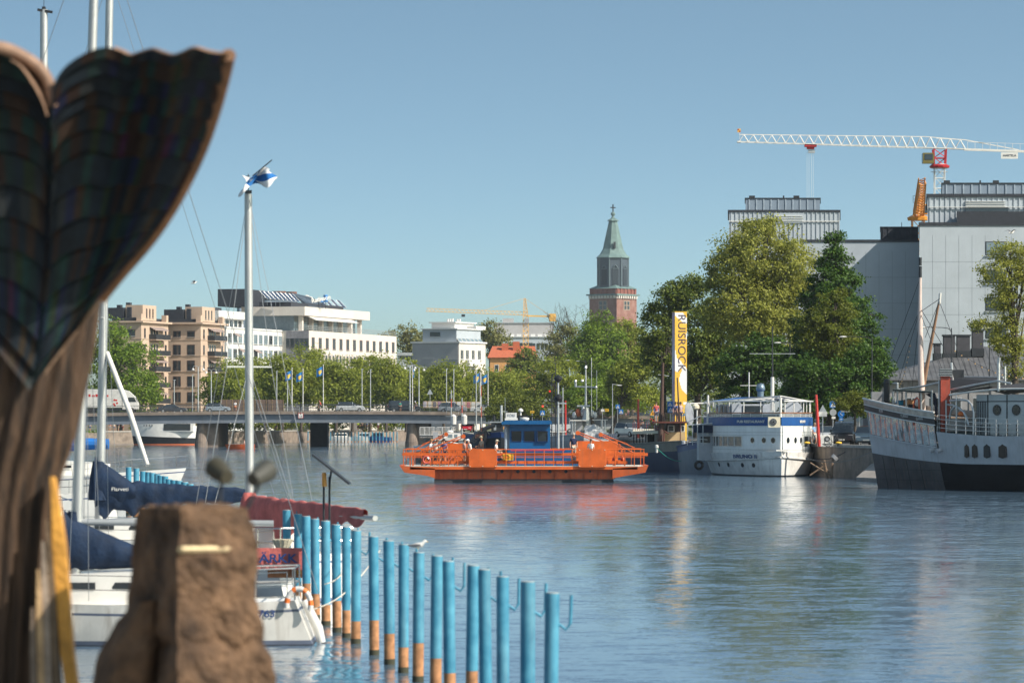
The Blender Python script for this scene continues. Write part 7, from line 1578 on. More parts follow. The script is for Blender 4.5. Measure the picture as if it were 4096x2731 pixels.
cols = [(1170, 'motor boat with navy hull partly behind the central bridge pier', NAVYP, 1.0), (1345, 'white motor boat with a bathing platform right of the central bridge pier', WHITE, 1.0), (1430, 'long white motor boat among the small blue posts', WHITE, 1.1), (1510, 'white motor boat with a canvas top among the small blue posts', WHITE, .9), (1565, 'motor boat with a dark blue cover at the right end of the small blue posts', NAVYP, .9)]
for i, (px, lb, mt, s) in enumerate(cols):
    D_ = 735; b_ = thing('motor_boat', lb, 'motor boat', (PX(px, D_), D_, 0), math.pi + .15, 'motor boats moored at the quay beyond the bridge'); L_ = 6.5 * s
    HH = Hull(L_, 2.4, lambda f: .9 + .3 * f, 2, .85, .5, 0, .8, n=12, zb=-.1); m = M(); HH.strip(m, lambda f: -.1, lambda f: .9 + .3 * f, nz=2); HH.deck(m, lambda f: .85 + .3 * f); m.build('hull', mt, b_)
    m = M(); m.box((L_ * .45, 0, 1.35), (L_ * .4, 1.8, .8), taper=.75); m.build('cabin', [WHITE, NAVY, WHITE, LGREY, NAVY][i], b_)
    m = M(); m.box((L_ * .45, .85, 1.4), (L_ * .3, .06, .35)); m.build('window', GLASS, b_)
sx_ = [1232] + list(range(1322, 1592, 14))
for i, px in enumerate(sx_):
    D_ = 724; lab = 'thin blue post left of the central bridge pier' if i == 0 else ('rightmost thin blue post beyond the bridge' if i == len(sx_) - 1 else 'one of the thin blue posts before the motor boats beyond the bridge')
    o = thing('mooring_post', lab, 'mooring post', (PX(px, D_), D_, 0), 0, 'thin blue posts beyond the bridge'); m = M(); m.tube([(0, 0, .3), (0, 0, 2.0)], .11, 6); m.build('tube', PBLUE, o)
    m = M(); m.tube([(0, 0, -.2), (0, 0, .3)], .105, 6); m.build('waterline_section', PRUST, o)
rbt = thing('rowing_boat', 'small orange speedboat with a white wake seen beside the tall mast', 'motor boat', (PX(1020, 560) , 560, 0), math.pi)
HH = Hull(4, 1.6, lambda f: .7, 2, .85, .4, 0, .8, n=10, zb=-.1); m = M(); HH.strip(m, lambda f: -.1, lambda f: .7); HH.deck(m, lambda f: .5); m.build('hull', ORANGE2, rbt); m = M(); m.box((-.2, 0, .6), (.4, .4, .8)); m.build('outboard_motor', DARK, rbt)
person('person in a pale top steering the small orange speedboat', (PX(1020, 560) - 1.5, 560, .1), -1.5, 'sit', (.6, .4, .35), (.1, .1, .2))
# ------------------------------------------------------------- cars
def car(label, loc, rz, color, kind='suv', group='cars parked and driving near the river', s=1.0):
    K = {'suv': (4.6, 1.85, 1.66, 1.02, [(-.5, .98, 0), (-.485, 1.05, 0), (-.40, 1.60, 1), (-.30, 1.66, 1), (.08, 1.62, 1), (.24, 1.08, 0), (.46, .92, 0), (.5, .70, 0)]),
         'sedan': (4.6, 1.8, 1.42, .90, [(-.5, .85, 0), (-.48, .95, 0), (-.33, .98, 0), (-.20, 1.36, 1), (-.05, 1.42, 1), (.08, 1.38, 1), (.24, .95, 0), (.46, .82, 0), (.5, .60, 0)]),
         'van': (5.1, 1.93, 1.90, 1.10, [(-.5, 1.1, 0), (-.495, 1.2, 0), (-.47, 1.86, 1), (-.40, 1.90, 1), (.10, 1.88, 1), (.17, 1.80, 1), (.30, 1.17, 0), (.46, 1.02, 0), (.5, .75, 0)]),
         'hatch': (4.0, 1.72, 1.52, .95, [(-.5, .95, 0), (-.485, 1.02, 0), (-.42, 1.42, 1), (-.30, 1.52, 1), (.06, 1.49, 1), (.26, 1.0, 0), (.46, .85, 0), (.5, .62, 0)]),
         'bus': (5.6, 2.0, 2.4, 1.3, [(-.5, 1.3, 0), (-.495, 2.35, 1), (-.45, 2.4, 1), (.25, 2.38, 1), (.32, 2.2, 1), (.40, 1.35, 0), (.48, 1.1, 0), (.5, .8, 0)])}[kind]
    L, W_, Ht, belt, st = K; c = thing('car' if kind not in ('van', 'bus') else 'van', label, 'car' if kind not in ('van', 'bus') else 'van', loc, rz, group); c.scale = (s, s, s)
    pm = mat('car_paint_%d_%d_%d' % tuple(int(v * 100) for v in color), color, .28, .2, var=.05, coat=.8)
    rows = []
    for f, zt, cab in st:
        x = f * L; w_ = W_ / 2 * (1 - .10 * max(0, abs(f) * 2 - .8) / .2); zl = .28 if abs(f) < .49 else .42; zb_ = min(belt, zt - .03); wt = w_ * (.78 if cab else .88)
        rows.append([(x, w_ * .92, zl), (x, w_, zl + .16), (x, w_ * .99, zb_), (x, wt, zt), (x, -wt, zt), (x, -w_ * .99, zb_), (x, -w_, zl + .16), (x, -w_ * .92, zl)])
    m, g_ = M(), M()
    for i in range(len(rows) - 1):
        a, b_ = rows[i], rows[i + 1]; ca, cb_ = st[i][2], st[i + 1][2]
        for k in range(8):
            k2 = (k + 1) % 8; gl = (k in (2, 4) and ca and cb_) or (k == 3 and ca != cb_) or (k in (2, 4) and ca != cb_)
            (g_ if gl else m).add([a[k], a[k2], b_[k2], b_[k]], [(0, 1, 2, 3)])
    m.add(rows[0], [tuple(range(8))]); m.add(rows[-1], [tuple(range(8))[::-1]])
    for i in range(len(rows)):
        if st[i][2] and i % 2 == 0:
            for k in (2, 4): m.tube([rows[i][k], rows[i][k + 1]], .03, 4)
    bo_ = m.build('body', pm, c, smooth=35); g_.build('window', GLASS, c)
    for x in (-L * .31, L * .32):
        for sd in (-1, 1):
            m = M(); m.disc((x, sd * (W_ / 2 - .10), .33), .33, (0, 1, 0), .22, 16); wl_ = m.build('wheel', RUBBER, c); m = M(); m.disc((x, sd * (W_ / 2 + .008), .33), .19, (0, 1, 0), .03, 12); m.build('rim', ALU, wl_)
    for sd in (-1, 1):
        m = M(); m.box((L * .475, sd * W_ * .36, belt * .72), (.12, .34, .15)); m.build('headlight', mat('headlight_glass', (.75, .77, .78), .1, .3), c)
        m = M(); m.box((-L * .492, sd * W_ * .40, belt * .85), (.06, .2, .28)); m.build('tail_light', mat('tail_light_red', (.4, .01, .01), .2), c)
        m = M(); m.box((L * .16, sd * (W_ / 2 + .09), belt + .06), (.12, .2, .14)); m.build('mirror', pm, c)
    m = M(); m.box((L * .502, 0, .47), (.02, .5, .11)); m.build('number_plate', WHITE, c); m = M(); m.box((L * .49, 0, belt * .66), (.05, .75, .14)); m.box((L * .49, 0, .36), (.06, 1.3, .14)); m.build('grille', BLACK, c)
    return c
BZ = bz(1250) + .0
def onb(px, dy=8): return (PX(px, BD + dy), BD + dy, bz(px) - .08)
GB = 'cars crossing the bridge'
car('white estate car on the bridge right of the red cyclist', onb(1402), 0, (.6, .6, .6), 'suv', GB)
car('black van crossing the bridge near the street lamps', onb(1617, 6), 0, (.015, .02, .03), 'van', GB)
car('silver grey car on the bridge in front of the row of posters', onb(1810, 7), 0, (.25, .27, .30), 'suv', GB)
car('white sedan at the right end of the bridge', onb(1938, 9), 0, (.6, .6, .58), 'sedan', GB)
car('pale car behind the brown screen fence, partly hidden by the tall mast', onb(872, 12), 0, (.35, .40, .45), 'hatch', GB)
car('dark low car near the left lamp posts on the bridge', onb(690, 12), 0, (.05, .05, .06), 'sedan', GB)
tk = thing('truck', 'white box truck with red markings on the left part of the bridge', 'truck', onb(450, 8), 0)
m = M(); m.bx(-6, 1.6, -1.25, 1.25, 1.0, 3.9); m.build('box_body', DWHITE, tk)
m = M(); m.prism([(1.9, .7), (4.1, .7), (4.1, 1.7), (3.6, 2.7), (2.6, 3.6), (1.7, 3.85), (1.7, .7)], 2.4, (0, -1.2, 0)); m.build('cab', WHITE, tk, smooth=30)
m = M(); m.prism([(2.6, 1.9), (3.9, 1.9), (3.55, 2.6), (2.6, 2.6)], -.03, (0, -1.2, 0)); m.add([(4.02, -1, 1.9), (4.02, 1, 1.9), (3.68, 1, 2.6), (3.68, -1, 2.6)], [(0, 1, 2, 3)]); m.build('window', GLASS, tk)
for x in (-4.5, -3.2, 3.1):
    m = M(); m.disc((x, -1.1, .5), .5, (0, 1, 0), .3, 14); m.disc((x, 1.1, .5), .5, (0, 1, 0), .3, 14); m.build('wheel', RUBBER, tk)
m = M(); m.bx(-6, 3.2, -1, 1, .5, .9); m.build('chassis', DARK, tk)
m = M(); rr = random.Random(2)
for q in range(9): m.bx(-5.3 + q * .55, -5.3 + q * .55 + .3 + rr.random() * .15, -1.27, -1.25, 2.7, 3.0 + .1 * (q % 2))
for q in range(5): m.disc((.6 + .25 * math.cos(q), -1.26, 1.7 + .5 * math.sin(q * 2)), .16, (0, 1, 0), .02, 10)
m.build('marking', RED, tk)
# bridge fittings
def lamp2(label, px, ytop, dy, group='double headed street lamps on the bridge'):
    x, y, z = onb(px, dy); h = PZ(ytop, BD + dy) - z; o = thing('street_lamp', label, 'street lamp', (x, y, z), 0, group)
    m = M(); m.tube([(0, 0, 0), (0, 0, h * .3), (0, 0, h)], [.14, .10, .07], 8); m.build('pole', LGREY, o)
    m = M(); [m.tube([(0, 0, h - .1), (sd * .3, 0, h + .15), (sd * .75, 0, h + .1), (sd * .8, 0, h - .15)], .035, 5) for sd in (-1, 1)]; m.build('arm', LGREY, o)
    for sd in (-1, 1): m = M(); m.lathe([(.22, 0), (.2, .12), (.06, .3)], (sd * .8, 0, h - .5), 10); m.build('lamp_shade', WHITE, o)
for px, yt, dy, lb in ((1640, 1462, .8, 'double headed street lamp beside the black van'), (1676, 1470, 20, 'double headed street lamp just right of the black van lamp, set further back'), (793, 1467, .8, 'double headed street lamp in front of the tan end wall'), (845, 1480, 20, 'double headed street lamp just left of the tallest left tree row')): lamp2(lb, px, yt, dy)
def poleo(label, px, ytop, dy, r=.09, group='plain poles on the bridge', nm='pole', cat='pole'):
    x, y, z = onb(px, dy); h = PZ(ytop, BD + dy) - z; o = thing(nm, label, cat, (x, y, z), 0, group); m = M(); m.tube([(0, 0, 0), (0, 0, h)], [r, r * .8], 8); m.build('shaft', LGREY, o); m = M(); m.box((.06, 0, h), (.35, .12, .12)); m.build('cap', LGREY, o); return o, h
for px, yt, lb in ((1107, 1485, 'grey pole left of the two blue flags'), (1150, 1488, 'grey pole just behind the first blue flag'), (1448, 1476, 'left pole of the pair below the hotel'), (1482, 1478, 'right pole of the pair below the hotel'), (1786, 1475, 'grey pole left of the mid river masts'), (1815, 1478, 'grey pole with a white foot, above the posters'), (770, 1500, 'grey pole left of the tan building lamp'), (697, 1520, 'short thick grey pole in front of the tan building')): poleo(lb, px, yt, 22)
FLG = mat('city_flag_blue', (.012, .16, .42), .8, var=.1); FLY = mat('city_flag_yellow', (.62, .42, .06), .8)
for i, (px, yt, fy, sgn, lb) in enumerate(((1168, 1472, 1480, -1, 'left one of the two blue flags with a yellow emblem near the tall mast'), (1212, 1475, 1485, -1, 'right one of the two blue flags near the tall mast'), (1293, 1460, 1464, -1, 'single blue flag above the red cyclist'), (1650, 1462, 1468, 1, 'narrow blue flag hanging behind the street lamp'), (1921, 1490, 1490, -1, 'left one of the pair of blue flags on the right'), (1952, 1490, 1495, -1, 'right one of the pair of blue flags on the right'))):
    dy = 1.0 if i < 3 else 3; x, y, z = onb(px, dy); h = PZ(yt, BD + dy) - z; o = thing('flagpole', lb, 'flag', (x, y, z), 0, 'blue city flags on the bridge'); m = M(); m.tube([(0, 0, 0), (0, 0, h)], [.08, .05], 7); m.ball((0, 0, h), .09, 6); m.build('pole', WHITE, o)
    zt_ = PZ(fy, BD + dy) - z; wf = (1.05 if i != 3 else .25); m = M(); m.grid(lambda u, v: Vector((sgn * (u * wf), .08 * math.sin(u * 8), zt_ - .5 * u - 1.35 * v + .12 * u * v)), 8, 6, mif=lambda a, b: 1 if (2 <= a <= 5 and 2 <= b <= 3) or (a in (3, 4) and b == 4) else 0); m.build('flag', [FLG, FLY], o)
o = thing('screen_fence', 'brown mesh screen fence on the bridge left of the blue flags', 'fence', onb(1005, 24)); m = M(); y_ = BD + 24; m.bx(PX(883, y_), PX(1133, y_), y_, y_ + .05, bz(1000) + .1, PZ(1598, y_), 0); m.build('panel', mat('brown_mesh', (.13, .09, .07), .8), o, world=True)
m = M(); [m.bx(PX(883 + q * 22.7, y_), PX(885 + q * 22.7, y_), y_ - .06, y_, bz(1000), PZ(1597, y_)) for q in range(12)]; m.build('post', mat('fence_ochre', (.30, .20, .10), .8), o, world=True)
pc = [(.35, .33, .38), (.5, .47, .42), (.06, .05, .07), (.25, .12, .2), (.45, .35, .15), (.6, .58, .55), (.15, .2, .4), (.55, .55, .55), (.5, .35, .35), (.35, .08, .10), (.58, .56, .52), (.5, .5, .48)]
for i in range(12):
    px = 1700 + i * 19.3; y_ = BD + 25; o = thing('poster', ['pale lilac', 'cream', 'dark', 'purple', 'ochre', 'white', 'blue', 'light grey', 'pink', 'deep red', 'off white', 'pale grey'][i] + ' poster in the row standing on the far side of the bridge', 'poster', (PX(px, y_), y_, bz(px)), 0, 'row of posters on the bridge')
    m = M(); m.box((0, 0, 1.3), (.72, .06, 1.05)); m.build('board', mat('poster_board', (.48, .36, .25), .8), o); m = M(); m.box((0, -.04, 1.32), (.50, .02, .86), mi=0)
    for q in range(4): m.box((0, -.055, 1.6 - q * .17), (.36 - .05 * (q % 2), .01, .05), mi=1)
    m.build('sheet', [cmat(pc[i]), GREY], o)
ts = thing('triangle_sign', 'back of a small triangular sign on the bridge above the posters', 'sign', onb(1720, 24)); m = M(); m.tube([(0, 0, 0), (0, 0, 3.4)], .04, 6); m.build('pole', LGREY, ts); m = M(); m.prism([(-.5, 3), (.5, 3), (0, 3.9)], .04, (0, -.06, 0)); m.build('plate', LGREY, ts)
ex, ey, ez = onb(1285, 2.5)
bicycle('bicycle ridden by the cyclist in red on the bridge', (ex, ey, ez), math.pi, (.03, .03, .03))
person('cyclist in a red jacket riding across the bridge', (ex, ey, ez + .08), -math.pi / 2, 'cycle', (.55, .03, .02), (.03, .04, .08), (.4, .3, .25), SKIN, (.5, .1, .08))
ex, ey, ez = onb(1668, 4)
bicycle('bicycle of the cyclist in white on the bridge', (ex, ey, ez), math.pi, (.1, .1, .1))
person('cyclist in a white helmet and dark top behind the lamp post on the bridge', (ex, ey, ez + .08), -math.pi / 2, 'cycle', (.10, .11, .12), (.1, .1, .12), (.6, .6, .6), SKIN, (.7, .7, .7))
person('walker in green beside the black van on the bridge', onb(1600, 2), .3, 'walk', (.03, .25, .2), (.03, .03, .04))
person('walker with orange shorts on the bridge left of the tall mast', onb(941, 2), .3, 'walk', (.6, .6, .62), (.5, .15, .05))
# people on the far quay
for i, (px, sh, st_, kd, lb) in enumerate(((1060, (.45, .25, .18), (.4, .2, .15), 'stand', 'sunlit person at the ladder on the quay beyond the bridge'), (1106, (.15, .13, .14), (.4, .25, .2), 'sit', 'person sitting on the grass beyond the bridge'), (1432, (.5, .65, .05), (.02, .02, .02), 'stand', 'person in a yellow green safety vest beyond the bridge'), (1446, (.03, .03, .04), (.03, .03, .04), 'stand', 'person in black right of the safety vest'), (1452, (.35, .25, .2), (.1, .1, .1), 'stand', 'person in brown in the middle of the group beyond the bridge'), (1460, (.5, .4, .35), (.2, .15, .1), 'stand', 'person in beige in the group beyond the bridge'), (1468, (.2, .3, .5), (.2, .2, .25), 'walk', 'person in light blue walking from the group beyond the bridge'), (1483, (.5, .5, .45), (.06, .06, .06), 'walk', 'lone person in a pale top right of the group beyond the bridge'), (1513, (.6, .6, .6), (.3, .08, .1), 'stand', 'person in white by the hedge beyond the bridge'),
                                         (275, (.5, .5, .55), (.1, .1, .2), 'stand', 'person in pale shirt at the far left quay'), (318, (.55, .25, .2), (.5, .5, .5), 'walk', 'person in salmon top on the left quay'), (345, (.1, .2, .45), (.4, .4, .4), 'stand', 'person in blue on the left quay'), (360, (.65, .65, .65), (.1, .15, .3), 'stand', 'person in white on the left quay'), (440, (.4, .15, .12), (.3, .3, .3), 'stand', 'person in dark red on the left quay'), (456, (.6, .58, .5), (.15, .15, .2), 'walk', 'person in cream top on the left quay'), (474, (.12, .12, .3), (.5, .4, .3), 'stand', 'person in navy top on the left quay'), (492, (.6, .6, .62), (.3, .1, .1), 'stand', 'person in light shirt next to the white ship'), (903, (.5, .3, .35), (.3, .3, .5), 'walk', 'person in pink walking on the far quay left of the tall mast'))):
    D_ = 716 if px > 600 else 690; person(lb, (PX(px, D_), D_, 2.12), .4 * (i % 5) - 1, kd, sh, st_, (.1, .06, .04) if i % 2 else (.3, .2, .1), SKIN)
bicycle('bicycle leaning by the group of people beyond the bridge', (PX(1447, 714), 714, 2.12), .3); bicycle('bicycle at the right of the group beyond the bridge', (PX(1470, 714), 714, 2.12), -.2, (.1, .1, .2))
pv = thing('kiosk', 'grey pavilion wall on the grass beyond the bridge, behind the safety vest person', 'kiosk', (PX(1413, 722), 722, 2.1)); m = M(); m.bx(PX(1398, 722), PX(1428, 722), 722, 724, 2.1, 5.6, 0); m.build('wall', CONC, pv, world=True); m = M(); m.bx(PX(1396, 722), PX(1430, 722), 721.8, 724.2, 5.6, 5.8); m.build('roof', GREY, pv, world=True)
# ------------------------------------------------------------- right bank street
GP = 'cars parked on the right bank'
Q = 2.305
car('black van with a chrome grille parked facing the river beside the road signs', (PX(3395, 300), 302.6, Q), -math.pi / 2 - .22, (.012, .014, .02), 'van', GP)
em = M(); c = Vector((PX(3403, 297), 299.9, Q + .82)); em.tube([c + Vector((.14 * math.cos(a), 0, .14 * math.sin(a))) for a in np.linspace(0, 2 * math.pi, 13)], .02, 4)
car('red car parked behind the black van', (PX(3452, 309), 310, Q), -math.pi / 2, (.42, .02, .03), 'hatch', GP)
car('blue grey car half hidden by the bow of the right ship', (PX(3470, 296), 297, Q), -math.pi / 2 - .1, (.16, .22, .27), 'hatch', GP)
car('white car left of the black van', (PX(3303, 312), 314, Q), -math.pi / 2, (.6, .6, .6), 'hatch', GP)
car('dark blue car beside the red post, left of the white car', (PX(3245, 312), 313, Q), -math.pi / 2 - .2, (.03, .05, .09), 'suv', GP)
car('grey car parked behind the black van roof', (PX(3320, 325), 327, Q), -math.pi / 2, (.35, .4, .42), 'suv', GP)
car('bright red car facing us near the white jetty', (PX(1870, 600), 602, Q), -math.pi / 2 - .15, (.55, .012, .03), 'hatch', GP)
car('white car at the road edge left of the old blue boat', (PX(2522, 445), 447, Q), -math.pi / 2 + .5, (.6, .6, .6), 'suv', GP)
car('red delivery van between the trees and the leaning trunk', (PX(2562, 780), 780, Q + .9), 0, (.5, .015, .02), 'bus', GP)
car('small silver car under the trees behind the blue signs', (PX(2410, 640), 640, Q), 0, (.35, .37, .38), 'sedan', GP)
car('dark car parked behind the railings of the old blue boat', (PX(2598, 520), 520, Q), .1, (.02, .05, .09), 'sedan', GP)
car('white van parked behind the ferry mast', (PX(2150, 560), 560, Q), 0, (.5, .52, .55), 'bus', GP)
car('white camper van right of the ferry mast', (PX(2230, 575), 575, Q), 0, (.58, .6, .6), 'bus', GP)
def signpost(label, px, D, ytop, plates, base=Q, r=.035, group=None):
    o = thing('road_sign', label, 'road sign', (PX(px, D), D, base), 0, group); m = M(); m.tube([(0, 0, 0), (0, 0, PZ(ytop, D) - base)], r, 6); m.build('pole', LGREY, o)
    for (kd, x, y, s_) in plates:
        cx_, cz_ = PX(x, D) - PX(px, D), PZ(y, D) - base; m = M()
        if kd == 'cross':
            m.box((cx_, -.07, cz_), (s_, .03, s_), mi=0); m.prism([(cx_ - s_ * .40, cz_ - s_ * .36), (cx_ + s_ * .40, cz_ - s_ * .36), (cx_, cz_ + s_ * .38)], -.012, (0, -.087, 0), mi=1)
            m.tube([(cx_, -.10, cz_ + .12 * s_), (cx_, -.10, cz_ - .05 * s_), (cx_ - .10 * s_, -.10, cz_ - .28 * s_)], .035 * s_, 4, 2); m.tube([(cx_, -.10, cz_ - .05 * s_), (cx_ + .12 * s_, -.10, cz_ - .28 * s_)], .035 * s_, 4, 2); m.ball((cx_, -.10, cz_ + .19 * s_), .05 * s_, 6, 2)
            m.build('plate', [mat('sign_blue2', (.01, .14, .45), .4), WHITE, BLACK], o)
        elif kd == 'tri': m.prism([(cx_ - s_ / 2, cz_ - s_ * .43), (cx_ + s_ / 2, cz_ - s_ * .43), (cx_, cz_ + s_ * .43)], .03, (0, -.08, 0)); m.build('plate', LGREY, o)
        elif kd == 'otri': m.prism([(cx_ - s_ / 2, cz_ - s_ * .43), (cx_ + s_ / 2, cz_ - s_ * .43), (cx_, cz_ + s_ * .43)], .03, (0, -.08, 0), mi=0); m.prism([(cx_ - s_ * .12, cz_ - s_ * .25), (cx_ + s_ * .12, cz_ - s_ * .25), (cx_, cz_ + s_ * .12)], -.01, (0, -.09, 0), mi=1); m.build('plate', [mat('warning_orange', (.75, .33, .02), .5), BLACK], o)
        elif kd == 'disc': m.disc((cx_, -.06, cz_), s_ / 2, (0, 1, 0), .03, 20); m.build('plate', LGREY, o)
        elif kd == 'bdisc': m.disc((cx_, -.06, cz_), s_ / 2, (0, 1, 0), .03, 20, 0); m.tube([(cx_ - .08, -.09, cz_ + .1), (cx_, -.09, cz_ - .02), (cx_ + .12, -.09, cz_ - .1)], .025, 4, 1); m.build('plate', [mat('sign_blue2', (.01, .14, .45), .4), WHITE], o)
        elif kd == 'yel': m.box((cx_, -.07, cz_), (s_, .03, s_ * .55), mi=0); m.box((cx_, -.09, cz_), (s_ * .7, .01, s_ * .12), mi=1); m.build('plate', [YELL, BLACK], o)
        elif kd == 'brect': m.box((cx_, -.07, cz_), (s_, .03, s_ * .6), mi=0); m.box((cx_, -.09, cz_), (s_ * .6, .01, s_ * .12), mi=1); m.build('plate', [mat('sign_blue2', (.01, .14, .45), .4), WHITE], o)
        elif kd == 'name': m.box((cx_, -.07, cz_), (s_, .03, .12)); m.box((cx_, -.07, cz_ - .16), (s_ * .9, .03, .10)); m.build('plate', LGREY, o)
        elif kd == 'wrect': m.box((cx_, -.07, cz_), (s_, .03, s_ * .6)); m.build('plate', WHITE, o)
    return o
signpost('triangular give way sign seen from behind, right of the red post', 3291, 296, 1620, [('tri', 3291, 1637, .78), ('wrect', 3291, 1656, .62)])
signpost('blue pedestrian crossing sign above a grey disc, beside the conifer bush', 3332, 305, 1605, [('cross', 3332, 1617, .52), ('disc', 3332, 1649, .54), ('wrect', 3334, 1670, .3)])
signpost('round blue cycle route sign, right of the pedestrian crossing sign', 3364, 302, 1636, [('bdisc', 3364, 1656, .54), ('brect', 3364, 1676, .32), ('name', 3381, 1637, .72)])
signpost('pair of stacked blue crossing signs in front of the tall yellow banner', 2682, 352, 1604, [('cross', 2680, 1616, .5), ('cross', 2682, 1638, .55)])
signpost('blue crossing sign next to orange warning triangles', 2625, 380, 1625, [('cross', 2626, 1638, .5), ('otri', 2612, 1650, .6), ('otri', 2619, 1625, .55)])
signpost('left pair of small blue crossing signs by the grey street lamp', 2470, 470, 1615, [('cross', 2471, 1626, .52), ('cross', 2484, 1646, .55)])
signpost('yellow sign plate with a white one under the green trees', 2410, 470, 1630, [('yel', 2426, 1640, .55), ('wrect', 2412, 1641, .5)])
signpost('yellow sign plate left of the ferry mast', 2129, 480, 1640, [('yel', 2129, 1647, .5)])
signpost('blue crossing sign behind the ferry light bar', 2170, 480, 1640, [('cross', 2170, 1651, .6)])
signpost('slim orange and yellow marker post right of the black van', 3437, 300, 1615, [('yel', 3437, 1650, .2)])
def redpost(label, px, D, y0, tilt=0):
    o = thing('red_post', label, 'post', (PX(px, D), D, Q), 0, 'tall red posts on the right bank'); h = PZ(y0, D) - Q; m = M(); m.tube([(0, 0, 0), (tilt * .5, 0, h * .5), (tilt, 0, h)], [.13, .12, .10], 8); o2_ = m.build('shaft', RED, o)
    m = M(); [m.box((-.1, 0, h * t), (.1, .14, .08)) for t in (.72, .66)]; m.build('bracket', RED, o)
redpost('tall red post between the pub ship and the road signs', 3276, 292, 1578, -.22); redpost('tall red post in front of the red delivery van', 2553, 420, 1597); redpost('red post behind the ferry mast', 2262, 470, 1602)
def slamp(label, px, D, ytop, arms, head=LGREY, r=.07, pm=LGREY):
    o = thing('street_lamp', label, 'street lamp', (PX(px, D), D, Q), 0, 'street lamps on the right bank'); h = PZ(ytop, D) - Q; m = M(); m.tube([(0, 0, 0), (0, 0, h * .5), (0, 0, h)], [r, r * .8, r * .6], 8); m.build('pole', pm, o)
    for x, y in arms:
        dx, dz = PX(x, D) - PX(px, D), PZ(y, D) - Q; m = M(); m.tube([(0, 0, h - .25), (dx * .12, 0, h - .02), (dx * .3, 0, h + (dz - h) * .5), (dx, 0, dz)], r * .45, 5); m.build('arm', pm, o); m = M(); m.ball((dx * .98, 0, dz - .04), .2, 8, sz=(1.7, .7, .35)); m.build('lamp_head', head, o)
slamp('grey street lamp with a hanging lamp among the green trees', 2450, 470, 1535, [(2478, 1540)], WHITE)
slamp('dark double armed street lamp behind the ferry mast', 2222, 560, 1450, [(2175, 1440), (2272, 1440)], GREY, pm=DARK)
slamp('dark street lamp above the patrol boat', 2344, 600, 1445, [(2310, 1443)], GREY, pm=DARK)
slamp('street lamp with a long arm in front of the dark pyramid tree', 3488, 318, 1350, [(3370, 1345)], WHITE, pm=DARK)
slamp('street lamp arching over the warehouse roof', 3806, 318, 1312, [(3690, 1308)], WHITE, pm=DARK)
slamp('straight dark lamp post at the right end of the warehouse', 3958, 315, 1308, [(3945, 1310)], WHITE, pm=DARK)
slamp('lamp arm reaching over the willow shade behind the pub ship', 3160, 330, 1370, [(3110, 1369)], WHITE, pm=DARK)
# banner column
D_ = 352; bn = thing('banner_column', 'tall four sided column wrapped in a yellow and white festival banner', 'banner', (PX(2718, D_), D_, Q), rz=.18)
w_ = 1.12; h = PZ(1250, D_) - Q
def bm_(u, v):
    n_ = noise.noise(Vector((u * 1.6 + 3, v * 9, 1.7))) + .55 * math.sin(v * 13 + u * 2.6)
    return 1 if n_ > .22 else 0
m = M(); m.box((0, 0, h / 2), (w_ - .02, w_ - .02, h)); m.build('core', mat('pink_side', (.52, .36, .42), .7), bn)
m = M(); NU, NV = 14, 150
m.grid(lambda u, v: Vector(((u - .5) * w_, -w_ / 2 - .012, .02 + v * (h - .02))), NU, NV, mif=lambda i, j: (bm_(i / NU, j / NV) if j > 45 else (2 if noise.noise(Vector((i * .34, j * .25, 9))) > .36 else (1 if j > 42 and i > 9 else 0)))); m.build('front_sheet', [mat('banner_yellow', (.78, .47, .06), .6, var=.05), mat('banner_white', (.78, .76, .74), .6, var=.04), mat('banner_blue', (.02, .22, .5), .6)], bn)
m = M(); m.grid(lambda u, v: Vector((-w_ / 2 - .012, (u - .5) * w_, .02 + v * (h - .02))), 6, 60, mif=lambda i, j: bm_(i / 6 + 4, j / 60)); m.build('side_sheet', [mat('banner_pink', (.55, .35, .42), .6), mat('banner_lilac', (.60, .52, .58), .6)], bn)
q_ = rootmat(bn); c = q_ @ Vector((.06, -w_ / 2 - .03, PZ(1372, D_) - Q)); text('lettering', 'RUISROCK', 1.02, frame(c, (0, 0, -1), q_.to_3x3() @ Vector((0, -1, 0))), mat('banner_ink', (.06, .035, .08), .6), bn, .004, sx=1.08, bold=-.004)
m = M(); m.box((0, 0, h + .04), (w_ + .06, w_ + .06, .08)); m.build('cap', YELL, bn)
# quay furniture
sb = thing('sandwich_board', 'white advertising board with a dark round emblem on the quay edge', 'sign board', (PX(3308, 291), 291, Q), .05); m = M(); m.box((0, 0, .43), (.95, .05, .85)); m.build('panel', WHITE, sb)
m = M(); m.disc((0, -.03, .58), .22, (0, 1, 0), .03, 18, 0); m.disc((0, -.05, .58), .13, (0, 1, 0), .02, 18, 1); m.box((0, -.03, .2), (.7, .02, .05)); m.box((0, -.03, .1), (.6, .02, .03)); m.build('emblem', [DARK, GREY], sb)
for i, px in enumerate((3230, 3357)):
    o = thing('bollard', ('yellow topped bollard at the stern side of the pub ship', 'yellow topped bollard beside the white board')[i], 'bollard', (PX(px, 288), 288.5, Q + .06), 0, 'yellow topped mooring bollards'); m = M(); m.lathe([(.13, 0), (.11, .2)], n=12); m.build('post', DARK, o); m = M(); m.ball((0, 0, .24), .2, 12, sz=(1.25, 1, .5)); m.build('cap', YELL, o)
bk = bicycle('bicycle leaning against the white board', (PX(3335, 290.5), 290.5, Q), .5)
person('person in a blue and white shirt walking beside the red post', (PX(3257, 300), 300, Q), .6, 'walk', (.25, .4, .6), (.5, .45, .4), (.3, .2, .12))
person('person in a white shirt cycling past the red delivery van', (PX(2543, 520), 520, Q + .3), -1.2, 'cycle', (.75, .75, .73), (.06, .06, .08)); bicycle('bicycle under the rider in white by the red delivery van', (PX(2543, 520), 520, Q + .22), .3)
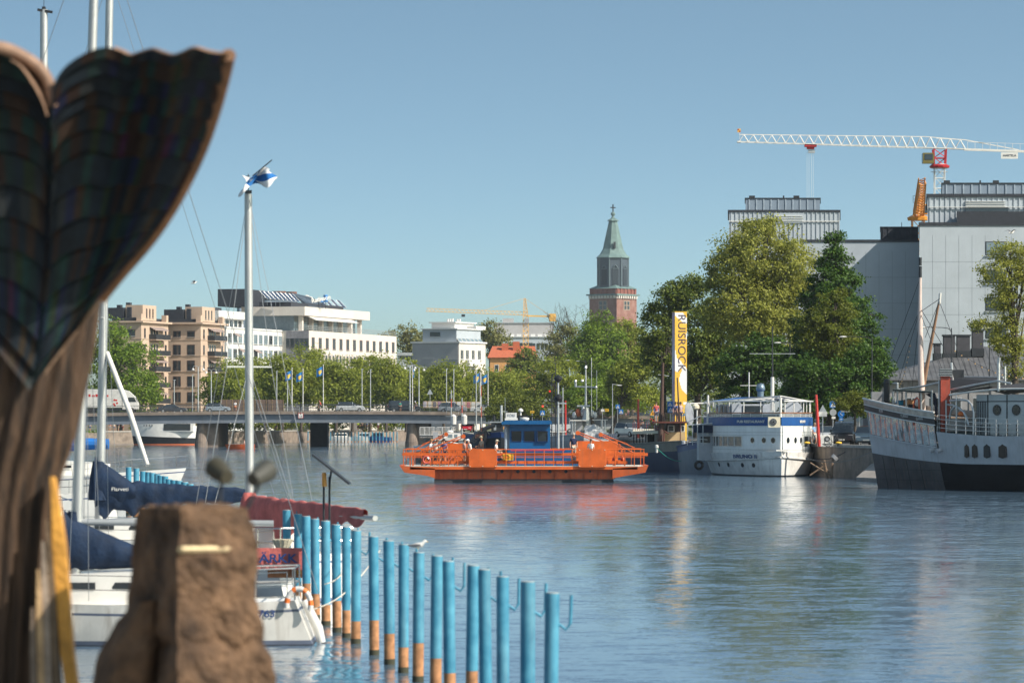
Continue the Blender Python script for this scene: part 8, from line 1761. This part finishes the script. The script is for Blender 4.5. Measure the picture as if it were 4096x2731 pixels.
person('person in a dark shirt cycling in front of the red delivery van', (PX(2573, 560), 560, Q + .5), -1.2, 'cycle', (.03, .04, .07), (.2, .2, .2)); bicycle('bicycle under the rider in dark clothes by the red delivery van', (PX(2573, 560), 560, Q + .42), .3)
for i, (px, sh) in enumerate(((2625, (.5, .1, .1)), (2702, (.12, .12, .2)), (2722, (.4, .3, .3)), (2712, (.1, .15, .35)))): person(('person in red standing behind the banner railing', 'person in dark blue on the bridge deck of the old boat', 'person in pale brown on the bridge deck of the old boat', 'person in blue between two others on the old boat')[i], (PX(px, 319.5), 319.5, PZ(1690, 319) - .05), .4 * i, 'stand', sh, (.1, .1, .15))
pr = thing('fender_pile', 'weathered timber piles and truss against the quay wall right of the pub ship', 'pile', (PX(3300, 285), 285, 0))
for a, b_, c_, d_ in ((3330, 1740 + 90, 3325, 1925), (3285, 1850, 3318, 1890), (3240, 1850, 3330, 1905), (3240, 1900, 3300, 1860), (3296, 1840, 3310, 1915)):
    m = M(); m.tube([P(a, b_, 285.5), P(c_, d_, 285.5)], .10 if a in (3330, 3296) else .06, 6); m.build('timber', OLDWOOD, pr, world=True)
m = M(); m.tube([P(3345, 1825, 285.6), P(3335, 1835, 285.6)], .3, 10); m.build('head', mat('grey_pile_cap', (.3, .3, .3), .7), pr, world=True)
sl_ = thing('slipway', 'sloping concrete wedge at the foot of the quay by the right ship', 'slipway', (PX(3480, 268), 268, 0)); m = M(); m.add([P(3425, 1908, 272), P(3520, 1912, 266), P(3520, 1840, 280), P(3490, 1850, 281), (PX(3425, 272), 272, -.4), (PX(3520, 266), 266, -.4), (PX(3520, 280), 280, -.4), (PX(3490, 281), 281, -.4)], [(0, 1, 2, 3), (0, 4, 5, 1), (0, 3, 7, 4), (1, 5, 6, 2)]); m.build('slab', CONC, sl_, world=True)
for i, (a, b_) in enumerate((((3235, 1830, 290), (3420, 1780, 287)), ((3238, 1836, 290), (3500, 1800, 262)))):
    A, B_ = P(*a), P(*b_); m = M(); m.tube([A.lerp(B_, t) - Vector((0, 0, .5 * math.sin(math.pi * t))) for t in np.linspace(0, 1, 10)], .03, 4); setp(m.build('mooring_rope', DARK), ('dark mooring rope from the pub ship bow up to the quay', 'dark mooring rope stretched from the pub ship towards the right ship')[i], 'rope')
# ------------------------------------------------------------- foreground: carved tail, pillar, floodlights
DT = 25.0
tl = thing('whale_tail_sculpture', 'huge dark tail sculpture clad in coloured tiles with a weathered brown stem, at the left', 'sculpture', (PX(60, DT), DT, 2.0))
TM = [mat('tile_%d' % i, tuple(v * .30 + .08 * sum(c) / 3 for v in c), .6, var=.35, scale=14, spec=.2) for i, c in enumerate([(.012, .03, .05), (.008, .02, .035), (.01, .07, .06), (.012, .045, .045), (.07, .035, .018), (.05, .022, .015), (.09, .055, .02), (.012, .02, .09), (.09, .012, .07), (.04, .05, .055), (.03, .06, .02)])]
WEIGHT = [20, 22, 8, 14, 12, 12, 4, 7, 1, 6, 5]
def spline(pts, t):
    t = float(t)
    n_ = len(pts) - 1; x = t * n_; i = min(n_ - 1, int(x)); f = x - i; p = [Vector((*pts[max(0, min(n_, i + k))], 0)) for k in (-1, 0, 1, 2)]
    r_ = .5 * ((2 * p[1]) + (-p[0] + p[2]) * f + (2 * p[0] - 5 * p[1] + 4 * p[2] - p[3]) * f * f + (-p[0] + 3 * p[1] - 3 * p[2] + p[3]) * f ** 3); return r_
OUT_ = [(395, 1195), (480, 1090), (600, 950), (700, 800), (790, 620), (845, 470), (885, 330), (912, 215)]
INN = [(120, 1560), (150, 1430), (175, 1200), (190, 1000), (195, 800), (200, 650), (203, 560), (204, 490), (205, 425)]
TOP = [(205, 425), (214, 335), (262, 262), (350, 206), (420, 188), (470, 200), (518, 221), (560, 210), (606, 198), (650, 212), (690, 222), (730, 210), (775, 192), (820, 204), (865, 213), (912, 215)]
BOT = [(120, 1560), (220, 1430), (320, 1300), (395, 1195)]
def coons(u, v):
    u, v = float(u), float(v)
    c = spline(BOT, u) * (1 - v) + spline(TOP, u) * v + spline(INN, v) * (1 - u) + spline(OUT_, v) * u
    c -= (1 - u) * (1 - v) * Vector((*BOT[0], 0)) + u * (1 - v) * Vector((*BOT[-1], 0)) + (1 - u) * v * Vector((*TOP[0], 0)) + u * v * Vector((*TOP[-1], 0)); return c
def fl3(u, v, mirror=False, back=0.0):
    c = coons(u, v); px, py = c.x, c.y
    if mirror: a_ = spline(INN, v).x; px = a_ - (px - a_) * 1.05
    k = v ** 1.3
    dep = -.32 * (1 - v) - .9 * k * u - .75 * k - .12 * math.sin(u * 9 + 1) * v + .12 * math.sin(math.pi * u) * v
    if mirror: dep = -.32 * (1 - v) - .75 * k - .3 * u * v
    D_ = DT + dep; q = P(px, py, D_); return Vector((q.x, D_ + back, q.z))
rr = random.Random(11)
for mirror in (False, True):
    NU, NV, per = 44, 90, 6
    cols_ = {}
    def mf(i, j):
        row_ = j // 7; key = (row_, (i + (row_ % 2)) // 2)
        if key not in cols_: cols_[key] = rr.choices(range(len(TM)), WEIGHT)[0]
        return cols_[key]
    m = M(); m.grid(lambda u, v: fl3(u, v, mirror) + Vector((0, .035 * ((v * NV / 7) % 1), 0)), NU, NV, mif=mf); m.build('tiled_fluke', TM, tl, world=True)
    m = M(); m.grid(lambda u, v: fl3(u, v, mirror, .16), 24, 30); m.build('fluke_back', mat('weathered_planks', (.22, .145, .095), .8, var=.3, scale=6, bump=.3), tl, world=True, smooth=60)
    m = M(); pts = [fl3(1, t, mirror, .08) for t in np.linspace(0, 1, 40)]; m.tube(pts, [.045 - .0 * t for t in range(40)], 6); m.build('edge_strip', mat('brown_edge_wood', (.16, .08, .04), .75, var=.3, scale=8, bump=.3), tl, world=True, smooth=60)
    m = M(); pts = [fl3(t, 1, mirror, .0 if mirror else .11) for t in np.linspace(0 if mirror else .3, 1, 80)]; m.tube(pts, .04 if mirror else .022, 8); m.build('top_strip', mat('pale_edge_wood', (.27, .165, .11), .6, var=.3, scale=8), tl, world=True, smooth=60)
m = M(); rim = [(62, 222), (110, 240), (150, 275), (185, 325), (203, 370), (208, 420)]
m.grid(lambda u, v: (lambda c: P(c.x - (1 - v) * (20 + 22 * math.sin(math.pi * u)) , c.y + (1 - v) * (18 + 30 * u), DT - .9 + .5 * v))(spline(rim, u)), 24, 6); m.build('rolled_lip', mat('pale_edge_wood', (.42, .27, .19)), tl, world=True, smooth=60)
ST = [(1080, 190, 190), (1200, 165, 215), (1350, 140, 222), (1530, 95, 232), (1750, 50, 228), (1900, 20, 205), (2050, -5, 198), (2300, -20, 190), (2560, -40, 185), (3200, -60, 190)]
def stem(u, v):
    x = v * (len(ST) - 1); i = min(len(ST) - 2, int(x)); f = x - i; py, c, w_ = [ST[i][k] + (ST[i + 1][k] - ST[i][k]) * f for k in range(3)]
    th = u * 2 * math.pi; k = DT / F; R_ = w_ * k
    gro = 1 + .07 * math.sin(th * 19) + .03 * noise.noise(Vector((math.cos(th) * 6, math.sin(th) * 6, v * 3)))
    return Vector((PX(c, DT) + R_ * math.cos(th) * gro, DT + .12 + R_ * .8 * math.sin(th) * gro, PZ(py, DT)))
m = M(); m.grid(stem, 130, 40); m.build('stem', mat('weathered_stem_shade_streaks', (.008, .006, .005), .8, scale=2.4, c2=(.105, .060, .034), bump=.4, bscale=12, stretch=(5, 5, .5)), tl, world=True, smooth=60)  # near-black streaks put the shading of the stem into its wood colour
# curved slats at the foot
for i, (x0, y0, x1, w_, c_, dz) in enumerate(((222, 1905, 322, 50, (.62, .30, .05), 0), (205, 2075, 262, 28, (.16, .11, .065), .02), (190, 2160, 222, 30, (.34, .27, .21), .04), (172, 2270, 195, 26, (.5, .33, .17), .06), (150, 2420, 165, 24, (.2, .15, .11), .08))):
    m = M()
    def fn(u, v, a=i):
        t = u; xx = x0 + (x1 - x0) * t ** .8; py = y0 + (3250 - y0) * t; ww = w_ * (.25 + .75 * min(1, t * 5)); c = v * 4; k = int(c) % 4
        ox = (-.5, .5, .5, -.5)[k] * ww; oy = (0, 0, .14, .14)[k]; q = P(xx + ox + (120 * t if i == 0 else 60 * t) * (t > .5) * (t - .5), py, DT); return Vector((q.x, DT - .22 - dz + oy, q.z))
    m.grid(fn, 24, 4); m.build('slat', mat('slat_wood_%d' % i, c_, .6, var=.3, scale=6, bump=.3), tl, world=True)
DPp = 23.5
pl = thing('stone_pillar', 'rough brown stone pillar with a thin metal bar, blurred in the foreground', 'pillar', (PX(770, DPp), DPp, 2.0))
k = DPp / F
LFT = [(2035, 552), (2100, 545), (2250, 530), (2400, 515), (2550, 505), (2731, 495), (3200, 470)]
RGT = [(2035, 990), (2100, 1012), (2250, 1022), (2400, 1035), (2480, 1052), (2600, 1072), (2731, 1098), (3200, 1150)]
def ip(T, y):
    for (a, b_), (c, d) in zip(T[:-1], T[1:]):
        if y <= c: return b_ + (d - b_) * max(0, (y - a)) / (c - a)
    return T[-1][1]
def pil(u, v):
    py = 2030 + 1150 * v; l, r_ = ip(LFT, py), ip(RGT, py); e = 716 if py < 2560 else 716 - (py - 2560) * .05
    e = l + (r_ - l) * .37
    f_ = [(e, 0.0), (r_, .30), (r_ - (e - l), 1.2), (l, .95)]
    s_ = u * 4; i = int(s_) % 4; t = s_ - int(s_); a, b_ = f_[i], f_[(i + 1) % 4]; x = a[0] + (b_[0] - a[0]) * t; y_ = a[1] + (b_[1] - a[1]) * t
    q = P(x, py, DPp + y_); n_ = noise.noise(Vector((q.x * 3.2, y_ * 3.2, q.z * 3.2))) * .05 + noise.noise(Vector((q.x * 11, y_ * 11, q.z * 11))) * .018
    n_ -= .03 * max(0, 1 - abs(py - 2575 - 60 * noise.noise(Vector((x * .012, 0, 0)))) / 30); n_ += .012 * noise.noise(Vector((q.x * 28, y_ * 28, q.z * 28)))
    cx_ = PX((l + r_) / 2, DPp); d = Vector((q.x - cx_, y_ - .45, 0)).normalized() * n_
    return Vector((q.x, DPp + y_, q.z)) + d
m = M(); m.grid(pil, 96, 70)
def ptop(u, v):
    a = pil(u, 0); c = Vector((PX(800, DPp), DPp + .45, PZ(2036, DPp))); q = a.lerp(c, v); q.z += .025 * (1 + noise.noise(Vector((q.x * 7, q.y * 7, 2)))) * math.sin(v * math.pi / 2) + .03 * noise.noise(Vector((q.x * 14, q.y * 14, 5))) * (v > 0.05); return q
m.grid(ptop, 96, 14); m.build('block', ROCK, pl, world=True)
m = M(); a = P(722, 2197, DPp - .02); b_ = P(962, 2194, DPp + .26); m.tube([a, b_], .022, 8); m.tube([a, a + Vector((0, .12, 0))], .02, 6); m.tube([b_, b_ + Vector((0, .12, 0))], .02, 6); m.build('metal_bar', mat('brass_bar', (.50, .40, .24), .4, .6), pl, world=True)
bt_ = thing('rock', 'sloping brown rock at the left foot of the stone pillar', 'rock', (PX(430, 24.2), 24.2, 2.0)); m = M()
def rk(u, v):
    th = u * 2 * math.pi; py = 2395 + 800 * v; xl = 535 - 330 * v ** .8 * 1.0; c = (xl + 640) / 2; y_ = 24.2 + .38 * math.sin(th); x = c + (640 - xl) / 2 * math.copysign(abs(math.cos(th)) ** .4, math.cos(th))
    q = P(x, py, y_); return q + Vector((noise.noise(q * 4), noise.noise(q * 5), noise.noise(q * 6))) * .05
m.grid(rk, 40, 24); m.build('block', ROCK, bt_, world=True, smooth=60)
for i, (px, py, tx, gm) in enumerate(((885, 1888, -.5, mat('olive_housing', (.05, .045, .03), .6)), (1042, 1898, .5, mat('grey_green_housing', (.05, .05, .042), .6)))):
    c = P(px, py, 23.9); o = thing('floodlight', ('left blurred floodlight above the stone pillar', 'right blurred floodlight above the stone pillar')[i], 'floodlight', tuple(c), 0, 'floodlights on the pillar')
    m = M(); d = Vector((tx, .8, .35)).normalized(); m.tube([Vector((0, 0, 0)) - d * .09, Vector((0, 0, 0)) + d * .02, d * .09], [.045, .068, .07], 14, 0); m.disc(d * .092, .062, d, .012, 14, 1); m.build('housing', [gm, LGREY], o, smooth=50)
    m = M(); q = P(880 if i == 0 else 985, 1990, 23.9) - c; m.tube([(0, 0, -.05), (q.x * .4, 0, -.11), (q.x, 0, q.z - .08)], .012, 6); m.build('bracket', DARK, o)
# ------------------------------------------------------------- haze
m = M(); m.bx(-3300, 3300, -400, 4300, -3.2, 118)
hm = bpy.data.materials.new('haze_air'); hm.use_nodes = True; n = hm.node_tree; n.nodes.clear()
o_ = n.nodes.new('ShaderNodeOutputMaterial'); v_ = n.nodes.new('ShaderNodeVolumePrincipled'); v_.inputs['Density'].default_value = .00006; v_.inputs['Color'].default_value = (.80, .90, 1, 1); v_.inputs['Anisotropy'].default_value = .2
n.links.new(v_.outputs[0], o_.inputs['Volume'])
setp(m.build('haze', hm), kind='stuff')
